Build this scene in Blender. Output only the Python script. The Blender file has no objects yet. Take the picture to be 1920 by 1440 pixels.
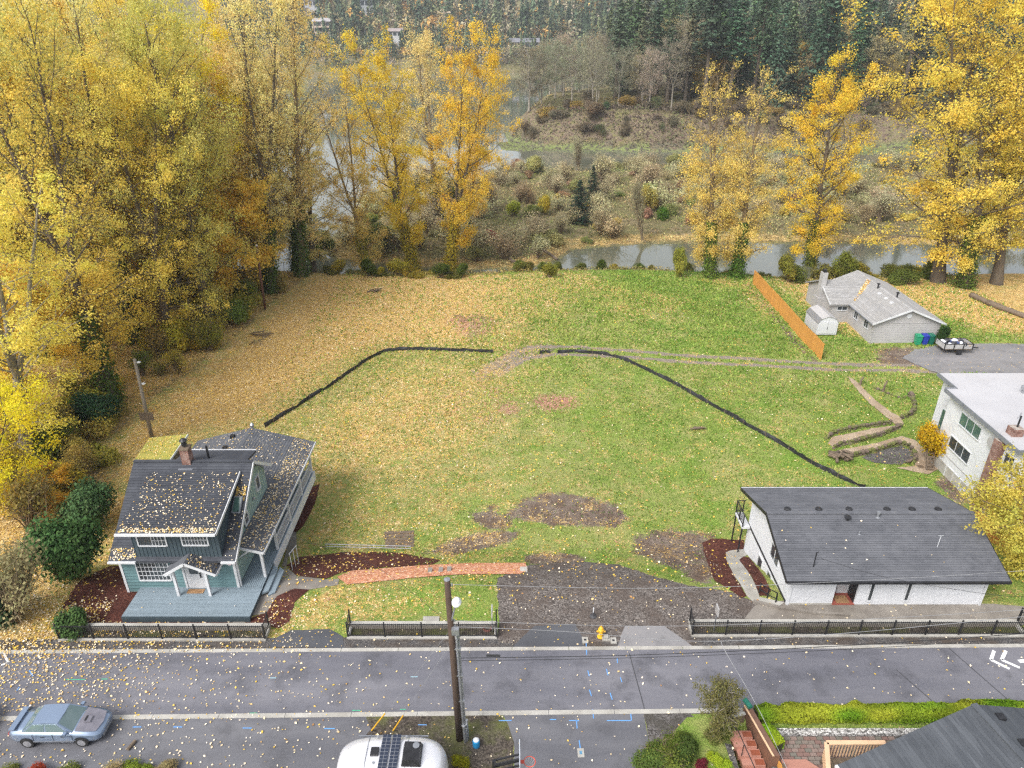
import bpy, bmesh, math, random
import numpy as np
from mathutils import Vector, Matrix, Euler

rnd = random.Random(7)
R = math.radians
scn = bpy.context.scene
COL = scn.collection

# ------------------------------------------------------------------ camera, sky, sun, exposure
CAM_H = 29.5
PITCH = R(27.0)
FPX = 1333.0          # focal length in pixels of the 1920 wide picture
cam_d = bpy.data.cameras.new('camera')
cam_d.sensor_width = 36.0
cam_d.lens = 36.0 * FPX / 1920.0
cam_d.clip_start = 0.5
cam_d.clip_end = 6000.0
cam = bpy.data.objects.new('camera', cam_d)
COL.objects.link(cam)
cam.location = (0, 0, CAM_H)
cam.rotation_euler = (R(90) - PITCH, 0, 0)
scn.camera = cam

SUN_EL, SUN_AZ = R(48), R(224)      # azimuth clockwise from +Y: soft light from behind the camera, a little left
world = bpy.data.worlds.new('World')
scn.world = world
world.use_nodes = True
wt = world.node_tree
wt.nodes.clear()
wo = wt.nodes.new('ShaderNodeOutputWorld')
wb = wt.nodes.new('ShaderNodeBackground')
ws = wt.nodes.new('ShaderNodeTexSky')
ws.sky_type = 'NISHITA'
ws.sun_disc = False
ws.sun_elevation = SUN_EL
ws.sun_rotation = SUN_AZ
ws.air_density = 1.0
ws.dust_density = 4.0
ws.ozone_density = 1.0
wh = wt.nodes.new('ShaderNodeHueSaturation')     # overcast: the cloud layer takes most of the blue out
wh.inputs['Saturation'].default_value = 0.34
wb.inputs['Strength'].default_value = 0.15
wt.links.new(ws.outputs[0], wh.inputs['Color'])
wt.links.new(wh.outputs[0], wb.inputs['Color'])
wt.links.new(wb.outputs[0], wo.inputs['Surface'])

sun_d = bpy.data.lights.new('sun', 'SUN')
sun_d.energy = 1.4
sun_d.angle = R(22)
sun_d.color = (1.0, 0.985, 0.96)
sun = bpy.data.objects.new('sun', sun_d)
COL.objects.link(sun)
sd = Vector((math.sin(SUN_AZ) * math.cos(SUN_EL), math.cos(SUN_AZ) * math.cos(SUN_EL), math.sin(SUN_EL)))
sun.rotation_euler = sd.to_track_quat('Z', 'Y').to_euler()
sun.location = (0, -20, 60)

vs = scn.view_settings
vs.view_transform = 'Standard'
vs.look = 'None'
vs.gamma = 1.0
vs.use_curve_mapping = False
vs.exposure = 0.95
scn.cycles.max_bounces = 10
scn.cycles.diffuse_bounces = 6
scn.cycles.glossy_bounces = 3
scn.cycles.transmission_bounces = 8
scn.cycles.transparent_max_bounces = 4
scn.cycles.volume_bounces = 0
scn.cycles.use_denoising = False
scn.cycles.pixel_filter_type = 'BLACKMAN_HARRIS'
scn.cycles.filter_width = 1.35
scn.cycles.sample_clamp_indirect = 4.0

# ------------------------------------------------------------------ ground height and pixel -> place
CT, ST = math.cos(PITCH), math.sin(PITCH)
WATER = -7.5
def sstep(a, b, x):
    t = np.clip((np.asarray(x, float) - a) / (b - a), 0, 1)
    return t * t * (3 - 2 * t)
def G(u, v, z=0.0):
    xc = (u - 960) / FPX; yc = (v - 720) / FPX
    dz = -ST - yc * CT
    t = (z - CAM_H) / dz
    return (xc * t, (CT - yc * ST) * t)
def at(u, v, y):
    xc = (u - 960) / FPX; yc = (v - 720) / FPX
    t = y / (CT - yc * ST)
    return Vector((xc * t, y, CAM_H + (-ST - yc * CT) * t))

# smooth value noise on numpy arrays
_ng = np.random.RandomState(3).rand(256, 256)
def vnoise(x, y):
    x = np.asarray(x, float); y = np.asarray(y, float)
    xi = np.floor(x).astype(int); yi = np.floor(y).astype(int)
    fx = x - xi; fy = y - yi
    fx = fx * fx * (3 - 2 * fx); fy = fy * fy * (3 - 2 * fy)
    a = _ng[xi % 256, yi % 256]; b = _ng[(xi + 1) % 256, yi % 256]
    c = _ng[xi % 256, (yi + 1) % 256]; d = _ng[(xi + 1) % 256, (yi + 1) % 256]
    return (a * (1 - fx) + b * fx) * (1 - fy) + (c * (1 - fx) + d * fx) * fy
def fbm(x, y, o=3):
    s = 0; a = 0.5
    for _ in range(o):
        s = s + a * vnoise(x, y); x = np.asarray(x) * 2.03 + 11.3; y = np.asarray(y) * 2.03 + 5.7; a *= 0.5
    return s

def sdist(poly, x, y):
    """signed distance to a polygon, positive inside"""
    x = np.asarray(x, float); y = np.asarray(y, float)
    best = np.full(x.shape, 1e9); inside = np.zeros(x.shape, bool)
    n = len(poly)
    for i in range(n):
        x0, y0 = poly[i]; x1, y1 = poly[(i + 1) % n]
        dx, dy = x1 - x0, y1 - y0
        L2 = dx * dx + dy * dy + 1e-9
        t = np.clip(((x - x0) * dx + (y - y0) * dy) / L2, 0, 1)
        d = np.hypot(x - (x0 + t * dx), y - (y0 + t * dy))
        best = np.minimum(best, d)
        c = ((y0 > y) != (y1 > y))
        with np.errstate(divide='ignore', invalid='ignore'):
            xi = (x1 - x0) * (y - y0) / (y1 - y0 + 1e-12) + x0
        inside ^= (c & (x < xi))
    return np.where(inside, best, -best)

def PW(pts, z):
    return [G(u, v, z) for u, v in pts]
ISLAND = PW([(1050, 486), (1075, 468), (1200, 458), (1400, 456), (1660, 458), (1960, 462), (2300, 470), (2300, 325), (1960, 318), (1500, 312), (1300, 306), (1180, 315),
             (1080, 322), (960, 312), (900, 330), (815, 338), (745, 352), (690, 362), (672, 395), (628, 440), (596, 466), (625, 486), (760, 503), (880, 507), (1000, 502)], WATER)
MUD = PW([(935, 268), (990, 256), (1100, 250), (1300, 240), (1600, 238), (2400, 240), (2400, 300), (1960, 290), (1500, 290), (1260, 283), (1120, 281), (1010, 284), (950, 282)], WATER)
PLATEAU = [(2, 268), (14, 252), (40, 246), (75, 248), (120, 250), (400, 240), (900, 260), (900, 420), (330, 420), (180, 400), (90, 385), (40, 370), (14, 330)]
SPIT = PW([(470, 425), (520, 405), (560, 398), (600, 402), (560, 430), (500, 452)], WATER)

def bluff_y(x):
    x = np.asarray(x, float)
    return 96.0 + 1.6 * np.sin(x * 0.11) + 30 * sstep(-50, -75, x) - 2.0 * sstep(28, 45, x)
def base_h(x, y):
    return -2.2 * sstep(31.0, 38.5, y)
def near_drop(x, y):
    # the property in front of the street falls away towards the camera on the right
    return -1.3 * sstep(22.7, 22.2, y) * sstep(10.05, 10.3, x)
def H(x, y):
    x = np.asarray(x, float); y = np.asarray(y, float)
    h = base_h(x, y) + near_drop(x, y)
    und = sstep(42, 52, y) * (1 - sstep(80, 95, y))
    h = h + und * ((fbm(x * 0.055 + 3, y * 0.055, 2) - 0.38) * 1.1 + (vnoise(x * 0.3, y * 0.3) - 0.5) * 0.12)
    # low mound with the garden path on the right
    h = h + 0.55 * np.exp(-(((x - 24.5) / 6) ** 2 + ((y - 55) / 4.5) ** 2))
    h = h + 0.35 * np.exp(-(((x - 15) / 9) ** 2 + ((y - 80) / 6) ** 2))
    by = bluff_y(x)
    h = h + (WATER - 1.3 + 2.2 - h * 0 - 0.0) * sstep(0, 15, y - by) - 0.0
    far = y > by + 2
    isl = sdist(ISLAND, x, y)
    hi = WATER + 0.10 + np.clip(isl, 0, 8) * 0.13 + (fbm(x * 0.08, y * 0.08, 3) - 0.35) * 1.0 * sstep(0, 6, isl)
    bl = sstep(-4.5, 0.8, isl) * (y > 100)
    h = np.where(bl > 0, h * (1 - bl) + hi * bl, h)
    md = sdist(MUD, x, y) + (fbm(x * 0.12, y * 0.12, 2) - 0.37) * 9
    bl = sstep(-5, 2, md) * (y > 150)
    h = np.where(bl > 0, h * (1 - bl) + (WATER + 0.18 + (fbm(x * .2, y * .2, 2) - .35) * .5) * bl, h)
    sp = sdist(SPIT, x, y)
    bl = sstep(-3, 2, sp) * (y > 100)
    h = np.where(bl > 0, h * (1 - bl) + (WATER + 0.7) * bl, h)
    pl = sdist(PLATEAU, x, y) + (fbm(x * 0.06, y * 0.06, 3) - 0.4) * 10
    bl = sstep(-9, 7, pl) * (y > 200)
    h = np.where(bl > 0, h * (1 - bl) + (3.2 + (fbm(x * .05, y * .05, 2) - .35) * 3) * bl, h)
    # hill on the far shore, nearer on the right
    ys = 628 - 190 * sstep(60, 330, x) + 30 * np.sin(x * 0.008)
    hill = sstep(0, 14, y - ys) * (7.5 + 2) + np.clip(y - ys - 8, 0, 900) * (0.17 + 0.05 * fbm(x * 0.006, y * 0.006, 2)) + sstep(0, 200, y - ys) * (fbm(x * 0.012, y * 0.012, 3) - .4) * 50
    hill = np.clip(hill, 0, 190)
    h = h + np.where(y > 380, hill, 0)
    return h
def h1(x, y):
    return float(H(np.array([x]), np.array([y]))[0])
def Gh(u, v, dz=0.0):
    z = 0.0
    for _ in range(14):
        x, y = G(u, v, z)
        z = 0.5 * z + 0.5 * (h1(x, y) + dz)
    return (x, y)
def GH3(u, v, dz=0.0):
    x, y = Gh(u, v, dz)
    return Vector((x, y, h1(x, y) + dz))

# ------------------------------------------------------------------ node and mesh helpers
def nmat(name):
    m = bpy.data.materials.new(name); m.use_nodes = True
    m.node_tree.nodes.clear()
    return m, m.node_tree
def nd(nt, t, ins=None, **props):
    n = nt.nodes.new(t)
    for k, v in props.items(): setattr(n, k, v)
    for k, v in (ins or {}).items():
        s = n.inputs[k]
        if hasattr(v, 'is_output'): nt.links.new(v, s)
        else: s.default_value = v
    return n
def c4(c): return (c[0], c[1], c[2], 1.0)
def srgb(r, g, b):
    f = lambda v: (v / 255 / 12.92) if v / 255 <= 0.04045 else ((v / 255 + 0.055) / 1.055) ** 2.4
    return (f(r), f(g), f(b))
def mixc(nt, fac, a, b, mode='MIX'):
    n = nd(nt, 'ShaderNodeMix', data_type='RGBA', blend_type=mode)
    for s, v in ((n.inputs[0], fac), (n.inputs[6], a), (n.inputs[7], b)):
        if hasattr(v, 'is_output'): nt.links.new(v, s)
        elif isinstance(v, (tuple, list)): s.default_value = c4(v)
        else: s.default_value = v
    return n.outputs[2]
def mth(nt, op, a, b=0.0, c=0.0):
    n = nd(nt, 'ShaderNodeMath', operation=op)
    for s, v in zip(n.inputs, (a, b, c)):
        if hasattr(v, 'is_output'): nt.links.new(v, s)
        else: s.default_value = v
    return n.outputs[0]
def mrange(nt, v, a, b, c=0.0, d=1.0, smooth=False):
    n = nd(nt, 'ShaderNodeMapRange', interpolation_type='SMOOTHSTEP' if smooth else 'LINEAR')
    for s, w in zip(n.inputs, (v, a, b, c, d)):
        if hasattr(w, 'is_output'): nt.links.new(w, s)
        else: s.default_value = w
    return n.outputs[0]
def noise(nt, vec, scale, detail=3.0, rough=0.55, dist=0.0):
    return nd(nt, 'ShaderNodeTexNoise', {'Vector': vec, 'Scale': scale, 'Detail': detail, 'Roughness': rough, 'Distortion': dist}).outputs[0]
def wpos(nt): return nd(nt, 'ShaderNodeNewGeometry').outputs['Position']
def opos(nt): return nd(nt, 'ShaderNodeTexCoord').outputs['Object']
def finish(nt, col, rough=0.8, metal=0.0, bump=None, bstr=0.3, bdist=0.02, spec=0.4, coat=0.0):
    ins = {'Base Color': col if hasattr(col, 'is_output') else c4(col), 'Roughness': rough, 'Metallic': metal, 'Specular IOR Level': spec, 'Coat Weight': coat}
    p = nd(nt, 'ShaderNodeBsdfPrincipled', ins)
    if bump is not None:
        b = nd(nt, 'ShaderNodeBump', {'Height': bump, 'Strength': bstr, 'Distance': bdist})
        nt.links.new(b.outputs[0], p.inputs['Normal'])
    o = nd(nt, 'ShaderNodeOutputMaterial')
    nt.links.new(p.outputs[0], o.inputs[0])
    return p
def mat(name, c1, c2=None, scale=3.0, rough=0.7, metal=0.0, bump=0.0, bscale=None, spec=0.4, world=False, dirt=None, coat=0.0, stretch=None, bdist=0.02, vary=0.0):
    """painted / weathered surface: two tones blended by noise, faint large stains, fine relief"""
    m, nt = nmat(name)
    v = wpos(nt) if world else opos(nt)
    if stretch:
        v = nd(nt, 'ShaderNodeMapping', {'Vector': v, 'Scale': stretch}).outputs[0]
    n = noise(nt, v, scale, 4)
    c2 = c2 or tuple(k * 0.82 for k in c1)
    col = mixc(nt, mrange(nt, n, 0.35, 0.68), c1, c2)
    if dirt:
        d = noise(nt, v, scale * 0.35, 3)
        col = mixc(nt, mrange(nt, d, 0.5, 0.75, 0, 0.7), col, dirt)
    if vary:
        oi = nd(nt, 'ShaderNodeObjectInfo')
        col = mixc(nt, mth(nt, 'MULTIPLY', oi.outputs['Random'], vary), col, tuple(k * 0.45 for k in c1))
    b = noise(nt, v, bscale or scale * 6, 3) if bump else None
    finish(nt, col, rough, metal, b, bump, bdist, spec, coat)
    return m

ORG = {}
def link(o, parent=None):
    COL.objects.link(o)
    if parent is not None: o.parent = parent
    return o
def tag(o, label=None, cat=None, group=None, kind=None):
    if label: o['label'] = label
    if cat: o['category'] = cat
    if group: o['group'] = group
    if kind: o['kind'] = kind
    return o
def thing(name, loc, label, cat, group=None):
    o = bpy.data.objects.new(name, None)
    o.empty_display_size = 0.2
    o.location = loc
    COL.objects.link(o)
    ORG[o] = Vector(loc)
    return tag(o, label, cat, group)
def npmesh(name, verts, faces, mats=(), smooth=False):
    """verts (n,3); faces (m,k) one k for all"""
    verts = np.asarray(verts, np.float32); faces = np.asarray(faces, np.int32)
    me = bpy.data.meshes.new(name)
    me.vertices.add(len(verts)); me.vertices.foreach_set('co', verts.ravel())
    k = faces.shape[1]
    me.loops.add(faces.size); me.loops.foreach_set('vertex_index', faces.ravel())
    me.polygons.add(len(faces))
    me.polygons.foreach_set('loop_start', np.arange(0, faces.size, k, dtype=np.int32))
    if smooth: me.polygons.foreach_set('use_smooth', np.ones(len(faces), bool))
    for m in mats: me.materials.append(m)
    me.update(calc_edges=True)
    return me
def vcol(me, name, rgba):
    a = me.color_attributes.new(name, 'FLOAT_COLOR', 'POINT')
    a.data.foreach_set('color', np.asarray(rgba, np.float32).ravel())

class MB:
    """collects simple solids; build() links them as one mesh object"""
    def __init__(s): s.v = []; s.f = []
    def add(s, vs, fs):
        k = len(s.v); s.v += [Vector(p) for p in vs]; s.f += [tuple(i + k for i in f) for f in fs]; return s
    def box(s, x0, x1, y0, y1, z0, z1):
        return s.add([(x0, y0, z0), (x1, y0, z0), (x1, y1, z0), (x0, y1, z0), (x0, y0, z1), (x1, y0, z1), (x1, y1, z1), (x0, y1, z1)],
                     [(3, 2, 1, 0), (4, 5, 6, 7), (0, 1, 5, 4), (1, 2, 6, 5), (2, 3, 7, 6), (3, 0, 4, 7)])
    def beam(s, a, b, w, h=None, up=(0, 0, 1)):
        a = Vector(a); b = Vector(b); h = h or w
        d = (b - a).normalized(); up = Vector(up)
        if abs(d.dot(up)) > 0.98: up = Vector((0, 1, 0))
        r = d.cross(up).normalized() * w / 2; u = r.cross(d).normalized() * h / 2
        vs = [a - r - u, a + r - u, a + r + u, a - r + u, b - r - u, b + r - u, b + r + u, b - r + u]
        return s.add(vs, [(0, 1, 2, 3), (7, 6, 5, 4), (0, 4, 5, 1), (1, 5, 6, 2), (2, 6, 7, 3), (3, 7, 4, 0)])
    def tube(s, pts, rad, n=8, cap=True):
        pts = [Vector(p) for p in pts]
        if not hasattr(rad, '__len__'): rad = [rad] * len(pts)
        k = len(s.v); m = len(pts)
        for i, p in enumerate(pts):
            d = (pts[min(i + 1, m - 1)] - pts[max(i - 1, 0)]).normalized()
            ref = Vector((0, 0, 1)) if abs(d.z) < 0.9 else Vector((1, 0, 0))
            a = d.cross(ref).normalized(); b = d.cross(a)
            for j in range(n):
                t = 2 * math.pi * j / n
                s.v.append(p + (a * math.cos(t) + b * math.sin(t)) * rad[i])
        for i in range(m - 1):
            for j in range(n):
                j2 = (j + 1) % n
                s.f.append((k + i * n + j, k + i * n + j2, k + (i + 1) * n + j2, k + (i + 1) * n + j))
        if cap:
            s.f.append(tuple(k + j for j in range(n))); s.f.append(tuple(k + (m - 1) * n + j for j in reversed(range(n))))
        return s
    def lathe(s, c, prof, n=14):
        c = Vector(c); k = len(s.v); m = len(prof)
        for r, z in prof:
            for j in range(n):
                t = 2 * math.pi * j / n
                s.v.append(c + Vector((r * math.cos(t), r * math.sin(t), z)))
        for i in range(m - 1):
            for j in range(n):
                j2 = (j + 1) % n
                s.f.append((k + i * n + j, k + i * n + j2, k + (i + 1) * n + j2, k + (i + 1) * n + j))
        s.f.append(tuple(k + j for j in reversed(range(n)))); s.f.append(tuple(k + (m - 1) * n + j for j in range(n)))
        return s
    def slab(s, pts, th):
        """polygon given by its top face, thickened straight down"""
        pts = [Vector(p) for p in pts]; n = len(pts)
        bot = [p - Vector((0, 0, th)) for p in pts]
        return s.add(pts + bot, [tuple(range(n)), tuple(range(2 * n - 1, n - 1, -1))] + [(i, i + n, (i + 1) % n + n, (i + 1) % n) for i in range(n)])
    def wall(s, a, b, z0, z1, th=0.2, side=1):
        """upright wall from a to b (xy), thickness to one side"""
        a = Vector((a[0], a[1], 0)); b = Vector((b[0], b[1], 0))
        nrm = Vector((-(b - a).y, (b - a).x, 0)).normalized() * th * side
        vs = []
        for z in (z0, z1):
            for p in (a, b, b + nrm, a + nrm): vs.append(Vector((p.x, p.y, z)))
        return s.add(vs, [(3, 2, 1, 0), (4, 5, 6, 7), (0, 1, 5, 4), (1, 2, 6, 5), (2, 3, 7, 6), (3, 0, 4, 7)])
    def build(s, name, m, parent=None, smooth=False, org=None):
        o0 = org if org is not None else (ORG.get(parent, Vector((0, 0, 0))) if parent is not None else Vector((0, 0, 0)))
        me = bpy.data.meshes.new(name)
        me.from_pydata([tuple(p - o0) for p in s.v], [], s.f)
        if m is not None: me.materials.append(m)
        if smooth: me.polygons.foreach_set('use_smooth', [True] * len(me.polygons))
        bm = bmesh.new(); bm.from_mesh(me); bmesh.ops.recalc_face_normals(bm, faces=bm.faces); bm.to_mesh(me); bm.free()
        me.update()
        o = bpy.data.objects.new(name, me)
        link(o, parent)
        ORG[o] = o0.copy()
        return o
def one(name, fn, m, parent=None, **k):
    b = MB(); fn(b); return b.build(name, m, parent, **k)
def solo(mb, name, m, label, cat, group=None, loc=None, smooth=False):
    """a thing that is one mesh, origin at its base"""
    if loc is None:
        xs = [p.x for p in mb.v]; ys = [p.y for p in mb.v]; zs = [p.z for p in mb.v]
        loc = Vector(((min(xs) + max(xs)) / 2, (min(ys) + max(ys)) / 2, min(zs)))
    o = mb.build(name, m, None, smooth, org=Vector(loc)); o.location = loc
    return tag(o, label, cat, group)
def copy_thing(src, loc=None, rotz=None, label=None):
    r = src.copy(); COL.objects.link(r); ORG[r] = ORG.get(src, Vector((0, 0, 0)))
    if loc is not None: r.location = loc
    if rotz is not None: r.rotation_euler = (0, 0, rotz)
    if label: r['label'] = label
    for ch in src.children:
        c = ch.copy(); COL.objects.link(c); c.parent = r
        for g in ch.children:
            d = g.copy(); COL.objects.link(d); d.parent = c
    return r
def lerp(a, b, t): return Vector(a) * (1 - t) + Vector(b) * t
def strips(parent, P, Q, Rr, S, n, lift, name, m, over=0.0):
    """overlapping courses (shingles, lap boards) on the sheet P-Q (low edge) S-Rr (high edge), each its own object"""
    P, Q, Rr, S = map(Vector, (P, Q, Rr, S))
    nr = (Q - P).cross(S - P).normalized()
    if nr.z < -1e-6: nr = -nr
    outs = []
    for i in range(n):
        t0, t1 = i / n, min((i + 1 + over) / n, 1.0)
        a, b, c, d = lerp(P, S, t0), lerp(Q, Rr, t0), lerp(Q, Rr, t1), lerp(P, S, t1)
        j = lift * (0.9 + 0.2 * rnd.random())
        mb = MB().add([a + nr * j, b + nr * j, c + nr * 0.004, d + nr * 0.004, a, b], [(0, 1, 2, 3), (4, 5, 1, 0), (0, 3, 4), (1, 5, 2)])
        outs.append(mb.build(name, m, parent))
    return outs
# ------------------------------------------------------------------ materials of the setting
def ground_material():
    m, nt = nmat('ground_cover')
    P = wpos(nt)
    A = nd(nt, 'ShaderNodeAttribute', attribute_name='ga')
    B = nd(nt, 'ShaderNodeAttribute', attribute_name='gb')
    sa = nd(nt, 'ShaderNodeSeparateColor', {0: A.outputs['Color']}); sb = nd(nt, 'ShaderNodeSeparateColor', {0: B.outputs['Color']})
    leaf, dirt, red = sa.outputs[0], sa.outputs[1], sa.outputs[2]
    wild, moss, track = sb.outputs[0], sb.outputs[1], sb.outputs[2]
    n_big = noise(nt, P, 0.16, 3); n_mid = noise(nt, P, 0.9, 4, 0.6); n_fine = noise(nt, P, 9.0, 4, 0.7); n_blade = noise(nt, P, 32.0, 2, 0.6)
    g = mixc(nt, mrange(nt, n_mid, 0.36, 0.64), (0.12, 0.215, 0.028), (0.25, 0.325, 0.06))
    g = mixc(nt, mrange(nt, n_big, 0.4, 0.62), g, (0.16, 0.305, 0.03))
    g = mixc(nt, mrange(nt, n_fine, 0.46, 0.68), g, (0.075, 0.115, 0.022))
    g = mixc(nt, mrange(nt, n_fine, 0.50, 0.30, 0, 0.8), g, (0.37, 0.36, 0.13))
    dry = mth(nt, 'ADD', mth(nt, 'MULTIPLY', noise(nt, P, 0.35, 5, 0.7), 0.6), mth(nt, 'MULTIPLY', noise(nt, P, 0.07, 3), 0.4))
    g = mixc(nt, mrange(nt, dry, 0.46, 0.60, 0, 0.75), g, (0.36, 0.34, 0.13))
    dryz = mth(nt, 'MULTIPLY', A.outputs['Alpha'], mrange(nt, mth(nt, 'ADD', mth(nt, 'MULTIPLY', n_mid, .6), mth(nt, 'MULTIPLY', noise(nt, P, 0.22, 4, .65), .4)), 0.36, 0.6))
    g = mixc(nt, mth(nt, 'MULTIPLY', dryz, .8), g, mixc(nt, mrange(nt, n_fine, .4, .62), (0.30, 0.27, 0.10), (0.44, 0.38, 0.18)))
    # brushy floor away from the lawn
    w = mixc(nt, mrange(nt, n_mid, 0.38, 0.62), (0.13, 0.115, 0.05), (0.25, 0.195, 0.115))
    w = mixc(nt, mrange(nt, n_big, 0.42, 0.6), w, (0.19, 0.175, 0.075))
    w = mixc(nt, mrange(nt, n_fine, 0.5, 0.7), w, (0.05, 0.05, 0.022))
    col = mixc(nt, mrange(nt, mth(nt, 'ADD', wild, mth(nt, 'MULTIPLY', mth(nt, 'SUBTRACT', n_mid, 0.5), 0.9)), 0.4, 0.6), g, w)
    # moss and mud by the water
    mud = mixc(nt, mrange(nt, n_mid, 0.4, 0.6), (0.085, 0.075, 0.058), (0.15, 0.13, 0.10))
    mo = mixc(nt, mrange(nt, mth(nt, 'ADD', n_mid, mth(nt, 'MULTIPLY', n_fine, 0.4)), 0.62, 0.74), mud, (0.185, 0.215, 0.075))
    col = mixc(nt, mrange(nt, moss, 0.3, 0.7), col, mo)
    # bare earth
    e = mixc(nt, mrange(nt, n_fine, 0.38, 0.62), (0.125, 0.095, 0.075), (0.27, 0.215, 0.175))
    e = mixc(nt, mrange(nt, n_mid, 0.42, 0.6), e, (0.14, 0.10, 0.075))
    ed = mth(nt, 'ADD', dirt, mth(nt, 'MULTIPLY', mth(nt, 'SUBTRACT', mth(nt, 'ADD', n_mid, mth(nt, 'MULTIPLY', n_fine, 0.9)), 0.95), 1.9))
    col = mixc(nt, mrange(nt, ed, 0.38, 0.62), col, e)
    # wheel tracks: packed grey silt
    tc = mixc(nt, mrange(nt, n_fine, 0.4, 0.62), (0.30, 0.255, 0.215), (0.19, 0.155, 0.13))
    td = mth(nt, 'ADD', track, mth(nt, 'MULTIPLY', mth(nt, 'SUBTRACT', mth(nt, 'ADD', n_mid, n_fine), 1.0), 0.8))
    col = mixc(nt, mrange(nt, td, 0.42, 0.6), col, tc)
    # fallen leaves: cells of leaf colour
    wob = nd(nt, 'ShaderNodeVectorMath', {0: P, 1: nd(nt, 'ShaderNodeTexNoise', {'Vector': P, 'Scale': 6.0}).outputs['Color']}, operation='ADD').outputs[0]
    vor = nd(nt, 'ShaderNodeTexVoronoi', {'Vector': wob, 'Scale': 7.5, 'Randomness': 1.0}, feature='F1')
    vs_ = nd(nt, 'ShaderNodeSeparateColor', {0: vor.outputs['Color']})
    lc = nd(nt, 'ShaderNodeValToRGB', {0: vs_.outputs[0]})
    cr = lc.color_ramp
    cr.elements[0].position = 0.0; cr.elements[0].color = (0.24, 0.135, 0.05, 1)
    cr.elements[1].position = 1.0; cr.elements[1].color = (0.80, 0.64, 0.38, 1)
    for p, c in ((0.25, (0.40, 0.25, 0.085)), (0.5, (0.56, 0.37, 0.11)), (0.78, (0.66, 0.46, 0.17))):
        el = cr.elements.new(p); el.color = c4(c)
    lr = nd(nt, 'ShaderNodeValToRGB', {0: vs_.outputs[0]})
    cr = lr.color_ramp
    cr.elements[0].color = (0.26, 0.10, 0.065, 1); cr.elements[1].color = (0.60, 0.36, 0.26, 1)
    lmask = mth(nt, 'ADD', mth(nt, 'MULTIPLY', vs_.outputs[1], 0.75), mth(nt, 'MULTIPLY', n_fine, 0.25))
    lmask = mth(nt, 'ADD', lmask, mth(nt, 'MULTIPLY', mth(nt, 'SUBTRACT', noise(nt, P, 0.5, 5, 0.7), 0.5), -1.5))
    fl = mrange(nt, mth(nt, 'SUBTRACT', leaf, lmask), -0.02, 0.05)
    col = mixc(nt, fl, col, lc.outputs[0])
    fr = mrange(nt, mth(nt, 'SUBTRACT', red, lmask), -0.02, 0.05)
    col = mixc(nt, fr, col, lr.outputs[0])
    # steep banks are bare, with roots and brown brush
    nz = nd(nt, 'ShaderNodeSeparateXYZ', {0: nd(nt, 'ShaderNodeNewGeometry').outputs['Normal']}).outputs[2]
    hb = mth(nt, 'ADD', mth(nt, 'ADD', n_fine, mth(nt, 'MULTIPLY', n_blade, 0.6)), mth(nt, 'MULTIPLY', vor.outputs['Distance'], 0.7))
    finish(nt, col, 0.95, 0, hb, 0.65, 0.12, 0.15)
    return m
def rough_cover(name, cols, scale, bstr, rough=0.9, bdist=0.03, stain=None, spec=0.2):
    """chips, bark, gravel: a colour per cell plus relief"""
    m, nt = nmat(name); P = wpos(nt)
    vor = nd(nt, 'ShaderNodeTexVoronoi', {'Vector': P, 'Scale': scale, 'Randomness': 1.0}, feature='F1')
    s = nd(nt, 'ShaderNodeSeparateColor', {0: vor.outputs['Color']})
    r = nd(nt, 'ShaderNodeValToRGB', {0: s.outputs[0]}); cr = r.color_ramp
    cr.elements[0].color = c4(cols[0]); cr.elements[1].color = c4(cols[-1])
    for i, c in enumerate(cols[1:-1]): cr.elements.new((i + 1) / (len(cols) - 1)).color = c4(c)
    col = r.outputs[0]
    if stain:
        col = mixc(nt, mrange(nt, noise(nt, P, 0.55, 4, 0.65), 0.45, 0.62, 0, 0.75), col, stain)
    b = mth(nt, 'ADD', vor.outputs['Distance'], mth(nt, 'MULTIPLY', s.outputs[1], 0.8))
    finish(nt, col, rough, 0, b, bstr, bdist, spec)
    return m
def asphalt_mat(name, c, c2, wet=0.45, streak=0.3, spec=0.5):
    m, nt = nmat(name); P = wpos(nt)
    st = nd(nt, 'ShaderNodeMapping', {'Vector': P, 'Scale': (0.09, 0.55, 1.0)}).outputs[0]
    n1 = noise(nt, st, 1.0, 4, 0.6); n2 = noise(nt, P, 0.5, 5, 0.65); n3 = noise(nt, P, 45.0, 2)
    col = mixc(nt, mrange(nt, n1, 0.36, 0.66), c, c2)
    col = mixc(nt, mrange(nt, n2, 0.50, 0.66, 0, streak), col, tuple(k * 0.45 for k in c))
    col = mixc(nt, mrange(nt, n3, 0.35, 0.7, 0, 0.4), col, tuple(k * 1.5 for k in c2))
    w = mrange(nt, mth(nt, 'ADD', n1, n2), 0.85, 1.2, wet, wet + 0.3)
    finish(nt, col, w, 0, n3, 0.25, 0.008, spec)
    return m
M_GROUND = ground_material()
M_STREET = asphalt_mat('street_asphalt', (0.088, 0.088, 0.104), (0.150, 0.147, 0.163), 0.40, 0.75)
M_PARK = asphalt_mat('parking_asphalt', (0.080, 0.080, 0.090), (0.125, 0.124, 0.134), 0.45, 0.6)
M_NEWASPH = asphalt_mat('new_asphalt', (0.045, 0.047, 0.054), (0.075, 0.077, 0.085), 0.5, 0.3)
M_DRIVE = asphalt_mat('old_asphalt', (0.15, 0.15, 0.155), (0.21, 0.20, 0.20), 0.5, 0.7)
M_CONC = mat('concrete', (0.40, 0.385, 0.35), (0.31, 0.295, 0.265), 1.5, 0.85, bump=0.2, bscale=30, world=True, dirt=(0.20, 0.185, 0.155))
M_CONC_D = mat('wet_and_shaded_concrete', (0.25, 0.225, 0.195), (0.18, 0.16, 0.14), 1.2, 0.7, bump=0.2, bscale=30, world=True, dirt=(0.13, 0.11, 0.09))
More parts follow.
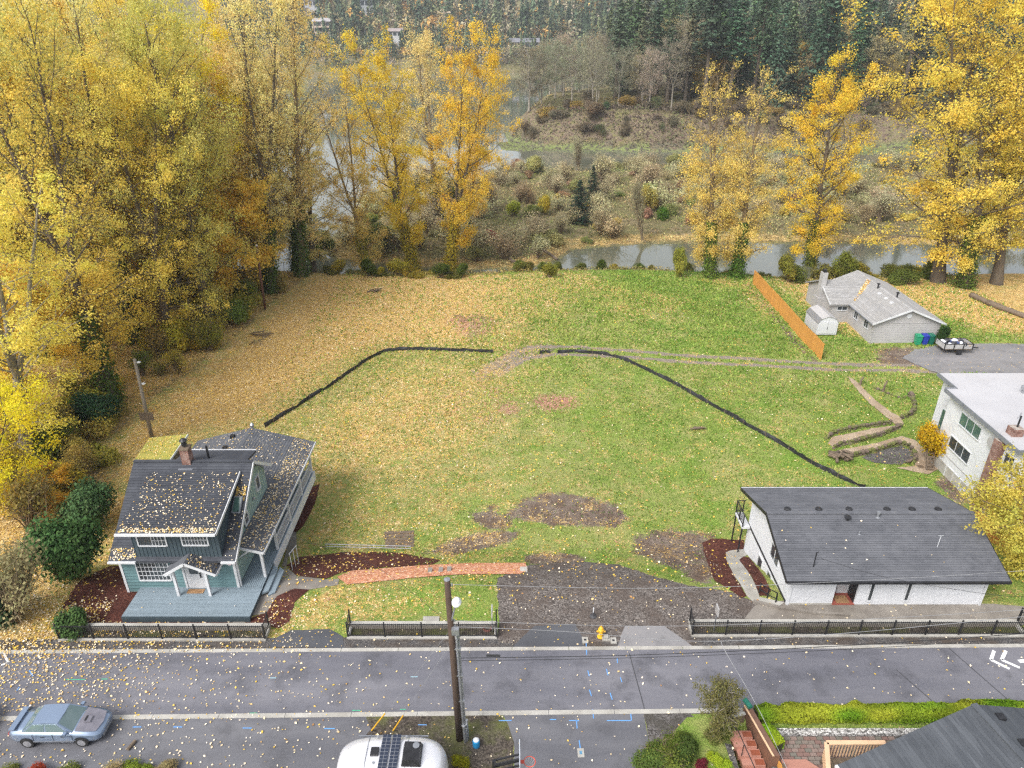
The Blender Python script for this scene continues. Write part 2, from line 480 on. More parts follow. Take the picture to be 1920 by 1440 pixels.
M_GRAVEL = rough_cover('dark_gravel', [(0.048, 0.041, 0.036), (0.095, 0.081, 0.073), (0.145, 0.125, 0.112), (0.24, 0.215, 0.195)], 16, 0.8, stain=(0.095, 0.074, 0.062))
M_VERGE = rough_cover('verge_gravel', [(0.04, 0.04, 0.042), (0.085, 0.08, 0.08), (0.15, 0.14, 0.13)], 20, 0.6, stain=(0.075, 0.055, 0.04))
M_MULCH = rough_cover('bark_mulch', [(0.035, 0.012, 0.009), (0.075, 0.024, 0.018), (0.11, 0.038, 0.026), (0.15, 0.06, 0.042)], 15, 0.9, stain=(0.05, 0.017, 0.013))
M_CHIPS = rough_cover('orange_wood_chips', [(0.38, 0.14, 0.07), (0.52, 0.22, 0.12), (0.60, 0.29, 0.17), (0.72, 0.46, 0.32)], 11, 0.9)
M_SOIL = rough_cover('dark_soil', [(0.035, 0.028, 0.023), (0.075, 0.062, 0.05), (0.12, 0.10, 0.08)], 14, 0.7, stain=(0.10, 0.11, 0.03))
M_SOILG = rough_cover('soil_with_grit', [(0.04, 0.036, 0.034), (0.10, 0.09, 0.085), (0.18, 0.17, 0.165)], 18, 0.6, stain=(0.06, 0.055, 0.045))
M_PEBBLE = rough_cover('river_pebbles', [(0.10, 0.095, 0.09), (0.30, 0.29, 0.28), (0.50, 0.48, 0.47), (0.75, 0.74, 0.72)], 13, 1.0)
M_PATH = rough_cover('sandy_path', [(0.28, 0.215, 0.145), (0.36, 0.28, 0.20), (0.42, 0.335, 0.245)], 14, 0.4, stain=(0.25, 0.18, 0.12))
def water_mat():
    m, nt = nmat('river_water'); P = wpos(nt)
    n = noise(nt, nd(nt, 'ShaderNodeMapping', {'Vector': P, 'Scale': (0.5, 1.2, 1)}).outputs[0], 1.2, 3)
    col = mixc(nt, mrange(nt, noise(nt, P, 0.03, 3), 0.4, 0.6), (0.105, 0.11, 0.075), (0.135, 0.14, 0.105))
    finish(nt, col, 0.045, 0, n, 0.06, 0.05, 0.9)
    return m
M_WATER = water_mat()

# ------------------------------------------------------------------ ground sheet
def axis(breaks):
    out = []
    for a, b, s in breaks: out += list(np.arange(a, b, s))
    return np.array(out + [breaks[-1][1]])
def growing(a, b, s, k=1.12):
    out = [a]
    while out[-1] < b: out.append(out[-1] + s); s *= k
    out[-1] = b
    return out[1:]
xa = axis([(-34, 34, 0.45)]); xa = np.concatenate([-np.array(growing(34, 1500, 0.6, 1.035))[::-1], xa, np.array(growing(34, 1500, 0.6, 1.035))])
ya = axis([(6, 24, 0.6), (24, 44, 0.35), (44, 100, 0.55)]); ya = np.concatenate([np.array([-300, -120, -50, -20, -5, 0]), ya, np.array(growing(100, 2200, 0.8, 1.022))])
XX, YY = np.meshgrid(xa, ya, indexing='xy')
gx, gy = XX.ravel(), YY.ravel()
gz = H(gx, gy)
nx, ny = len(xa), len(ya)
idx = np.arange(nx * ny).reshape(ny, nx)
gf = np.stack([idx[:-1, :-1].ravel(), idx[:-1, 1:].ravel(), idx[1:, 1:].ravel(), idx[1:, :-1].ravel()], 1)

def GP(pts): return [Gh(u, v) for u, v in pts]
def soft(poly, w, x=None, y=None):
    x = gx if x is None else x; y = gy if y is None else y
    px = [p[0] for p in poly]; py = [p[1] for p in poly]
    m = (x > min(px) - w - 1) & (x < max(px) + w + 1) & (y > min(py) - w - 1) & (y < max(py) + w + 1)
    out = np.zeros(x.shape)
    if m.any(): out[m] = sstep(-w, w, sdist(poly, x[m], y[m]))
    return out
def pline(pts, w, x=None, y=None, edge=0.4):
    """mask of a strip of half-width w along a line"""
    x = gx if x is None else x; y = gy if y is None else y
    best = np.full(x.shape, 1e9)
    for (x0, y0), (x1, y1) in zip(pts[:-1], pts[1:]):
        dx, dy = x1 - x0, y1 - y0
        t = np.clip(((x - x0) * dx + (y - y0) * dy) / (dx * dx + dy * dy + 1e-9), 0, 1)
        best = np.minimum(best, np.hypot(x - x0 - t * dx, y - y0 - t * dy))
    return 1 - sstep(w - edge, w + edge, best)

WOODLINE = GP([(0, 1250), (60, 1190), (130, 1070), (190, 960), (200, 890), (150, 850), (235, 795), (300, 735), (380, 680), (455, 620), (500, 575), (560, 530), (585, 515)])
WOODS = WOODLINE + [(-28, 99), (-26, 112), (-60, 140), (-400, 200), (-400, 25), (-60, 22)]
YEL = GP([(110, 960), (240, 790), (420, 640), (590, 512), (800, 514), (1010, 514), (1060, 560), (1000, 640), (920, 655), (740, 652), (650, 690), (540, 770), (480, 800), (330, 830), (200, 930)])
YEL2 = GP([(480, 830), (560, 770), (700, 670), (930, 665), (1000, 700), (980, 780), (900, 850), (780, 900), (640, 960), (560, 1000), (560, 900)])
RANCHY = GP([(1440, 525), (1530, 590), (1560, 620), (1640, 640), (1770, 600), (1830, 622), (1920, 632), (2050, 640), (2050, 520), (1700, 515), (1500, 515)])
GROUND_PATCHES = {  # patches of bare earth and of reddish fallen leaves
    'dirt': [([(945, 965), (985, 935), (1030, 922), (1100, 930), (1150, 945), (1190, 975), (1150, 988), (1060, 985), (980, 978)], 0.5),
             ([(800, 1035), (850, 1010), (930, 992), (975, 995), (960, 1015), (900, 1030), (850, 1040)], 0.6),
             ([(1185, 1010), (1260, 990), (1330, 1000), (1350, 1080), (1330, 1110), (1260, 1065), (1200, 1040)], 0.9),
             ([(985, 1040), (1060, 1035), (1110, 1050), (1050, 1062), (990, 1058)], 0.5),
             ([(720, 998), (776, 996), (776, 1026), (722, 1028)], 0.12),
             ([(880, 960), (930, 950), (960, 985), (920, 1000)], 0.9),
             ([(1640, 655), (1700, 648), (1755, 660), (1730, 690), (1650, 685)], 1.2),
             ([(1780, 880), (1830, 930), (1800, 960), (1750, 900)], 0.8)],
    'red': [([(1000, 752), (1030, 738), (1080, 745), (1085, 760), (1030, 770), (1000, 765)], 1.2, 0.95),
            ([(935, 755), (975, 748), (985, 770), (950, 778)], 1.2, 0.75),
            ([(840, 600), (890, 588), (930, 600), (920, 622), (880, 636), (855, 620)], 1.4, 0.75),
            ([(850, 740), (930, 720), (990, 740), (960, 790), (900, 800)], 2.2, 0.35)],
}
leaf = np.zeros(gx.shape); dirt = np.zeros(gx.shape); red = np.zeros(gx.shape)
wild = np.zeros(gx.shape); moss = np.zeros(gx.shape); track = np.zeros(gx.shape)
def leaf_density(x, y):
    wv = (fbm(x * .11 + 21, y * .11, 3) - .42) * 26
    d = np.clip(1.05 * np.maximum(soft(YEL, 7, x, y) * (x < -5), soft(YEL, 16, x + wv, y) * sstep(-30, -12, x)), 0, 1.05)
    d = np.maximum(d, 1.05 * soft(YEL, 7, x, y) * sstep(-6, -14, x))
    d = np.maximum(d, 0.66 * soft(YEL2, 8, x, y))
    d = np.maximum(d, 0.86 * soft(RANCHY, 3.0, x, y))
    d = np.maximum(d, 0.95 * soft(WOODS, 2.0, x, y))
    d = np.maximum(d, 0.42 * sstep(20, -16, x) * sstep(30, 34, y) * (1 - sstep(90, 100, y)))
    d = np.maximum(d, 0.55 * soft(GP([(1240, 515), (1420, 520), (1480, 590), (1430, 600), (1380, 545)]), 2.0, x, y))
    d = np.maximum(d, 0.45 * soft(GP([(1090, 560), (1200, 540), (1330, 560), (1300, 600), (1150, 610)]), 3.0, x, y))
    d = np.maximum(d, 0.55 * soft(GP([(545, 1130), (640, 1090), (930, 1080), (932, 1180), (560, 1185)]), 0.8, x, y) * sstep(2, -12, x))
    d = np.maximum(d, 0.75 * soft([(-60, 19), (-18, 19), (-13, 24), (-12, 28.5), (-24, 30), (-24, 45), (-60, 45)], 2.5, x, y))
    d = np.maximum(d, 0.17 * (y > 28) * (y < 97))
    return d * (y < 112)
leaf = leaf_density(gx, gy)
for poly, w in GROUND_PATCHES['dirt']: dirt = np.maximum(dirt, soft(GP(poly), w))
for poly, w, k in GROUND_PATCHES['red']: red = np.maximum(red, k * soft(GP(poly), w))
dirt = np.maximum(dirt, 0.75 * pline([(31.8, 68), (31.8, 92)], 0.5))
TRACKS = [GP([(905, 700), (940, 680), (965, 664), (1000, 652), (1080, 650), (1150, 656), (1300, 668), (1500, 679), (1640, 684), (1780, 686)]),
          GP([(935, 702), (965, 684), (990, 672), (1040, 664), (1150, 668), (1300, 680), (1500, 690), (1640, 694), (1790, 698)])]
for tr in TRACKS: track = np.maximum(track, pline(tr, 0.36, edge=0.35))
track = np.maximum(track, 0.72 * pline(GP([(900, 705), (945, 680), (980, 660), (1020, 652)]), 1.6, edge=1.2))
track = np.maximum(track, 0.38 * pline(GP([(960, 655), (950, 620), (965, 590)]), 1.2, edge=1.2))
TYRE = [GP([(1230, 790), (1280, 840), (1300, 880), (1290, 930)]), GP([(1170, 800), (1220, 850), (1245, 900), (1235, 950)]), GP([(1110, 880), (1150, 930), (1200, 960)])]
for tr in TYRE: track = np.maximum(track, 0.40 * pline(tr, 0.25, edge=0.4))
wild = np.maximum(wild, soft(WOODS, 1.5))
wild = np.maximum(wild, sstep(-1.0, 3.0, gy - bluff_y(gx)))
isl_ = sdist(ISLAND, gx, gy)
leaf = np.maximum(leaf, 0.62 * sstep(0.2, 0.8, isl_) * (1 - sstep(2.5, 5.5, isl_)) * (gy < 150))
moss = np.where((gy > 98) & (gy < 330), (1 - sstep(WATER + 0.1, WATER + 0.5, gz)) * np.where(gy < 200, .42, 1.0), 0)
moss = np.maximum(moss, np.where((gy > 205) & (gy < 300) & (gz < WATER + 1.6), 1.0, 0.0))
moss = np.maximum(moss, 0.9 * soft(PW([(930, 312), (1300, 306), (1500, 312), (1500, 328), (1200, 330), (1000, 335), (930, 340)], WATER), 5))
dirt = np.where((gy > 225) & (gy < 300) & (gz > WATER + 0.9) & (gz < 2.6), 0.5, dirt)
me = npmesh('ground', np.stack([gx, gy, gz], 1), gf, [M_GROUND], True)
one_ = np.ones(gx.shape)
dryness = np.clip(sstep(19, -4, gx + (fbm(gx * .08, gy * .08, 2) - .37) * 14) * sstep(36, 46, gy), 0, 1) * .9 + .12
vcol(me, 'ga', np.stack([leaf, dirt, red, dryness], 1))
vcol(me, 'gb', np.stack([wild, moss, track, one_], 1))
ground = link(bpy.data.objects.new('ground', me)); tag(ground, 'grassy lot with fallen leaves sloping from the street to the creek', 'ground', kind='structure')
wm = npmesh('water', [(-1500, 99, WATER), (1500, 99, WATER), (1500, 760, WATER), (-1500, 760, WATER)], [(0, 1, 2, 3)], [M_WATER])
water = link(bpy.data.objects.new('water', wm)); tag(water, 'calm murky creek and river reflecting the pale sky', 'water', kind='structure')

# ------------------------------------------------------------------ laid sheets: street, kerbs, gravel, beds
def sheet(name, poly, dz, m, label, cat, jitter=0.0, cell=0.5, world_poly=False, z=None, seg=0.35):
    """a surface laid over the ground: follows it, dz above"""
    pts = poly if world_poly else GP(poly)
    ring = []
    for i in range(len(pts)):
        a, b = pts[i], pts[(i + 1) % len(pts)]
        L = math.hypot(b[0] - a[0], b[1] - a[1])
        k = max(1, int(L / seg)) if jitter else 1
        for j in range(k):
            t = j / k; x = a[0] + (b[0] - a[0]) * t; y = a[1] + (b[1] - a[1]) * t
            if jitter and j: x += rnd.uniform(-jitter, jitter); y += rnd.uniform(-jitter, jitter)
            ring.append((x, y))
    bm = bmesh.new()
    f = bm.faces.new([bm.verts.new((x, y, 0)) for x, y in ring])
    xs = [p[0] for p in ring]; ys = [p[1] for p in ring]
    if cell and z is None and (max(ys) > 30 or min(ys) < 22):
        yy = math.floor(min(ys) / cell) * cell + cell
        while yy < max(ys):
            bmesh.ops.bisect_plane(bm, geom=bm.verts[:] + bm.edges[:] + bm.faces[:], plane_co=(0, yy, 0), plane_no=(0, 1, 0)); yy += cell
        if max(ys) > 42:
            xx = math.floor(min(xs) / cell) * cell + cell
            while xx < max(xs):
                bmesh.ops.bisect_plane(bm, geom=bm.verts[:] + bm.edges[:] + bm.faces[:], plane_co=(xx, 0, 0), plane_no=(1, 0, 0)); xx += cell
    bmesh.ops.triangulate(bm, faces=bm.faces[:])
    for v in bm.verts: v.co.z = (h1(v.co.x, v.co.y) if z is None else z) + dz
    bmesh.ops.recalc_face_normals(bm, faces=bm.faces)
    if bm.faces and sum(f.normal.z for f in bm.faces) < 0: bmesh.ops.reverse_faces(bm, faces=bm.faces)
    me = bpy.data.meshes.new(name); bm.to_mesh(me); bm.free(); me.materials.append(m)
    o = link(bpy.data.objects.new(name, me))
    return tag(o, label, cat, kind='structure')

def yfar(x): return 26.76 + (27.19 - 26.76) * (x + 26.8) / 53.9      # far kerb line
def ynear(x): return 22.80 + (23.42 - 22.80) * (x + 24.3) / 49.0     # near kerb line
sheet('parking_lane', [(-60, 9), (60, 9), (60, ynear(60) - 0.05), (-60, ynear(-60) - 0.05)], 0.006, M_PARK, 'worn asphalt apron on the camera side of the street', 'pavement', world_poly=True, cell=0, z=0) if False else None
sheet('street', [(-70, ynear(-70)), (70, ynear(70)), (70, yfar(70)), (-70, yfar(-70))], 0.012, M_STREET, 'narrow damp asphalt street with scattered leaves', 'street', world_poly=True, cell=0)
sheet('parking_pavement', [(-60, 12), (-7.2, 12), (-7.2, 21.3), (-6.6, 22.3), (-7.0, ynear(-7) + .02), (-60, ynear(-60) + .02)], 0.010, M_PARK, 'asphalt parking strip where the blue sedan stands', 'pavement', world_poly=True, cell=0)
sheet('driveway', [(0.1, 14), (6.25, 14), (6.3, 23.35), (-0.55, 23.3), (-0.2, 22.6), (0.1, 21.6)], 0.010, M_PARK, 'asphalt driveway beside the utility pole', 'driveway', world_poly=True, cell=0)
sheet('verge_soil', [(-7.2, 12), (0.1, 12), (0.1, 21.6), (-0.2, 22.6), (-0.55, 23.1), (-7.0, 23.0), (-6.6, 22.3), (-7.2, 21.3)], 0.006, M_SOIL, 'mossy soil island around the utility pole', 'soil', 0.05, cell=0, world_poly=True)
sheet('planting_bed', [(6.3, 14), (10.1, 14), (10.1, 21.6), (11.0, 23.2), (6.3, 23.2)], 0.006, M_SOILG, 'dark gritty planting bed left of the red steps', 'bed', 0.04, cell=0, world_poly=True)
sheet('verge_gravel', [(-70, yfar(-70) + 0.2), (70, yfar(70) + 0.2), (70, yfar(70) + 1.0), (-70, yfar(-70) + 0.95)], 0.008, M_VERGE, 'dark gravel verge between kerb and fences', 'gravel', world_poly=True, cell=0)
def kerb(yf, x0, x1, w, nm, lab):
    n = int((x1 - x0) / 3.0)
    root = thing(nm, (x0, yf(x0), 0), lab, 'kerb'); root['kind'] = 'structure'
    for i in range(n):
        a = x0 + (x1 - x0) * i / n + 0.012; b = x0 + (x1 - x0) * (i + 1) / n - 0.012
        MB().add([(a, yf(a), -.1), (b, yf(b), -.1), (b, yf(b) + w, -.1), (a, yf(a) + w, -.1), (a, yf(a), .03), (b, yf(b), .03), (b, yf(b) + w, .034), (a, yf(a) + w, .034)],
                 [(3, 2, 1, 0), (4, 5, 6, 7), (0, 1, 5, 4), (1, 2, 6, 5), (2, 3, 7, 6), (3, 0, 4, 7)]).build('kerb_stone', M_CONC, root)
kerb(yfar, -36, 36, 0.22, 'kerb', 'flush concrete kerb along the far side of the street')
kerb(lambda x: ynear(x) - 0.05, -36, 11.2, 0.24, 'kerb', 'flush concrete kerb along the near side of the street')
sheet('gravel_lot', [(932, 1085), (990, 1060), (1080, 1052), (1160, 1058), (1225, 1080), (1290, 1098), (1380, 1112), (1418, 1130), (1420, 1160), (1405, 1186), (1296, 1186), (1296, 1205), (935, 1205), (935, 1178)], 0.012, M_GRAVEL, 'dark brown gravel parking lot in the middle', 'gravel', 0.09)
sheet('asphalt_apron', [(505, 1213), (520, 1195), (545, 1182), (618, 1180), (643, 1194), (645, 1216)], 0.020, M_NEWASPH, 'small black asphalt apron left of the middle fence', 'apron', 0.02)
sheet('asphalt_apron', [(962, 1213), (985, 1190), (1003, 1174), (1078, 1170), (1092, 1195), (1096, 1213)], 0.020, M_NEWASPH, 'black asphalt apron left of the yellow hydrant', 'apron', 0.02)
sheet('concrete_apron', [(1158, 1213), (1165, 1190), (1172, 1174), (1245, 1174), (1275, 1195), (1300, 1213)], 0.020, M_DRIVE, 'pale apron right of the yellow hydrant', 'apron', 0.02)
sheet('mulch_bed', [(537, 1060), (560, 1045), (640, 1036), (740, 1036), (826, 1050), (800, 1064), (720, 1064), (640, 1074), (610, 1086), (556, 1080)], 0.04, M_MULCH, 'lens of dark red bark mulch above the orange path', 'mulch', 0.06)
sheet('mulch_bed', [(500, 1150), (520, 1118), (552, 1104), (580, 1106), (552, 1130), (542, 1165), (520, 1180), (504, 1172)], 0.03, M_MULCH, 'mulch bed by the front steps of the teal house', 'mulch', 0.05)
sheet('mulch_bed', [(206, 1062), (236, 1060), (240, 1108), (266, 1100), (228, 1158), (240, 1164), (466, 1162), (500, 1150), (500, 1172), (300, 1176), (150, 1176), (118, 1140), (150, 1090)], 0.03, M_MULCH, 'dark mulch bed wrapping the front deck of the teal house', 'mulch', 0.06)
sheet('mulch_bed', [(534, 1000), (548, 966), (575, 916), (600, 908), (592, 940), (570, 985), (556, 998)], 0.03, M_MULCH, 'mulch bed along the right side of the teal house', 'mulch', 0.04)
sheet('wood_chip_path', [(632, 1082), (660, 1071), (720, 1066), (800, 1060), (880, 1056), (985, 1056), (990, 1070), (975, 1077), (880, 1077), (800, 1082), (720, 1090), (650, 1097)], 0.05, M_CHIPS, 'bright orange wood chip path to the gravel lot', 'path', 0.03)
sheet('mulch_bed', [(1316, 1018), (1335, 1010), (1395, 1013), (1398, 1030), (1366, 1035), (1362, 1050), (1376, 1080), (1400, 1118), (1390, 1122), (1340, 1090)], 0.03, M_MULCH, 'mulch bed left of the white house walkway', 'mulch', 0.05)
sheet('mulch_bed', [(1386, 1050), (1394, 1044), (1405, 1046), (1445, 1108), (1440, 1118), (1424, 1118)], 0.05, M_MULCH, 'narrow mulch strip against the white house side wall', 'mulch', 0.03)
sheet('front_walk', [(515, 1085), (535, 1062), (556, 1080), (612, 1087), (636, 1086), (634, 1097), (580, 1106), (552, 1104), (520, 1118), (500, 1150), (466, 1156), (490, 1115)], 0.025, M_CONC_D, 'concrete walk from the steps to the orange path', 'walk', 0.0)
sheet('side_walk', [(528, 1062), (536, 1036), (540, 1000), (556, 998), (556, 1024), (540, 1045), (537, 1062)], 0.026, M_CONC_D, 'concrete walk along the side porch', 'walk', 0.0)
sheet('walkway', [(1361, 1036), (1372, 1032), (1400, 1030), (1402, 1040), (1386, 1050), (1424, 1120), (1470, 1130), (1460, 1138), (1416, 1133), (1400, 1118), (1376, 1080), (1362, 1050)], 0.035, M_CONC, 'pale concrete walkway along the side of the white house', 'walk', 0.0)
sheet('front_yard_pavement', [(1418, 1134), (1470, 1126), (1600, 1128), (1700, 1129), (1862, 1132), (1925, 1138), (1925, 1172), (1420, 1172), (1396, 1160)], 0.014, M_CONC_D, 'wet brown pavement in front of the white house', 'pavement', 0.03)
sheet('old_driveway', [(1690, 672), (1720, 655), (1760, 648), (1800, 645), (2100, 640), (2100, 712), (1800, 704), (1760, 700), (1730, 690)], 0.05, M_DRIVE, 'cracked grey driveway behind the white block', 'driveway', 0.15)
PATHS = [[(1588, 706), (1604, 714), (1640, 750), (1672, 774), (1690, 784), (1694, 796), (1684, 800), (1660, 782), (1630, 757), (1598, 720)],
         [(1552, 832), (1560, 820), (1600, 812), (1650, 802), (1684, 798), (1690, 804), (1655, 812), (1605, 822), (1570, 832), (1566, 842)],
         [(1568, 846), (1584, 842), (1640, 832), (1690, 818), (1716, 826), (1738, 850), (1750, 876), (1740, 884), (1716, 878), (1722, 862), (1708, 836), (1690, 828), (1640, 842), (1600, 850), (1576, 850)],
         [(1715, 868), (1745, 858), (1760, 880), (1740, 890), (1680, 878), (1716, 874)]]
labs = ['upper sandy garden path running to the wheel tracks', 'middle sandy terrace of the switchback path', 'lower sandy switchback path below the stone walls', 'sandy path end at the foot of the white block']
for p, l in zip(PATHS, labs): sheet('garden_path', p, 0.05, M_PATH, l, 'path', 0.05)
sheet('pond_bed', [(1616, 858), (1640, 846), (1690, 836), (1710, 846), (1712, 862), (1690, 872), (1640, 868)], 0.03, M_SOILG, 'small dark gravel hollow inside the lower stone wall', 'gravel', 0.06)
# ------------------------------------------------------------------ vegetation: prototypes
def leaf_mat(name, green=(0.80, 0.96, 0.9), trans=0.5, rough=0.7):
    m, nt = nmat(name)
    oi = nd(nt, 'ShaderNodeObjectInfo')
    a = nd(nt, 'ShaderNodeAttribute', attribute_name='lc')
    s = nd(nt, 'ShaderNodeSeparateColor', {0: a.outputs['Color']})
    alt = mixc(nt, 1.0, oi.outputs['Color'], green, 'MULTIPLY')
    col = mixc(nt, s.outputs[1], oi.outputs['Color'], alt)
    br = nd(nt, 'ShaderNodeCombineColor', {0: s.outputs[0], 1: s.outputs[0], 2: s.outputs[0]})
    col = mixc(nt, 1.0, col, br.outputs[0], 'MULTIPLY')
    d = nd(nt, 'ShaderNodeBsdfDiffuse', {'Color': col})
    t = nd(nt, 'ShaderNodeBsdfTranslucent', {'Color': col})
    mx = nd(nt, 'ShaderNodeMixShader', {0: trans, 1: d.outputs[0], 2: t.outputs[0]})
    o = nd(nt, 'ShaderNodeOutputMaterial', {0: mx.outputs[0]})
    return m
M_LEAF = leaf_mat('autumn_leaves')
M_EVERG = leaf_mat('evergreen_leaves', (0.7, 0.9, 0.95), 0.15, 0.55)
def bark(name, c1, c2): return mat(name, c1, c2, 2.5, 0.95, bump=0.5, bscale=9, stretch=(3, 3, 0.5))
M_BARK = bark('dark_bark', (0.085, 0.065, 0.048), (0.15, 0.12, 0.085))
M_BARKP = bark('pale_bark', (0.30, 0.27, 0.22), (0.18, 0.155, 0.12))
M_BARKT = bark('tan_bark', (0.24, 0.18, 0.105), (0.15, 0.11, 0.07))

def unit(v): return v / (np.linalg.norm(v, axis=-1, keepdims=True) + 1e-9)
def tube_np(V, F, pts, rad, n):
    k = sum(len(a) for a in V); pts = np.asarray(pts, float); m = len(pts)
    d = unit(np.gradient(pts, axis=0))
    ref = np.where(np.abs(d[:, 2:3]) < 0.9, np.array([[0, 0, 1.0]]), np.array([[1.0, 0, 0]]))
    a = unit(np.cross(d, ref)); b = np.cross(d, a)
    t = np.arange(n) * 2 * np.pi / n
    ring = pts[:, None, :] + (a[:, None, :] * np.cos(t)[None, :, None] + b[:, None, :] * np.sin(t)[None, :, None]) * np.asarray(rad)[:, None, None]
    V.append(ring.reshape(-1, 3))
    i = np.arange(m - 1)[:, None] * n; j = np.arange(n)[None, :]; j2 = (j + 1) % n
    F.append(np.stack([k + i + j, k + i + j2, k + i + n + j2, k + i + n + j], -1).reshape(-1, 4))
def leaf_quads(rg, C, nrm, size, asp=0.62, tint=None, green=None):
    """diamond leaves at centres C facing nrm"""
    n = len(C)
    nrm = unit(nrm)
    r = unit(rg.normal(size=(n, 3))); a = unit(np.cross(nrm, r)); b = np.cross(nrm, a)
    s = size * rg.uniform(0.7, 1.25, (n, 1))
    fold = nrm * s * 0.12
    V = np.stack([C + a * s * 0.5, C + b * s * 0.5 * asp + fold, C - a * s * 0.5, C - b * s * 0.5 * asp + fold], 1).reshape(-1, 3)
    F = np.arange(n * 4).reshape(-1, 4)
    col = np.zeros((n, 4)); col[:, 0] = tint if tint is not None else 1.0; col[:, 1] = green if green is not None else 0; col[:, 3] = 1
    return V, F, np.repeat(col, 4, axis=0)
def broadleaf(seed, Ht, crown0, spread, nleaf, lsize, nl=34, up=0.9, fork=0, clump=0.75, profile=None, sparse=1.0, bare_top=0.0, trunk_r=0.018, nsub=6, limb_r=0.30, wob=0.03, ivy=0):
    rg = np.random.RandomState(seed)
    V, F = [], []; tips = []
    n = 12; t = np.linspace(0, 1, n)
    base = np.stack([np.cumsum(rg.normal(0, wob, n)) * Ht * 0.12, np.cumsum(rg.normal(0, wob, n)) * Ht * 0.12, t * Ht], 1); base[0, :2] = 0
    base[:, :2] *= t[:, None] ** 0.5
    leaders = []
    if fork:
        fi = int(n * rg.uniform(0.3, 0.42))
        tr = base[:fi + 1]
        tube_np(V, F, tr, np.linspace(Ht * trunk_r, Ht * trunk_r * 0.72, fi + 1) * (1 + 0.5 * np.exp(-np.arange(fi + 1) * 1.3)), 9)
        az0 = rg.uniform(0, 6.28)
        for k in range(fork):
            az = az0 + k * 6.28 / fork + rg.uniform(-.4, .4); m = 9; tt = np.linspace(0, 1, m)
            L = Ht - tr[-1, 2]; off = spread * rg.uniform(0.25, 0.5)
            lp = tr[-1] + np.stack([np.cos(az) * off * tt ** 0.8, np.sin(az) * off * tt ** 0.8, L * tt * rg.uniform(.82, 1.0)], 1) + np.cumsum(rg.normal(0, 0.10, (m, 3)), 0) * tt[:, None]
            tube_np(V, F, lp, np.linspace(Ht * trunk_r * 0.55, 0.035, m), 7)
            leaders.append((lp, Ht * trunk_r * 0.55))
    else:
        tube_np(V, F, base, np.linspace(Ht * trunk_r, 0.04, n) * (1 + 0.5 * np.exp(-np.arange(n) * 1.3)), 9)
        leaders.append((base, Ht * trunk_r))
    prof = profile or (lambda q: (np.sin(np.pi * (0.12 + 0.83 * q)) ** 0.7))
    ga = rg.uniform(0, 6.28)
    for lp, r0 in leaders:
        zs = lp[:, 2]
        for k in range(nl // len(leaders)):
            q = (k + rg.rand()) / (nl // len(leaders))
            z = Ht * (crown0 + (0.97 - crown0) * q)
            if z > zs[-1]: continue
            src = lp if z >= zs[0] else base
            p0 = np.array([np.interp(z, src[:, 2], src[:, i]) for i in range(3)])
            ga += 2.4 + rg.uniform(-.5, .5)
            L = spread * prof(q) * rg.uniform(0.65, 1.2)
            el = up * (0.35 + 0.75 * q) + rg.uniform(-.2, .2)
            m = 6; tt = np.linspace(0, 1, m)[:, None]
            dh = np.array([np.cos(ga), np.sin(ga), 0]); curve = rg.uniform(-0.15, 0.3)
            lpn = p0 + dh * L * np.cos(el) * tt + np.array([0, 0, 1]) * (L * np.sin(el) * tt + curve * L * tt ** 2) + np.cumsum(rg.normal(0, 0.035 * L, (m, 3)), 0) * tt
            rr = max(0.035, r0 * limb_r * (1.15 - q))
            tube_np(V, F, lpn, np.linspace(rr, 0.018, m), 5)
            for j in range(nsub):
                s = rg.uniform(0.25, 1.0); i0 = s * (m - 1); a = int(min(i0, m - 2)); pb = lpn[a] + (lpn[a + 1] - lpn[a]) * (i0 - a)
                dv = unit(dh * 0.7 + rg.normal(0, 0.65, 3) + np.array([0, 0, 0.25 + 0.3 * up])); l2 = L * rg.uniform(0.18, 0.42) + 0.4
                q2 = np.linspace(0, 1, 4)[:, None]
                sp = pb + dv * l2 * q2 + np.array([0, 0, -0.12]) * l2 * q2 ** 2
                tube_np(V, F, sp, np.linspace(max(0.02, rr * 0.4), 0.010, 4), 3)
                if q > 1 - bare_top and rg.rand() < 0.85: continue
                for e in (0.45, 0.75, 1.0): tips.append(pb + dv * l2 * e)
            if q <= 1 - bare_top: tips.append(lpn[-1])
    tips = np.array(tips)
    if sparse < 1: tips = tips[rg.rand(len(tips)) < sparse]
    w = rg.gamma(1.6, 1, len(tips)); w /= w.sum()
    ti = rg.choice(len(tips), nleaf, p=w)
    cr = clump * rg.uniform(0.6, 1.35, len(tips))
    off = rg.normal(0, 1, (nleaf, 3)); off *= (np.abs(rg.normal(0.75, 0.35, (nleaf, 1)))) / (np.linalg.norm(off, axis=1, keepdims=True) + 1e-6) ; off[:, 2] *= 0.75
    C = tips[ti] + off * cr[ti][:, None]
    ct = rg.uniform(0.86, 1.08, len(tips)); cg = np.clip(rg.normal(0.3, 0.3, len(tips)), 0, 1)
    tint = ct[ti] * rg.uniform(0.84, 1.12, nleaf); green = np.clip(cg[ti] + rg.normal(0, .18, nleaf), 0, 1)
    ax = np.stack([C[:, 0], C[:, 1], np.zeros(nleaf)], 1)
    nrm = off * 0.8 + unit(ax) * 0.4 + rg.normal(0, 0.75, (nleaf, 3)) + np.array([0, 0, 0.5])
    LV, LF, LC = leaf_quads(rg, C, nrm, lsize, 0.7, tint, green)
    tm = npmesh('trunk', np.concatenate(V), np.concatenate(F), [M_BARK], True)
    cm = npmesh('crown', LV, LF, [M_LEAF]); vcol(cm, 'lc', LC)
    im = None
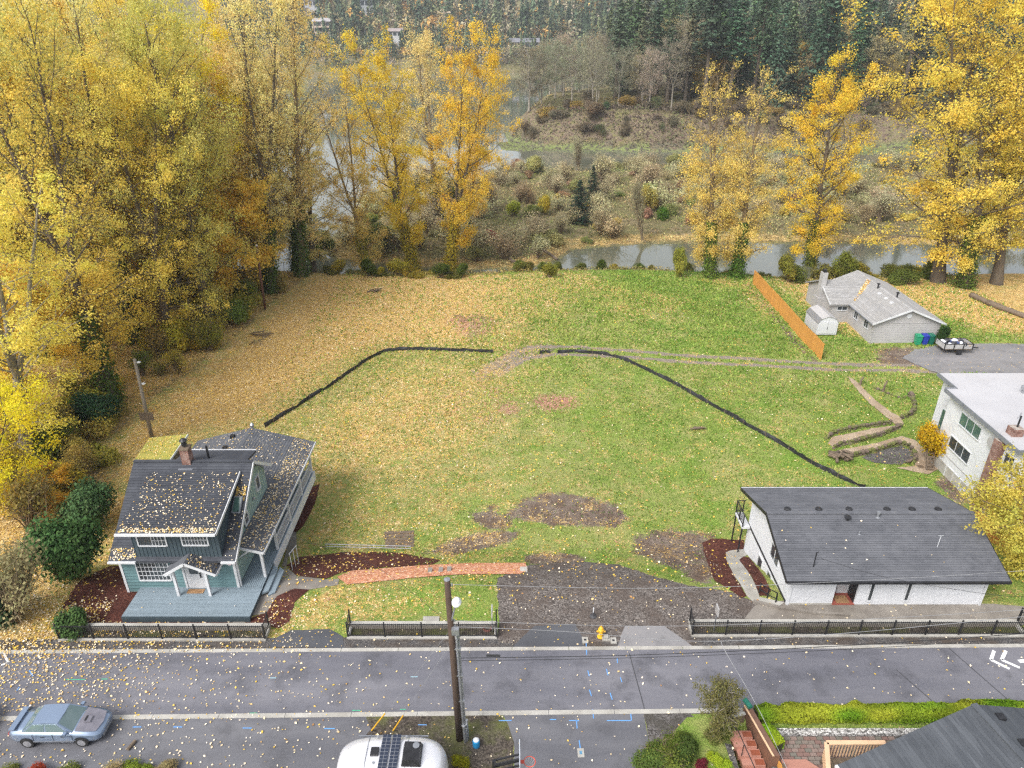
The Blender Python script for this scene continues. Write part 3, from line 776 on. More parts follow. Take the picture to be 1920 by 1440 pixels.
    if ivy:
        zz = rg.uniform(0, 1, ivy) ** 1.3 * Ht * 0.28; az = rg.uniform(0, 6.28, ivy)
        rr = Ht * trunk_r * 1.3 + np.abs(rg.normal(0, 0.28, ivy)) * (1.5 - zz / (Ht * 0.28))
        cx = np.interp(zz, base[:, 2], base[:, 0]); cy = np.interp(zz, base[:, 2], base[:, 1])
        C = np.stack([cx + rr * np.cos(az), cy + rr * np.sin(az), zz], 1)
        nr = np.stack([np.cos(az), np.sin(az), np.full(ivy, .5)], 1) + rg.normal(0, .5, (ivy, 3))
        a, b, c = leaf_quads(rg, C, nr, 0.24, 0.85, rg.uniform(.6, 1.2, ivy), rg.uniform(0, 1, ivy))
        im = npmesh('ivy', a, b, [M_EVERG]); vcol(im, 'lc', c)
    return dict(H=Ht, trunk=tm, crown=cm, ivy=im, leaf=M_LEAF)
def conifer(seed, Ht, r, bare, nwh, per, quads, size, droop=0.25, irregular=0.25):
    rg = np.random.RandomState(seed); V, F = [], []
    zt = np.linspace(0, Ht, 8)
    tube_np(V, F, np.stack([rg.normal(0, .06, 8) * zt / Ht, rg.normal(0, .06, 8) * zt / Ht, zt], 1), np.linspace(Ht * 0.014, 0.05, 8), 7)
    C, N, T, A = [], [], [], []
    for k in range(nwh):
        q = (k + rg.rand()) / nwh; z = Ht * (bare + (0.995 - bare) * q)
        L0 = r * (1 - q) ** 0.75 * (0.55 + 0.45 * min(1, q * 6 + .3))
        for j in range(per):
            az = rg.uniform(0, 6.28); L = max(0.25, L0 * rg.uniform(1 - irregular * 1.8, 1 + irregular)); dv = np.array([np.cos(az), np.sin(az), 0.0])
            end = np.array([0, 0, z]) + dv * L + np.array([0, 0, -droop * L + 0.1 * L * q])
            tube_np(V, F, np.stack([np.array([0, 0, z]), (np.array([0, 0, z]) + end) / 2 + np.array([0, 0, .06 * L]), end]), [0.05 * (1.1 - q) + .01, 0.03, 0.01], 3)
            nq = max(2, int(quads * L / r) + 1); s = rg.uniform(0.12, 1.05, nq)[:, None]
            side = np.array([-dv[1], dv[0], 0.0])
            p = np.array([0, 0, z]) * (1 - s) + end * s + side * rg.normal(0, 0.16, (nq, 1)) * L * (1.1 - s) + rg.normal(0, .08, (nq, 3)) * size * 2
            C.append(p); N.append(np.array([0, 0, 1.0]) + rg.normal(0, .55, (nq, 3)) + dv * 0.3); tt = rg.uniform(.65, 1.15); T.append(np.full(nq, tt) * rg.uniform(.8, 1.2, nq)); A.append(rg.uniform(0, 1, nq))
    C = np.concatenate(C); N = np.concatenate(N)
    a, b, c = leaf_quads(rg, C, N, size, 0.5, np.concatenate(T), np.concatenate(A))
    tm = npmesh('trunk', np.concatenate(V), np.concatenate(F), [M_BARK], True)
    cm = npmesh('crown', a, b, [M_EVERG]); vcol(cm, 'lc', c)
    return dict(H=Ht, trunk=tm, crown=cm, ivy=None, leaf=M_EVERG)
def bush(seed, Ht, r, nleaf, lsize, nst=16, m=None, flat=1.0, lobes=9):
    """several stems and lobes of leaves"""
    rg = np.random.RandomState(seed); V, F = [], []
    ctr = []
    for k in range(lobes):
        az = rg.uniform(0, 6.28); rr = r * rg.uniform(0.0, 0.75); z = Ht * rg.uniform(0.3, 0.85) * (1 - 0.35 * (rr / r) ** 2)
        ctr.append((rr * np.cos(az), rr * np.sin(az), z, r * rg.uniform(0.28, 0.5)))
    ctr = np.array(ctr)
    for k in range(nst):
        c = ctr[k % lobes]; e = c[:3] + rg.normal(0, c[3] * .6, 3); e[2] = max(e[2], .1)
        tt = np.linspace(0, 1, 5)[:, None]
        p = np.array([rg.normal(0, .08), rg.normal(0, .08), 0]) * (1 - tt) + e * tt + np.array([0, 0, 1]) * (np.sin(tt * np.pi) * Ht * 0.08)
        tube_np(V, F, p, np.linspace(0.03 + .008 * Ht, 0.008, 5), 4)
        for j in range(4):
            s = rg.uniform(.4, 1); pb = p[int(s * 4)]; dv = unit(rg.normal(0, .6, 3) + np.array([0, 0, .6]))
            tube_np(V, F, np.stack([pb, pb + dv * Ht * .16, pb + dv * Ht * .3]), [.012, .009, .005], 3)
    ti = rg.randint(0, lobes, nleaf)
    off = unit(rg.normal(0, 1, (nleaf, 3))) * np.abs(rg.normal(0.85, 0.22, (nleaf, 1)))
    C = ctr[ti, :3] + off * ctr[ti, 3][:, None] * np.array([1, 1, flat]); C[:, 2] = np.maximum(C[:, 2], 0.03)
    ct = rg.uniform(.75, 1.15, lobes); cg = rg.uniform(0, .8, lobes)
    a, b, c = leaf_quads(rg, C, off + rg.normal(0, .6, (nleaf, 3)) + np.array([0, 0, .5]), lsize, 0.7, ct[ti] * rg.uniform(.75, 1.25, nleaf), np.clip(cg[ti] + rg.normal(0, .25, nleaf), 0, 1))
    tm = npmesh('stems', np.concatenate(V), np.concatenate(F), [M_BARKT], True)
    cm = npmesh('foliage', a, b, [m or M_LEAF]); vcol(cm, 'lc', c)
    return dict(H=Ht, trunk=tm, crown=cm, ivy=None, bush=True)

COTTON = [broadleaf(11, 32, 0.09, 6.8, 28000, 0.20, 60, 0.95, 2, 0.85, trunk_r=0.0165, nsub=7, limb_r=.42, sparse=.62, ivy=2500),
          broadleaf(12, 32, 0.14, 6.0, 25000, 0.20, 56, 1.05, 3, 0.8, trunk_r=0.016, nsub=7, limb_r=.42, sparse=.62),
          broadleaf(13, 30, 0.08, 7.6, 33000, 0.20, 64, 0.8, 2, 0.95, trunk_r=0.017, nsub=7, limb_r=.42, sparse=.62)]
SPARSE = [broadleaf(21, 33, 0.13, 5.6, 17000, 0.20, 62, 1.15, 2, 0.8, trunk_r=0.0155, nsub=8, limb_r=.4, sparse=.8, ivy=2500),
          broadleaf(22, 30, 0.07, 5.4, 17000, 0.20, 58, 1.0, 2, 0.9, sparse=0.85, trunk_r=0.0155, nsub=9, bare_top=0.45, limb_r=.42, ivy=3000)]
GOLD = [broadleaf(31, 28, 0.13, 6.4, 34000, 0.21, 50, 0.85, 2, 0.95, sparse=0.9, trunk_r=0.019, limb_r=.42, ivy=3200),
        broadleaf(32, 28, 0.11, 6.5, 31000, 0.21, 48, 0.8, 0, 1.0, sparse=0.88, bare_top=0.16, trunk_r=0.019, limb_r=.42, ivy=3000)]
MAPLE = [broadleaf(41, 13, 0.2, 4.6, 15000, 0.18, 34, 0.7, 2, 0.75, trunk_r=0.013, nsub=7),
         broadleaf(42, 9, 0.15, 3.6, 16000, 0.18, 28, 0.75, 3, 0.6, trunk_r=0.013, nsub=6)]
BARE = [broadleaf(51, 20, 0.25, 6.8, 5000, 0.35, 44, 0.85, 3, 0.9, trunk_r=0.017, nsub=10, limb_r=.42),
        broadleaf(52, 17, 0.3, 5.6, 3500, 0.32, 36, 0.95, 2, 0.9, trunk_r=0.016, nsub=10, limb_r=.42)]
FIR = [conifer(61, 42, 5.8, 0.10, 60, 7, 14, 1.05, 0.3), conifer(62, 44, 5.0, 0.42, 44, 7, 13, 1.05, 0.35, 0.35), conifer(63, 36, 5.4, 0.06, 54, 7, 14, 1.0, 0.22, .3)]
MINI = broadleaf(43, 2.6, 0.28, 0.95, 7000, 0.085, 26, 0.8, 3, 0.24, trunk_r=0.014, nsub=6)
SPRUCE = [conifer(64, 7.5, 2.3, 0.03, 40, 9, 14, 0.28, 0.1, .15)]
BUSH = [bush(71, 2.2, 1.7, 3600, 0.20), bush(72, 3.4, 1.9, 4200, 0.20, 22), bush(73, 1.3, 2.0, 3200, 0.20, flat=.7)]
TWIG = [bush(74, 3.4, 1.7, 1700, 0.15, 44, lobes=14), bush(75, 2.6, 1.9, 1500, 0.14, 44, lobes=14)]
EVER = [bush(76, 3.6, 2.1, 9000, 0.21, 18, M_EVERG, lobes=12), bush(77, 2.4, 1.7, 5000, 0.2, 14, M_EVERG)]
GRASSY = []

YEL_C = (0.95, 0.72, 0.16); GOLD_C = (0.93, 0.63, 0.055); PALE_C = (0.96, 0.79, 0.34); OLIVE_C = (0.80, 0.71, 0.20); ORNG_C = (0.66, 0.36, 0.09); TAN_C = (0.55, 0.42, 0.22)
VEG_CACHE = {}
def plant(name, p, base, top, sx, color, label, cat, group=None, rz=None, bark_m=None, ivy_c=(0.10, 0.14, 0.03)):
    """one plant: the prototype's parts copied under an Empty that stands at base and points to top"""
    base = Vector(base); top = Vector(top)
    d = top - base; hgt = d.length
    e = thing(name, base, label, cat, group)
    q = Vector((0, 0, 1)).rotation_difference(d.normalized())
    rz = rnd.uniform(0, 6.28) if rz is None else rz
    e.rotation_mode = 'QUATERNION'
    e.rotation_quaternion = q @ Euler((0, 0, rz)).to_quaternion()
    e.scale = (sx, sx, hgt / p['H'])
    isb = p.get('bush')
    t = bpy.data.objects.new('stems' if isb else 'trunk', p['trunk']); link(t, e)
    c = bpy.data.objects.new('foliage' if isb else 'crown', p['crown']); link(c, e)
    c.color = c4(color)
    if bark_m:
        t.material_slots[0].link = 'OBJECT'; t.material_slots[0].material = bark_m
    if p.get('ivy'):
        i = bpy.data.objects.new('ivy', p['ivy']); link(i, e); i.color = c4(ivy_c)
    return e
def jit(c, k=0.12):
    b = rnd.uniform(1 - k, 1 + k)
    return tuple(min(1, max(0, v * b * rnd.uniform(1 - k * .5, 1 + k * .5))) for v in c)
def tree_px(name, p, base_px, top_px, sx, color, label, group=None, dy=0.0, cat='tree', rz=None, bark_m=None, bz=None, ivy_c=(0.10, 0.14, 0.03)):
    b = GH3(*base_px) if bz is None else Vector((*G(base_px[0], base_px[1], bz), bz))
    t = at(top_px[0], top_px[1], b.y + dy)
    return plant(name, p, b - Vector((0, 0, .15)), t, sx, color, label, cat, group, rz, bark_m, ivy_c)

# ---- single trees along the far edge of the lot (left to right)
tree_px('cottonwood_tree', SPARSE[0], (508, 548), (478, -40), 0.95, PALE_C, 'tall thin cottonwood with dark trunk at the corner of the leafy field', bark_m=M_BARK)
tree_px('cottonwood_tree', SPARSE[0], (488, 520), (420, -30), 0.9, (0.95, 0.72, 0.300), 'pale cottonwood just left of the thin dark trunk at the field corner')
tree_px('cottonwood_tree', SPARSE[0], (566, 516), (545, -60), 1.0, (0.95, 0.72, 0.300), 'tall pale cottonwood right of the field corner with leafy trunk', bark_m=M_BARKT)
tree_px('cottonwood_tree', SPARSE[1], (692, 512), (606, 120), 0.85, (0.87, 0.63, 0.196), 'slender leaning cottonwood with ivy base left of the gold trees', bark_m=M_BARKT, ivy_c=(.42, .33, .05))
tree_px('poplar_tree', GOLD[0], (776, 505), (676, 85), 0.95, (0.89, 0.64, 0.080), 'gold poplar leaning left with curved dark trunk', ivy_c=(.50, .36, .04))
tree_px('cottonwood_tree', SPARSE[0], (822, 418), (785, 62), 1.15, (0.95, 0.72, 0.300), 'pale peach cottonwood behind the two gold poplars', bark_m=M_BARKT, bz=-6.4)
tree_px('poplar_tree', GOLD[0], (842, 507), (893, 70), 0.92, (0.95, 0.64, 0.089), 'gold poplar with forked dark trunk right of the leaning one', ivy_c=(.55, .38, .04), rz=2.0)
tree_px('cottonwood_tree', SPARSE[1], (872, 432), (920, 150), 0.9, (0.95, 0.64, 0.196), 'thin orange cottonwood behind the forked gold poplar', bz=-6.4)
tree_px('cottonwood_tree', SPARSE[1], (742, 395), (738, 140), 0.9, (0.95, 0.72, 0.300), 'thin peach tree on the island behind the leaning poplar', bz=-6.5)
tree_px('cottonwood_tree', SPARSE[1], (1332, 520), (1345, 92), 0.9, (0.87, 0.63, 0.178), 'thin half bare cottonwood, left one of the ivy pair', ivy_c=(.14, .19, .03), bark_m=M_BARKT)
tree_px('cottonwood_tree', SPARSE[1], (1382, 520), (1440, 100), 0.95, (0.87, 0.64, 0.196), 'half bare cottonwood, right one of the ivy pair', ivy_c=(.10, .17, .025), rz=1.2, bark_m=M_BARKT)
tree_px('poplar_tree', GOLD[1], (1518, 510), (1572, 118), 1.05, (0.95, 0.66, 0.080), 'bright gold poplar with bare topmost twigs behind the board fence', ivy_c=(.16, .17, .03))
tree_px('cottonwood_tree', COTTON[2], (1758, 528), (1830, -70), 1.36, (0.92, 0.67, 0.124), 'large yellow cottonwood behind the grey ranch house', ivy_c=(.13, .16, .03))
tree_px('cottonwood_tree', COTTON[0], (1808, 538), (1905, -20), 1.1, (0.89, 0.68, 0.142), 'large yellow cottonwood at the right edge by the creek', ivy_c=(.13, .16, .03))
tree_px('cottonwood_tree', COTTON[1], (1868, 532), (1945, 70), 1.15, (0.84, .64, .12), 'yellow cottonwood behind the log at the right edge')
tree_px('cottonwood_tree', COTTON[2], (1975, 520), (2040, 40), 1.1, (0.87, 0.62, 0.142), 'yellow cottonwood mostly cut off by the right edge')
tree_px('ivy_snag', EVER[0], (1277, 520), (1277, 462), 0.45, (0.33, 0.30, 0.050), 'short ivy covered snag at the water left of the ivy pair', cat='tree')
tree_px('street_tree', MAPLE[1], (1940, 1070), (1908, 905), 0.8, (0.72, 0.59, 0.124), 'yellow green maple at the right corner of the white house')
tree_px('maple_tree', MAPLE[1], (1965, 1010), (1935, 925), 0.9, (0.83, 0.59, 0.124), 'yellow maple at the right edge above the low white house')

# ---- the grove on the left
grove_pts = []
poly_in = WOODS
for k in range(6000):
    x = rnd.uniform(-78, -26); y = rnd.uniform(40, 112)
    if float(sdist(poly_in, np.array([x]), np.array([y]))[0]) < 2.6 + 2.5 * rnd.random(): continue
    if (x / y) < -0.98: continue
    if any((x - a) ** 2 + (y - b) ** 2 < 4.6 ** 2 for a, b in grove_pts): continue
    grove_pts.append((x, y))
    if len(grove_pts) > 56: break
GL = {'y': 'yellow cottonwood', 'o': 'olive yellow cottonwood', 'p': 'pale straw cottonwood', 'm': 'low yellow tree'}
def grove_place(x, y):
    e = float(sdist(WOODS, np.array([x]), np.array([y]))[0])
    side = 'at the field edge' if e < 6 else ('by the left edge' if x / y < -.72 else 'deep inside')
    dep = 'by the teal house' if y < 60 else ('halfway along' if y < 80 else 'at the creek end')
    return ' ' + side + ' of the left grove ' + dep
for i, (x, y) in enumerate(sorted(grove_pts, key=lambda q: q[1])):
    z = h1(x, y) - 0.15
    small = (y < 56) or rnd.random() < 0.2
    if small:
        hh = rnd.uniform(8, 15); p = MAPLE[i % 2]; col, l = jit((0.88, .64, .13)), 'm'
        plant('understory_tree', p, (x, y, z), (x + rnd.uniform(-1, 1), y - rnd.uniform(0, 1), z + hh), hh / p['H'] * rnd.uniform(.9, 1.15), col, GL[l] + grove_place(x, y), 'tree', 'understory trees of the left grove')
    else:
        hh = rnd.uniform(26, 37); k = rnd.random()
        p = (COTTON + SPARSE[:1])[i % 4]
        l, col = ('y', jit(YEL_C)) if k < .3 else (('o', jit(OLIVE_C)) if k < .62 else ('p', jit(PALE_C)))
        if i % 7 == 0: col = jit(GOLD_C)
        plant('cottonwood_tree', p, (x, y, z), (x + rnd.uniform(-2, 1.5), y + rnd.uniform(-2, 2), z + hh), rnd.uniform(.85, 1.1), col, ('tall ' if hh > 32 else '') + GL[l] + grove_place(x, y), 'tree', 'cottonwoods of the left grove')
tree_px('poplar_tree', COTTON[0], (385, 560), (330, 20), 0.95, (0.95, 0.74, 0.053), 'brightest gold poplar at the front of the left grove', ivy_c=(.06, .10, .025))
tree_px('cottonwood_tree', COTTON[1], (52, 880), (2, 330), 0.9, (0.95, 0.78, 0.171), 'pale cottonwood with light grey trunk near the left edge', bark_m=M_BARKP)
tree_px('maple_tree', MAPLE[0], (-30, 985), (-20, 720), 0.75, (0.95, 0.78, 0.053), 'bright yellow maple cut by the left edge')
tree_px('maple_tree', MAPLE[1], (92, 960), (84, 890), 0.55, (0.92, 0.58, 0.099), 'small orange maple left of the teal house')
for (bp, tp, sx, col, lab, pr) in [((108, 1085), (104, 968), .95, (0.085, .145, .045), 'large dark green rhododendron left of the teal house', 0), ((160, 1000), (152, 912), .85, (0.095, .145, .055), 'dark green evergreen shrub behind the rhododendron', 0),
                                   ((128, 800), (124, 752), .7, (0.16, .26, .03), 'bright green young conifer shrub at the grove edge', 1), ((172, 800), (168, 735), .9, (0.05, .095, .045), 'blue green shrub at the grove edge below the pole', 0),
                                   ((140, 1188), (112, 1148), .65, (0.10, .16, .05), 'small green shrub at the left end of the left fence', 1), ((-12, 1170), (-8, 1095), .9, (0.09, .13, .06), 'grey green shrub at the left picture edge', 1),
                                   ((600, 480), (600, 432), 1.3, (0.14, .16, .035), 'green bramble thicket on the left bank of the island', 0), ((700, 470), (700, 420), 1.4, (0.11, .13, .03), 'dark green thicket between the leaning trees', 0)]:
    tree_px('evergreen_shrub', EVER[pr], bp, tp, sx, col, lab, cat='shrub')
for (bp, tp, sx, col, lab) in [((30, 1165), (40, 1010), 1.15, (0.46, .38, .20), 'pale twiggy bush left of the rhododendron'), ((60, 1000), (70, 880), 1.3, (0.36, .27, .09), 'brown yellow bush under the left grove'), ((20, 930), (30, 830), 1.2, (0.45, .34, .06), 'yellow brown bush at the left edge')]:
    tree_px('twiggy_bush', TWIG[0], bp, tp, sx, col, lab, cat='bush')
# brush along the grove edge
for i in range(70):
    t = rnd.random() * (len(WOODLINE) - 5) + 3; k = int(t); a, b = WOODLINE[k], WOODLINE[min(k + 1, len(WOODLINE) - 1)]
    x = a[0] + (b[0] - a[0]) * (t - k) - rnd.uniform(.6, 6); y = a[1] + (b[1] - a[1]) * (t - k) + rnd.uniform(-.8, 1.5)
    p = (BUSH + TWIG)[i % 5]; s = rnd.uniform(.7, 1.25); col = jit(rnd.choice([(0.42, .38, .08), (0.58, .45, .08), (0.22, .27, .06), (0.50, .37, .11), (.66, .48, .07)]))
    z = h1(x, y) - .05
    plant('undergrowth_bush', p, (x, y, z), (x, y, z + p['H'] * s), s, col, ['rounded', 'upright', 'low spreading', 'twiggy', 'small twiggy'][i % 5] + ' undergrowth bush at the left grove edge, ' + ('near the teal house' if y < 55 else ('halfway along the field' if y < 75 else 'at the creek end')), 'bush', 'undergrowth along the left grove')

# ---- creek banks and island brush
def scatter_in(poly, n, dmin, test=None, tries=40):
    xs = [p[0] for p in poly]; ys = [p[1] for p in poly]; out = []
    for _ in range(n * tries):
        x = rnd.uniform(min(xs), max(xs)); y = rnd.uniform(min(ys), max(ys))
        if abs(x / y) > 0.85: continue
        if float(sdist(poly, np.array([x]), np.array([y]))[0]) < 1.2: continue
        if test and not test(x, y): continue
        if any((x - a) ** 2 + (y - b) ** 2 < dmin ** 2 for a, b in out): continue
        out.append((x, y))
        if len(out) >= n: break
    return out
ISL_KINDS = [('willow_shrub', 1, TWIG, (0.58, .46, .28), 'brown leafless willow shrub on the island between creek and river', (1.0, 2.1)),
             ('willow_shrub', 1, TWIG, (0.66, .58, .34), 'pale grey green willow shrub on the island', (1.1, 2.3)),
             ('bramble_mound', 1, BUSH, (0.46, .40, .17), 'olive brown bramble mound on the island', (.8, 1.6)),
             ('bramble_mound', 1, BUSH, (0.50, .30, .19), 'reddish brown bramble mound on the island', (.6, 1.1)),
             ('yellow_shrub', 1, BUSH, (0.78, .58, .14), 'small yellow leaved shrub on the island', (.6, 1.2)),
             ('green_shrub', 1, BUSH, (0.34, .36, .12), 'green leaved shrub on the island', (.6, 1.1))]
wts = [10, 9, 6, 4, 3, 3]
for i, (x, y) in enumerate(scatter_in(ISLAND, 290, 2.2)):
    nm, _, ps, col, lab, (s0, s1) = rnd.choices(ISL_KINDS, wts)[0]
    p = ps[i % len(ps)]; s = rnd.uniform(s0, s1); z = h1(x, y) - .05
    plant(nm, p, (x, y, z), (x + rnd.uniform(-.2, .2), y, z + p['H'] * s), s * 1.1, jit(col), lab + (', creek side' if y < 150 else (', middle' if y < 185 else ', river side')) + (' left' if x / y < .12 else (' centre' if x / y < .4 else ' right')), 'shrub', nm.replace('_', ' ') + 's of the island')
tree_px('spruce_tree', SPRUCE[0], (1090, 420), (1088, 338), 1.6, (0.03, .065, .04), 'small dark blue green spruce on the island, nearer one', bz=-6.3)
tree_px('spruce_tree', SPRUCE[0], (1114, 388), (1113, 310), 1.2, (0.032, .06, .035), 'narrow dark spruce on the island behind the other', bz=-6.4)
for (bp, tp, sx, col, lab, p) in [((1205, 448), (1195, 330), .8, (0.42, .36, .22), 'grey bare bush at the creek bank right of the spruces', TWIG[0]), ((1020, 405), (1021, 362), .8, (0.62, .46, .07), 'bright yellow sapling left of the spruces', BUSH[1]),
                                  ((962, 408), (962, 372), .7, (0.46, .46, .07), 'lime yellow bush on the island', BUSH[1]), ((914, 448), (914, 432), .9, (0.35, .08, .07), 'round red bush on the island', BUSH[0]),
                                  ((1085, 320), (1082, 250), .9, (0.50, .44, .28), 'pale bare sapling beside the far channel', TWIG[0]), ((1245, 415), (1245, 388), .6, (0.12, .22, .03), 'bright green bush near the creek bank', BUSH[0]),
                                  ((990, 385), (990, 345), 1.0, (0.40, .26, .14), 'rust brown bush on the island', TWIG[1]), ((1215, 400), (1212, 340), .9, (.55, .42, .12), 'straw yellow bush behind the creek bank', BUSH[1])]:
    tree_px('island_bush', p, bp, tp, sx * 1.3, col, lab, cat='bush', bz=-6.5)
# brambles on the near bank below the field edge
for i in range(64):
    x = rnd.uniform(-26, 62); y = float(bluff_y(x)) + rnd.uniform(-1.0, 4.5)
    if 5 < x < 30 and rnd.random() < .6: y += 3
    p = BUSH[i % 3]; s = rnd.uniform(.5, 1.0) * (1.25 if x > 38 else (.7 if x > -8 else .9)); z = h1(x, y) - .1
    if -6 < x < 36 and y < float(bluff_y(x)) + 2.5: continue
    col = jit(rnd.choice([(0.17, .18, .04), (0.24, .21, .05), (0.12, .15, .03), (.45, .33, .05)]))
    plant('bank_bramble', p, (x, y, z), (x, y, z + p['H'] * s), s, col, ['rounded', 'upright', 'low'][i % 3] + ' bramble on the near creek bank, ' + ('left of the gold poplars' if x < -12 else ('below the middle of the field' if x < 33 else 'behind the ranch house')), 'bush', 'brambles on the near bank')
for (bp, tp, sx, col, lab) in [((1030, 520), (1030, 488), .6, (0.34, .30, .05), 'round olive bush on the bank edge in the middle'), ((1590, 525), (1585, 468), 1.0, (0.22, .22, .04), 'dense olive thicket under the gold poplar'),
                               ((1480, 528), (1478, 470), .9, (0.30, .26, .05), 'olive bush left of the gold poplar trunk'), ((1700, 532), (1698, 506), 1.2, (0.16, .18, .04), 'dark bramble behind the ranch house'), ((1765, 650), (1768, 606), .55, (0.055, .10, .03), 'clipped dark green bush at the ranch house corner')]:
    tree_px('bank_bush', BUSH[1], bp, tp, sx, col, lab, cat='bush')

# ---- woods on the high bank, right
FC = [(0.125, .18, .10), (0.155, .20, .095), (0.10, .15, .085), (0.22, .22, .12)]
fp = []
for k in range(9000):
    x = rnd.uniform(12, 330); y = rnd.uniform(256, 420)
    if x / y > 0.86: continue
    dens = float(sstep(30, 62, x))
    if y < 275 and rnd.random() < .5: continue
    if rnd.random() > dens: continue
    if float(sdist(PLATEAU, np.array([x]), np.array([y]))[0]) < 4: continue
    if any((x - a) ** 2 + (y - b) ** 2 < 6.0 ** 2 for a, b in fp): continue
    fp.append((x, y))
    if len(fp) > 250: break
for i, (x, y) in enumerate(fp):
    z = h1(x, y) - .3; lone = x < 70
    p = FIR[1] if lone and rnd.random() < .7 else FIR[i % 3]
    hh = rnd.uniform(22, 47)
    plant('fir_tree', p, (x, y, z), (x + rnd.uniform(-.8, .8), y, z + hh), rnd.uniform(.9, 1.55), jit(FC[i % 4], .22), (('tall ' if hh > 36 else 'short ') + ['dark', 'green', 'blackish', 'olive'][i % 4] + ' long trunked fir at the left of the high bank woods, ' + ('front' if y < 280 else ('middle' if y < 320 else 'back')) if lone else ('tall ' if hh > 39 else '') + ['dark green', 'green', 'blackish green', 'olive green'][i % 4] + ' fir in the ' + ('front' if y < 285 else ('middle' if y < 320 else 'back')) + ' of the high bank woods, ' + ('left' if x / y < .32 else ('middle' if x / y < .55 else 'right')) + ' part'), 'tree', 'firs of the far high bank')
bp_ = []
for k in range(900):
    x = rnd.uniform(6, 58); y = rnd.uniform(258, 330)
    if float(sdist(PLATEAU, np.array([x]), np.array([y]))[0]) < 3: continue
    if any((x - a) ** 2 + (y - b) ** 2 < 6.5 ** 2 for a, b in bp_): continue
    bp_.append((x, y))
    if len(bp_) > 20: break
for i, (x, y) in enumerate(bp_):
    z = h1(x, y) - .3; hh = rnd.uniform(14, 22); p = BARE[i % 2]
    plant('oak_tree', p, (x, y, z), (x + rnd.uniform(-1, 1), y, z + hh), rnd.uniform(.8, 1.15), jit((0.38, .33, .23), .25), ('tall ' if hh > 18 else 'low ') + 'leafless grey oak on the high bank tip, ' + ('left end' if x < 22 else ('middle' if x < 40 else 'by the firs')) + (' in front' if y < 285 else ' behind'), 'tree', 'bare oaks of the high bank', bark_m=M_BARKP)
for i in range(34):
    x = rnd.uniform(60, 250); y = rnd.uniform(260, 345)
    if x / y > .85: continue
    z = h1(x, y) - .3; hh = rnd.uniform(14, 27); p = (BARE + MAPLE[:1])[i % 3]
    c_ = [(0.44, .37, .25), (0.55, .42, .20), (0.80, .50, .12)][i % 3]
    plant('bank_tree', p, (x, y, z), (x + rnd.uniform(-1, 1), y, z + hh), hh / p['H'] * rnd.uniform(.9, 1.2), jit(c_), ['grey bare', 'tan half bare', 'orange'][i % 3] + ' broadleaf tree among the firs, ' + ('left' if x / y < .4 else ('middle' if x / y < .6 else 'right')) + ' part', 'tree', 'broadleaf trees among the firs')
for i in range(150):
    x = rnd.uniform(4, 240); y = rnd.uniform(243, 264)
    if x / y > .85: continue
    z = h1(x, y) - .3; p = (BUSH + TWIG)[i % 5]; s = rnd.uniform(.8, 1.9)
    plant('slope_shrub', p, (x, y, z), (x, y, z + p['H'] * s), s * 1.2, jit(rnd.choice([(0.14, .18, .08), (0.24, .17, .11), (0.26, .21, .14), (0.22, .17, .12), (.42, .28, .09)])), ['rounded', 'upright', 'low', 'twiggy', 'small twiggy'][i % 5] + ' shrub on the eroded high bank slope, ' + ('left end' if x < 45 else ('middle' if x < 110 else 'right end')), 'shrub', 'shrubs on the high bank slope')

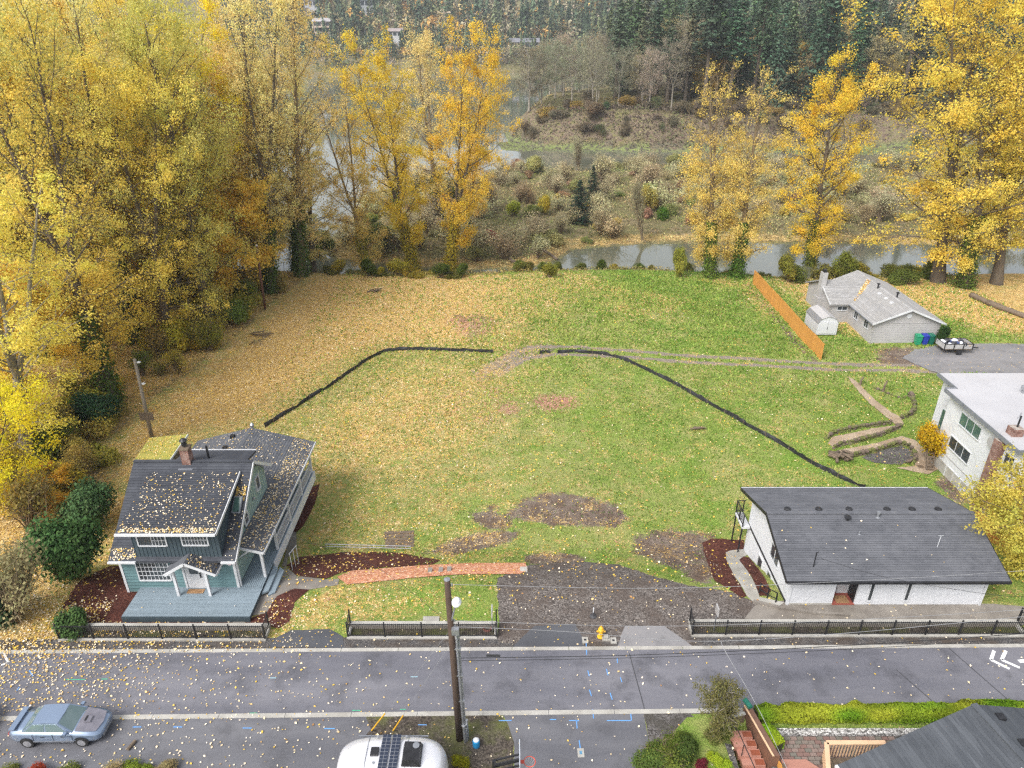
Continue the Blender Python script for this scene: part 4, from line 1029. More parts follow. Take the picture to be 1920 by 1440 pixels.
# ---- the wooded hill across the river: one mass of trees
def far_wood():
    rg = np.random.RandomState(99); VV, FF, CC = [], [], []; k = 0
    tmpl_c = []
    for s in range(3):      # small conifer templates
        n = 85; q = rg.uniform(0, 1, n) ** 0.8; az = rg.uniform(0, 6.28, n); r = 0.2 * (1 - q) * rg.uniform(.5, 1.1, n) + .01
        tmpl_c.append((np.stack([r * np.cos(az), r * np.sin(az), 0.06 + .94 * q], 1), np.stack([np.cos(az), np.sin(az), np.full(n, .9)], 1)))
    tmpl_d = []
    for s in range(4):
        n = 90; c = rg.normal(0, .2, (6, 3)) * np.array([1.2, 1.2, .8]) + np.array([0, 0, .55]); ti = rg.randint(0, 6, n); o = unit(rg.normal(0, 1, (n, 3)))
        tmpl_d.append((c[ti] + o * .2 * np.array([1, 1, .9]), o + np.array([0, 0, .5])))
    n = 0
    for _ in range(30000):
        y = (625 + 80 * rg.rand()) if rg.rand() < .3 else 600 + 420 * rg.rand() ** 1.2; x = rg.uniform(-.36, .72) * y
        z = h1(x, y)
        if z < WATER + 2.5: continue
        # sight line: skip what hides far behind the first ridge
        con = (rg.rand() < (0.10 + .5 * vnoise(x * .012, y * .02)) + .25 * (x > 60))
        hh = rg.uniform(18, 34) if con else rg.uniform(10, 18)
        if y < 690 and -230 < x < 60: hh *= .6
        P, N = (tmpl_c[rg.randint(3)] if con else tmpl_d[rg.randint(4)])
        a = rg.uniform(0, 6.28); ca, sa = np.cos(a), np.sin(a)
        W = hh * (1.0 if con else 0.95)
        C = np.stack([P[:, 0] * ca - P[:, 1] * sa, P[:, 0] * sa + P[:, 1] * ca, P[:, 2]], 1) * np.array([W, W, hh]) + np.array([x, y, z])
        col = np.array([(0.10, .145, .08), (0.08, .12, .07), (0.14, .165, .08)][rg.randint(3)] if con else [(0.34, .30, .19), (0.42, .33, .15), (0.24, .27, .12), (0.55, .33, .10), (0.36, .30, .22), (0.30, .30, .16)][rg.randint(6)]) * rg.uniform(.75, 1.25)
        v, f, c = leaf_quads(rg, C, N + rg.normal(0, .4, N.shape), hh * (.115 if con else .17), 0.6, rg.uniform(.7, 1.25, len(C)), 0)
        c[:, :3] = c[:, :1] * col
        VV.append(v); FF.append(f + k); CC.append(c); k += len(v); n += 1
        if n > 4800: break
    m, nt = nmat('far_foliage')
    a = nd(nt, 'ShaderNodeAttribute', attribute_name='lc')
    finish(nt, a.outputs['Color'], 0.9, spec=.1)
    me = npmesh('woodland', np.concatenate(VV), np.concatenate(FF), [m]); vcol(me, 'lc', np.concatenate(CC))
    o = link(bpy.data.objects.new('woodland', me)); tag(o, 'mixed wood covering the hill across the river', 'woodland', kind='stuff')
far_wood()
# ------------------------------------------------------------------ building materials
def shingle_mat(name, c1, c2, ax='X', tab=0.32, rough=0.85, stain=None):
    """asphalt shingles: every course is real geometry, the tabs along it differ in tone"""
    m, nt = nmat(name)
    P = opos(nt); oi = nd(nt, 'ShaderNodeObjectInfo')
    s = nd(nt, 'ShaderNodeSeparateXYZ', {0: P}).outputs[0 if ax == 'X' else 1]
    k = mth(nt, 'FLOOR', mth(nt, 'ADD', mth(nt, 'DIVIDE', s, tab), mth(nt, 'MULTIPLY', oi.outputs['Random'], 37.0)))
    wn = nd(nt, 'ShaderNodeTexWhiteNoise', {'Vector': nd(nt, 'ShaderNodeCombineXYZ', {0: k, 1: oi.outputs['Random']}).outputs[0]}, noise_dimensions='2D')
    col = mixc(nt, wn.outputs[0], c1, c2)
    col = mixc(nt, mrange(nt, oi.outputs['Random'], 0.0, 1.0, 0.0, 0.5), col, tuple(v * 0.6 for v in c1))
    n = noise(nt, P, 0.5, 4, .6)
    col = mixc(nt, mrange(nt, n, 0.45, 0.68, 0, 0.5), col, stain or tuple(v * 1.45 for v in c2))
    g = noise(nt, P, 60, 2)
    col = mixc(nt, mrange(nt, g, .4, .7, 0, .35), col, tuple(v * 1.8 for v in c2))
    finish(nt, col, rough, 0, g, 0.25, 0.01, .25)
    return m
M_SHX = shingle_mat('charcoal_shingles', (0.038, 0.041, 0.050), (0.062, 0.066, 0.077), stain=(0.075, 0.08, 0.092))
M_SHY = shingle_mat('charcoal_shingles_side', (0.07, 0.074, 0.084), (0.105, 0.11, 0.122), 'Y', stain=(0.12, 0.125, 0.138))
M_SHW = shingle_mat('grey_black_shingles', (0.078, 0.081, 0.091), (0.115, 0.118, 0.130), stain=(0.145, 0.148, 0.16))
M_SHR = shingle_mat('weathered_grey_shingles', (0.25, 0.245, 0.24), (0.34, 0.335, 0.33), 'Y', stain=(0.22, 0.21, 0.19))
M_SHRX = shingle_mat('weathered_grey_shingles_cross', (0.25, 0.245, 0.24), (0.34, 0.335, 0.33), 'X', stain=(0.22, 0.21, 0.19))
M_SHN = shingle_mat('slate_shingles', (0.045, 0.050, 0.058), (0.078, 0.085, 0.095), 'X', 0.3, stain=(0.085, 0.092, 0.103))
M_WHITE = mat('white_paint', (0.58, 0.59, 0.605), (0.53, 0.54, 0.555), 1.2, 0.6, bump=0.05, dirt=(0.52, 0.515, 0.51))
M_STUCCO = mat('white_stucco', (0.60, 0.61, 0.63), (0.55, 0.56, 0.58), 0.9, 0.8, bump=.8, bscale=3.0, bdist=.045)
M_TEAL = mat('teal_lap_siding', (0.115, 0.205, 0.215), (0.10, 0.18, 0.19), 2, 0.6, bump=.05, vary=.3)
M_SLATE = mat('slate_blue_siding', (0.045, 0.065, 0.078), (0.055, 0.078, 0.09), 2, 0.6, bump=.05)
M_SAGE = mat('sage_siding', (0.26, 0.35, 0.325), (0.23, 0.315, 0.295), 2, 0.6, bump=.05)
M_DECK = mat('grey_blue_deck_paint', (0.225, 0.28, 0.32), (0.195, 0.245, 0.28), 1.5, 0.55, bump=.1, dirt=(0.20, 0.25, 0.28), vary=.28)
M_GLASS = mat('window_glass', (0.03, 0.037, 0.042), (0.05, 0.06, 0.065), 1.0, 0.06, spec=0.8)
M_GLASSG = mat('green_window_glass', (0.05, 0.10, 0.085), (0.08, 0.14, 0.12), 1.0, 0.08, spec=0.8)
M_BLACK = mat('black_metal', (0.018, 0.018, 0.02), (0.03, 0.03, 0.033), 4, 0.45, metal=0.2)
M_DARK = mat('dark_interior', (0.02, 0.02, 0.022), None, 2, 0.9)
M_GALV = mat('galvanised_metal', (0.42, 0.43, 0.45), (0.33, 0.34, 0.36), 4, 0.4, metal=0.7)
def brick_mat():
    m, nt = nmat('red_brick'); P = opos(nt)
    mp = nd(nt, 'ShaderNodeMapping', {'Vector': P, 'Rotation': (R(90), 0, 0)}).outputs[0]
    s = nd(nt, 'ShaderNodeSeparateXYZ', {0: P}); v = nd(nt, 'ShaderNodeCombineXYZ', {0: mth(nt, 'ADD', s.outputs[0], s.outputs[1]), 1: s.outputs[2]}).outputs[0]
    b = nd(nt, 'ShaderNodeTexBrick', {'Vector': v, 'Color1': (0.25, 0.085, 0.055, 1), 'Color2': (0.16, 0.055, 0.04, 1), 'Mortar': (0.36, 0.32, 0.28, 1), 'Scale': 1.0, 'Mortar Size': 0.012, 'Brick Width': 0.21, 'Row Height': 0.075})
    col = mixc(nt, mrange(nt, noise(nt, P, 3, 4), .4, .7), b.outputs[0], (0.13, 0.06, 0.045))
    finish(nt, col, 0.9, 0, b.outputs[1], -.4, 0.01)
    return m
M_BRICK = brick_mat()
M_GREYW = mat('pale_grey_siding', (0.39, 0.38, 0.375), (0.34, 0.33, 0.325), 0.8, 0.75, bump=.1, bscale=8, dirt=(0.34, 0.32, 0.30))
M_MOSS = mat('mossy_roof', (0.34, 0.31, 0.07), (0.20, 0.22, 0.045), 3, 0.95, bump=.5, bscale=20, dirt=(.45, .33, .08))
M_OLDWOOD = mat('old_wood', (0.20, 0.15, 0.105), (0.12, 0.09, 0.065), 3, 0.9, bump=.4, stretch=(1, 1, 4), vary=.5)
M_CEDAR = mat('orange_cedar', (0.62, 0.30, 0.065), (0.52, 0.235, 0.05), 2.5, 0.8, bump=.2, stretch=(4, 4, .6), vary=.4)
M_MEMB = mat('white_roof_membrane', (0.42, 0.415, 0.425), (0.38, 0.375, 0.385), 0.5, 0.7, bump=.1, dirt=(0.38, 0.36, 0.35))
M_FASCIA = mat('grey_fascia', (0.19, 0.20, 0.22), (0.15, 0.16, 0.18), 2, 0.6)
M_MAT = mat('coir_doormat', (0.34, 0.20, 0.10), (0.22, 0.12, 0.055), 6, 0.95, bump=.4)
M_RED = mat('red_tiles', (0.30, 0.085, 0.06), (0.22, 0.06, 0.045), 6, .6, bump=.2)

def atx(u, v, x):
    xc = (u - 960) / FPX; yc = (v - 720) / FPX
    t = x / xc
    return Vector((x, (CT - yc * ST) * t, CAM_H + (-ST - yc * CT) * t))
def window(parent, p, ux, w, h, nrm, nx=2, ny=1, fw=0.07, fm=None, gm=None, proud=0.06, mt=0.03, label=None):
    """p lower left corner seen from outside, ux unit vector to the right, nrm outward"""
    p = Vector(p); ux = Vector(ux).normalized(); nrm = Vector(nrm).normalized(); up = Vector((0, 0, 1)); fm = fm or M_WHITE
    def bar(mb, a0, a1, b0, b1, d0, d1):
        vs = [p + ux * a + up * b + nrm * d for d in (d0, d1) for a, b in ((a0, b0), (a1, b0), (a1, b1), (a0, b1))]
        mb.add(vs, [(3, 2, 1, 0), (4, 5, 6, 7), (0, 1, 5, 4), (1, 2, 6, 5), (2, 3, 7, 6), (3, 0, 4, 7)])
    fr = MB(); bar(fr, -fw, 0, -fw, h + fw, -.04, proud); bar(fr, w, w + fw, -fw, h + fw, -.04, proud); bar(fr, 0, w, h, h + fw, -.04, proud); bar(fr, 0, w, -fw, 0, -.04, proud + .03)
    o = fr.build('window', fm, parent)
    if label: o['label'] = label
    pn = MB(); bar(pn, 0, w, 0, h, -.03, 0.022); pn.build('pane', gm or M_GLASS, o)
    if nx * ny > 1:
        mu = MB()
        for i in range(1, nx): bar(mu, w * i / nx - mt / 2, w * i / nx + mt / 2, 0, h, 0.02, proud - .012)
        for j in range(1, ny): bar(mu, 0, w, h * j / ny - mt / 2, h * j / ny + mt / 2, 0.021, proud - .016)
        mu.build('muntin', fm, o)
    return o
def prism_x(mb, yz, x0, x1):
    n = len(yz)
    return mb.add([(x0, y, z) for y, z in yz] + [(x1, y, z) for y, z in yz], [tuple(range(n - 1, -1, -1)), tuple(range(n, 2 * n))] + [(i, (i + 1) % n, (i + 1) % n + n, i + n) for i in range(n)])
def prism_y(mb, xz, y0, y1):
    n = len(xz)
    return mb.add([(x, y0, z) for x, z in xz] + [(x, y1, z) for x, z in xz], [tuple(range(n)), tuple(range(2 * n - 1, n - 1, -1))] + [(i, i + n, (i + 1) % n + n, (i + 1) % n) for i in range(n)])
def roof_plane(parent, P, Q, Rr, S, m, course=0.15, th=0.12, name='roof', base_m=None, lift=0.034):
    """slab plus shingle courses; P-Q low edge, S-Rr high edge"""
    sl = MB().slab([P, Q, Rr, S], th).build(name, base_m or m, parent)
    n = max(3, int((Vector(S) - Vector(P)).length / course))
    strips(sl, P, Q, Rr, S, n, lift, 'shingle_course', m)
    return sl
def fascia(parent, a, b, m=None, w=0.04, h=0.18, dz=-0.07, name='fascia'):
    d = Vector((0, 0, dz)); return MB().beam(Vector(a) + d, Vector(b) + d, w, h).build(name, m or M_WHITE, parent)
def pipe(parent, x, y, z0, z1, r, m, name='vent_pipe', hat=False):
    mb = MB().lathe((x, y, 0), [(r, z0), (r, z1)], 8)
    if hat: mb.lathe((x, y, 0), [(r * 1.9, z1), (r * 1.9, z1 + .04), (r * .4, z1 + .12)], 10)
    return mb.build(name, m, parent)

# ------------------------------------------------------------------ teal house
def teal_house():
    t = thing('teal_house', (-19, 34, 0), 'teal house with dark shingle roof, big front dormer and grey blue deck', 'house')
    X0, X1 = -22.2, -15.8
    body = MB(); prism_x(body, [(31.3, -0.6), (31.3, 2.92), (35.6, 5.98), (37.9, 4.3), (37.9, -2.6)], X0, X1)
    w = body.build('wall', M_SAGE, t)
    strips(w, (X0, 31.3, .1), (X1, 31.3, .1), (X1, 31.3, 2.85), (X0, 31.3, 2.85), 12, .05, 'siding_board', M_TEAL, over=-.14)
    MB().box(X0, X1, 31.292, 31.3, .1, 2.85).build('siding_gap_shade', M_SLATE, w)  # dark sheet added behind the gaps to draw shadow lines between boards
    for x in (X0 - .02, X1 + .02): MB().box(x - .07, x + .07, 31.24, 31.36, -.3, 2.72).build('corner_trim', M_WHITE, w)
    y = 31.45
    while y < 37.8:
        zt = min(2.92 + (y - 31.3) * .711, 5.98 - max(0, y - 35.6) * .73) - .1
        MB().box(X1, X1 + .022, y - .02, y + .02, .4, zt).build('batten', M_SAGE, w); y += .30
    # main roof
    ef, rz, eb = (30.8, 2.72), (35.6, 6.2), (38.15, 4.33); a, b = -22.5, -15.4
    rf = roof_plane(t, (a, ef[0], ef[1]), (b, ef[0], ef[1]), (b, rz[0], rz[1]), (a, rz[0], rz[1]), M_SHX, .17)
    MB().slab([(a, rz[0], rz[1]), (b, rz[0], rz[1]), (b, eb[0], eb[1]), (a, eb[0], eb[1])], .12).build('rear_roof', M_SHX, t)
    MB().beam((a, rz[0], rz[1] + .03), (b, rz[0], rz[1] + .03), .22, .05).build('ridge_cap', M_SHX, t)
    fascia(t, (b + .02, ef[0], ef[1]), (b + .02, rz[0], rz[1]), h=.2); fascia(t, (b + .02, rz[0], rz[1]), (b + .02, eb[0], eb[1]), h=.2)
    for (g0, g1) in ((a, -20.95), (-16.2, b)): MB().beam((g0, ef[0] - .07, ef[1] - .04), (g1, ef[0] - .07, ef[1] - .04), .12, .11).build('gutter', M_WHITE, t)
    # rear shed dormer
    MB().slab([(-20.2, 35.75, 6.12), (-15.9, 35.75, 6.12), (-15.9, 37.5, 5.78), (-20.2, 37.5, 5.78)], .14).build('rear_dormer_roof', M_SHX, t)
    fascia(t, (-20.2, 37.52, 5.78), (-15.9, 37.52, 5.78), h=.16, dz=-.03)
    # front dormer
    d0, d1 = -20.95, -16.2
    db = MB(); prism_x(db, [(31.0, 2.78), (31.0, 4.9), (35.1, 5.72), (35.1, 5.5)], d0, d1); dw = db.build('dormer', M_SLATE, t)
    x = d0
    while x <= d1 + .01: MB().box(x - .018, x + .018, 30.975, 31.0, 2.8, 4.9).build('batten', M_SLATE, dw); x += (d1 - d0) / 22
    y = 31.3
    while y < 34.6:
        zb = 2.72 + (y - 30.8) * .725 + .03; MB().box(d1, d1 + .02, y - .018, y + .018, zb, 4.9 + (y - 31) * .2).build('batten', M_SLATE, dw); y += .3
    roof_plane(t, (-21.35, 30.4, 4.98), (-15.95, 30.4, 4.98), (-16.05, 35.1, 5.90), (-21.35, 35.1, 5.90), M_SHX, .15, .13, 'dormer_roof')
    MB().beam((-21.35, 30.33, 4.93), (-15.95, 30.33, 4.93), .12, .12).build('gutter', M_WHITE, t)
    fascia(t, (-15.93, 30.4, 4.98), (-16.03, 35.0, 5.89), h=.18, dz=-.06)
    window(t, (-20.6, 31.0, 3.72), (1, 0, 0), 1.5, 1.0, (0, -1, 0), 2, 1, label='upper left window with one bare and one gridded pane')
    gw = MB()
    for i in range(1, 4): gw.box(-19.85 + .75 * i / 4 - .012, -19.85 + .75 * i / 4 + .012, 30.93, 30.955, 3.72, 4.72)
    for i in range(1, 3): gw.box(-19.85, -19.1, 30.93, 30.952, 3.72 + 1.0 * i / 3 - .012, 3.72 + 1.0 * i / 3 + .012)
    gw.build('window_grid', M_WHITE, t)
    window(t, (-18.15, 31.0, 3.76), (1, 0, 0), 1.35, .96, (0, -1, 0), 8, 3, mt=.024)
    window(t, (-21.3, 31.27, .98), (1, 0, 0), 1.75, 1.25, (0, -1, 0), 8, 4, mt=.026)
    window(t, (X1 + .02, 36.2, 3.65), (0, 1, 0), .5, .85, (1, 0, 0), 1, 1); window(t, (X1 + .02, 33.7, 2.95), (0, 1, 0), .5, .65, (1, 0, 0), 1, 2)
    window(t, (-17.3, 31.27, 1.55), (1, 0, 0), .55, .5, (0, -1, 0), 2, 2)
    door = MB().box(-18.62, -17.62, 31.2, 31.28, .4, 2.5).build('door', M_WHITE, t)
    MB().box(-18.36, -17.88, 31.18, 31.2, 1.45, 2.2).build('door_glass', M_GLASS, door); MB().box(-17.8, -17.74, 31.14, 31.2, 1.2, 1.55).build('door_handle', M_BLACK, door)
    for xx in (-18.7, -17.54): MB().box(xx - .06, xx + .06, 31.17, 31.28, .4, 2.56).build('door_trim', M_WHITE, door)
    # entry canopy
    pk, el, er = (-17.95, 3.12), (-19.2, 2.33), (-16.35, 2.33); y0, y1 = 30.15, 31.6
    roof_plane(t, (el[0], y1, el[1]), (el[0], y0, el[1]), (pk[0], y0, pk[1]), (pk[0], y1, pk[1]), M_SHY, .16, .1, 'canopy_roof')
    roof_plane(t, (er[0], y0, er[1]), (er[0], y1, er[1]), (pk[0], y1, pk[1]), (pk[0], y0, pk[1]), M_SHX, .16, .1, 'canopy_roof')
    fascia(t, (el[0], y0 - .02, el[1]), (pk[0], y0 - .02, pk[1]), h=.16, dz=-.05, name='canopy_trim'); fascia(t, (er[0], y0 - .02, er[1]), (pk[0], y0 - .02, pk[1]), h=.16, dz=-.05, name='canopy_trim')
    fascia(t, (er[0] + .02, y0, er[1]), (er[0] + .02, y1 - .3, er[1]), h=.14, dz=-.05, name='canopy_trim')
    for px_ in (-18.95, -17.15): MB().box(px_ - .07, px_ + .07, 30.53, 30.67, .4, 2.45).build('canopy_post', M_WHITE, t)
    # chimney, pipe, skylight, skylight leaves are litter
    ch = MB().box(-19.55, -19.05, 35.4, 35.9, 5.6, 7.1).build('chimney', M_BRICK, t); MB().box(-19.6, -19.0, 35.35, 35.95, 7.1, 7.18).build('chimney_cap', M_OLDWOOD, ch)
    MB().lathe((-19.3, 35.65, 0), [(.14, 7.27), (.14, 7.6), (.24, 7.62), (.05, 7.78)], 10).build('chimney_pot', M_BLACK, ch)
    MB().box(-19.72, -18.88, 35.1, 35.5, 5.7, 5.95).build('chimney_flashing', M_FASCIA, ch)
    pipe(t, -18.3, 36.2, 5.6, 6.9, .07, M_BLACK)
    sk = MB(); c = Vector((-15.82, 33.35, 4.66)); u = Vector((0, .81, .587))
    sk.add([c + Vector((dx, 0, 0)) + u * dy + Vector((0, -.587, .81)) * dz for dz in (0, .12) for dx, dy in ((-.24, -.5), (.24, -.5), (.24, .5), (-.24, .5))], [(3, 2, 1, 0), (4, 5, 6, 7), (0, 1, 5, 4), (1, 2, 6, 5), (2, 3, 7, 6), (3, 0, 4, 7)])
    s1 = sk.build('skylight', M_FASCIA, t)
    sk = MB(); sk.add([c + Vector((dx, 0, 0)) + u * dy + Vector((0, -.587, .81)) * .135 for dx, dy in ((-.19, -.43), (.19, -.43), (.19, .43), (-.19, .43))], [(0, 1, 2, 3)]); sk.build('skylight_glass', M_GLASSG, s1)
    # rear wing with ridge running away from the street, its right slope covers the side porch
    rx, rzz, ex, ez, yb = -18.75, 3.5, -14.28, 2.3, 44.1
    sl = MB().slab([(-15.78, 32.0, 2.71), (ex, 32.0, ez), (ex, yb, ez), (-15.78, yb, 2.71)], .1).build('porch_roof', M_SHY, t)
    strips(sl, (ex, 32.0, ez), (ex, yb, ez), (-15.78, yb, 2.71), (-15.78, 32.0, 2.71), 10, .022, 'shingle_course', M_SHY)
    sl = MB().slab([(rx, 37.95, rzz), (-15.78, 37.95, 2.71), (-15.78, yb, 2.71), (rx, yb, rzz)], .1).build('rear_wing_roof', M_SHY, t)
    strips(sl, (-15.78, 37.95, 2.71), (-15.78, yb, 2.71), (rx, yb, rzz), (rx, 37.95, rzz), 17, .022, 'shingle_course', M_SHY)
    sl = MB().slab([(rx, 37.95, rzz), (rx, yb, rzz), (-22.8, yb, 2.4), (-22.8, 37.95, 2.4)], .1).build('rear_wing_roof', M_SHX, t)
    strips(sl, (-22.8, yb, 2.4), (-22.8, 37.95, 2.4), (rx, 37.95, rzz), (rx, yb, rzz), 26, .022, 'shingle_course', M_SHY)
    rb = MB(); prism_y(rb, [(-22.3, -2.8), (-15.9, -2.8), (-15.9, 2.58), (rx, 3.36), (-22.3, 2.38)], 37.92, yb - .3); rb.build('rear_wing', M_SAGE, t)
    for vx, vy in ((-19.8, 43.2), (-19.8, 41.7), (-20.1, 40.0)): MB().box(vx - .14, vx + .14, vy - .14, vy + .14, 3.1, 3.42).build('roof_vent', M_BLACK, t)
    fascia(t, (ex + .02, 32.0, ez), (ex + .02, yb, ez), h=.16, dz=-.04); fascia(t, (-15.7, 31.98, 2.69), (ex, 31.98, ez), h=.16, dz=-.04)
    MB().lathe((-18.7, 44.2, 0), [(.12, 3.3), (.16, 3.7), (.05, 3.85)], 10).build('roof_lamp', M_GALV, t)
    # decks: front, side; planks one by one
    dk = MB().box(-21.42, -14.42, 29.02, 31.27, .12, .355).build('deck', M_SLATE, t)
    n = 21
    for i in range(n):
        y0_ = 29.0 + 2.27 * i / n; MB().box(-21.45, -14.4, y0_ + .008, y0_ + 2.27 / n - .014, .36, .4).build('plank', M_DECK, dk)
    MB().box(-21.45, -14.4, 28.94, 28.985, .02, .40).build('deck_skirt', M_SLATE, dk)
    sd_ = MB().box(-15.76, -14.42, 31.29, 43.2, -.1, .355).build('side_deck', M_SLATE, t)
    for i in range(12):
        x0_ = -15.76 + 1.36 * i / 12; MB().box(x0_ + .008, x0_ + 1.36 / 12 - .014, 31.30, 43.2, .36, .4).build('plank', M_DECK, sd_)
    for k, (dx, z) in enumerate(((0.0, .27), (.34, .12))):
        MB().add([(-14.38 + dx, 30.9, z - .12), (-14.05 + dx, 31.15, z - .12), (-14.05 + dx, 33.0, z - .12), (-14.38 + dx, 33.3, z - .12), (-14.38 + dx, 30.9, z), (-14.05 + dx, 31.15, z), (-14.05 + dx, 33.0, z), (-14.38 + dx, 33.3, z)],
                 [(3, 2, 1, 0), (4, 5, 6, 7), (0, 1, 5, 4), (1, 2, 6, 5), (2, 3, 7, 6), (3, 0, 4, 7)]).build('step', M_DECK, t)
    for y in (32.15, 34.6, 37.4, 40.2, 43.0): MB().box(-14.58, -14.44, y - .07, y + .07, .4, 2.28).build('porch_post', M_WHITE, t)
    MB().beam((-14.5, 32.0, 2.18), (-14.5, 43.2, 2.18), .1, .18).build('porch_beam', M_WHITE, t)
    MB().box(-14.44, -14.36, 33.4, 43.25, -.3, .38).build('deck_skirt', M_WHITE, t)
    for y0_, y1_ in ((34.67, 37.33), (37.47, 40.13), (40.27, 42.93)):
        MB().beam((-14.5, y0_, 1.3), (-14.5, y1_, 1.3), .08, .06).build('hand_rail', M_WHITE, t); MB().beam((-14.5, y0_, .55), (-14.5, y1_, .55), .05, .05).build('hand_rail', M_WHITE, t)
        k = MB(); y = y0_ + .1
        while y < y1_: k.box(-14.515, -14.485, y - .012, y + .012, .57, 1.28); y += .13
        tag(k.build('baluster', M_WHITE, t), kind='stuff')
    MB().beam((-15.75, 32.05, 1.95), (-15.1, 32.05, 2.42), .07, .09).build('bracket', M_WHITE, t)
    MB().box(-15.70, -15.62, 31.34, 31.42, .4, 2.9).build('downpipe', M_WHITE, t)
    MB().lathe((-15.73, 35.4, 3.6), [(.04, 0), (.10, .02), (.10, .1), (.03, .14)], 8).build('wall_lamp', M_GALV, t)
    MB().box(-15.77, -15.66, 33.35, 33.6, 3.75, 4.25).build('meter_box', M_GALV, t)
    MB().tube([(-15.7, 32.9, 4.6), (-15.7, 33.2, 3.6), (-15.7, 33.5, 2.9)], .025, 5).build('service_cable', M_BLACK, t)
    cr = MB().lathe((0, 0, 0), [(.15, 0), (.15, .02)], 14); cr.v = [Vector((-16.0 + v.x, 31.245 - v.z, 2.2 + v.y)) for v in cr.v]; cr.build('round_plaque', mat('plaque', (.75, .45, .48), (.7, .68, .68), 9, .6), t)
    # steps rail on the right
    return t
teal = teal_house()
mb = MB().box(-18.6, -17.65, 30.75, 31.1, .402, .42); solo(mb, 'doormat', M_MAT, 'brown coir mat in front of the white door of the teal house', 'doormat')
mb = MB().slab([(-13.0, 29.15, .05), (-12.95, 28.65, .05), (-13.45, 28.62, .05), (-13.5, 29.1, .05)], .04); 
sr = thing('step_rail', (-13.5, 34.6, -.7), 'white tube handrail by the side walk of the teal house', 'handrail')
for yy in (33.9, 34.5, 35.1): MB().tube([(-13.55, yy, h1(-13.55, yy)), (-13.55, yy, .65 - (yy - 33.9) * .35)], .02, 6).build('post', M_WHITE, sr)
MB().tube([(-13.55, 33.8, .68), (-13.55, 35.2, .2)], .022, 6).build('rail', M_WHITE, sr)

# mossy shed behind it
def moss_shed():
    t = thing('garden_shed', (-25.4, 45, -2.2), 'old shed with moss and leaf covered flat roof behind the teal house', 'shed')
    MB().slab([(-26.6, 41.9, 1.95), (-23.9, 41.9, 2.25), (-24.0, 45.2, 2.3), (-26.9, 45.2, 2.0)], .12).build('roof', M_MOSS, t)
    MB().box(-26.4, -24.15, 42.15, 45.0, -2.6, 1.8).build('wall', M_OLDWOOD, t)
    for i in range(11):
        y = 42.15 + 2.85 * i / 11; MB().box(-24.15, -24.12, y + .01, y + .25, -2.4, 2.0).build('plank', M_OLDWOOD, t)
    MB().beam((-23.88, 41.9, 2.2), (-23.98, 45.2, 2.25), .04, .16).build('fascia', M_WHITE, t)
moss_shed()

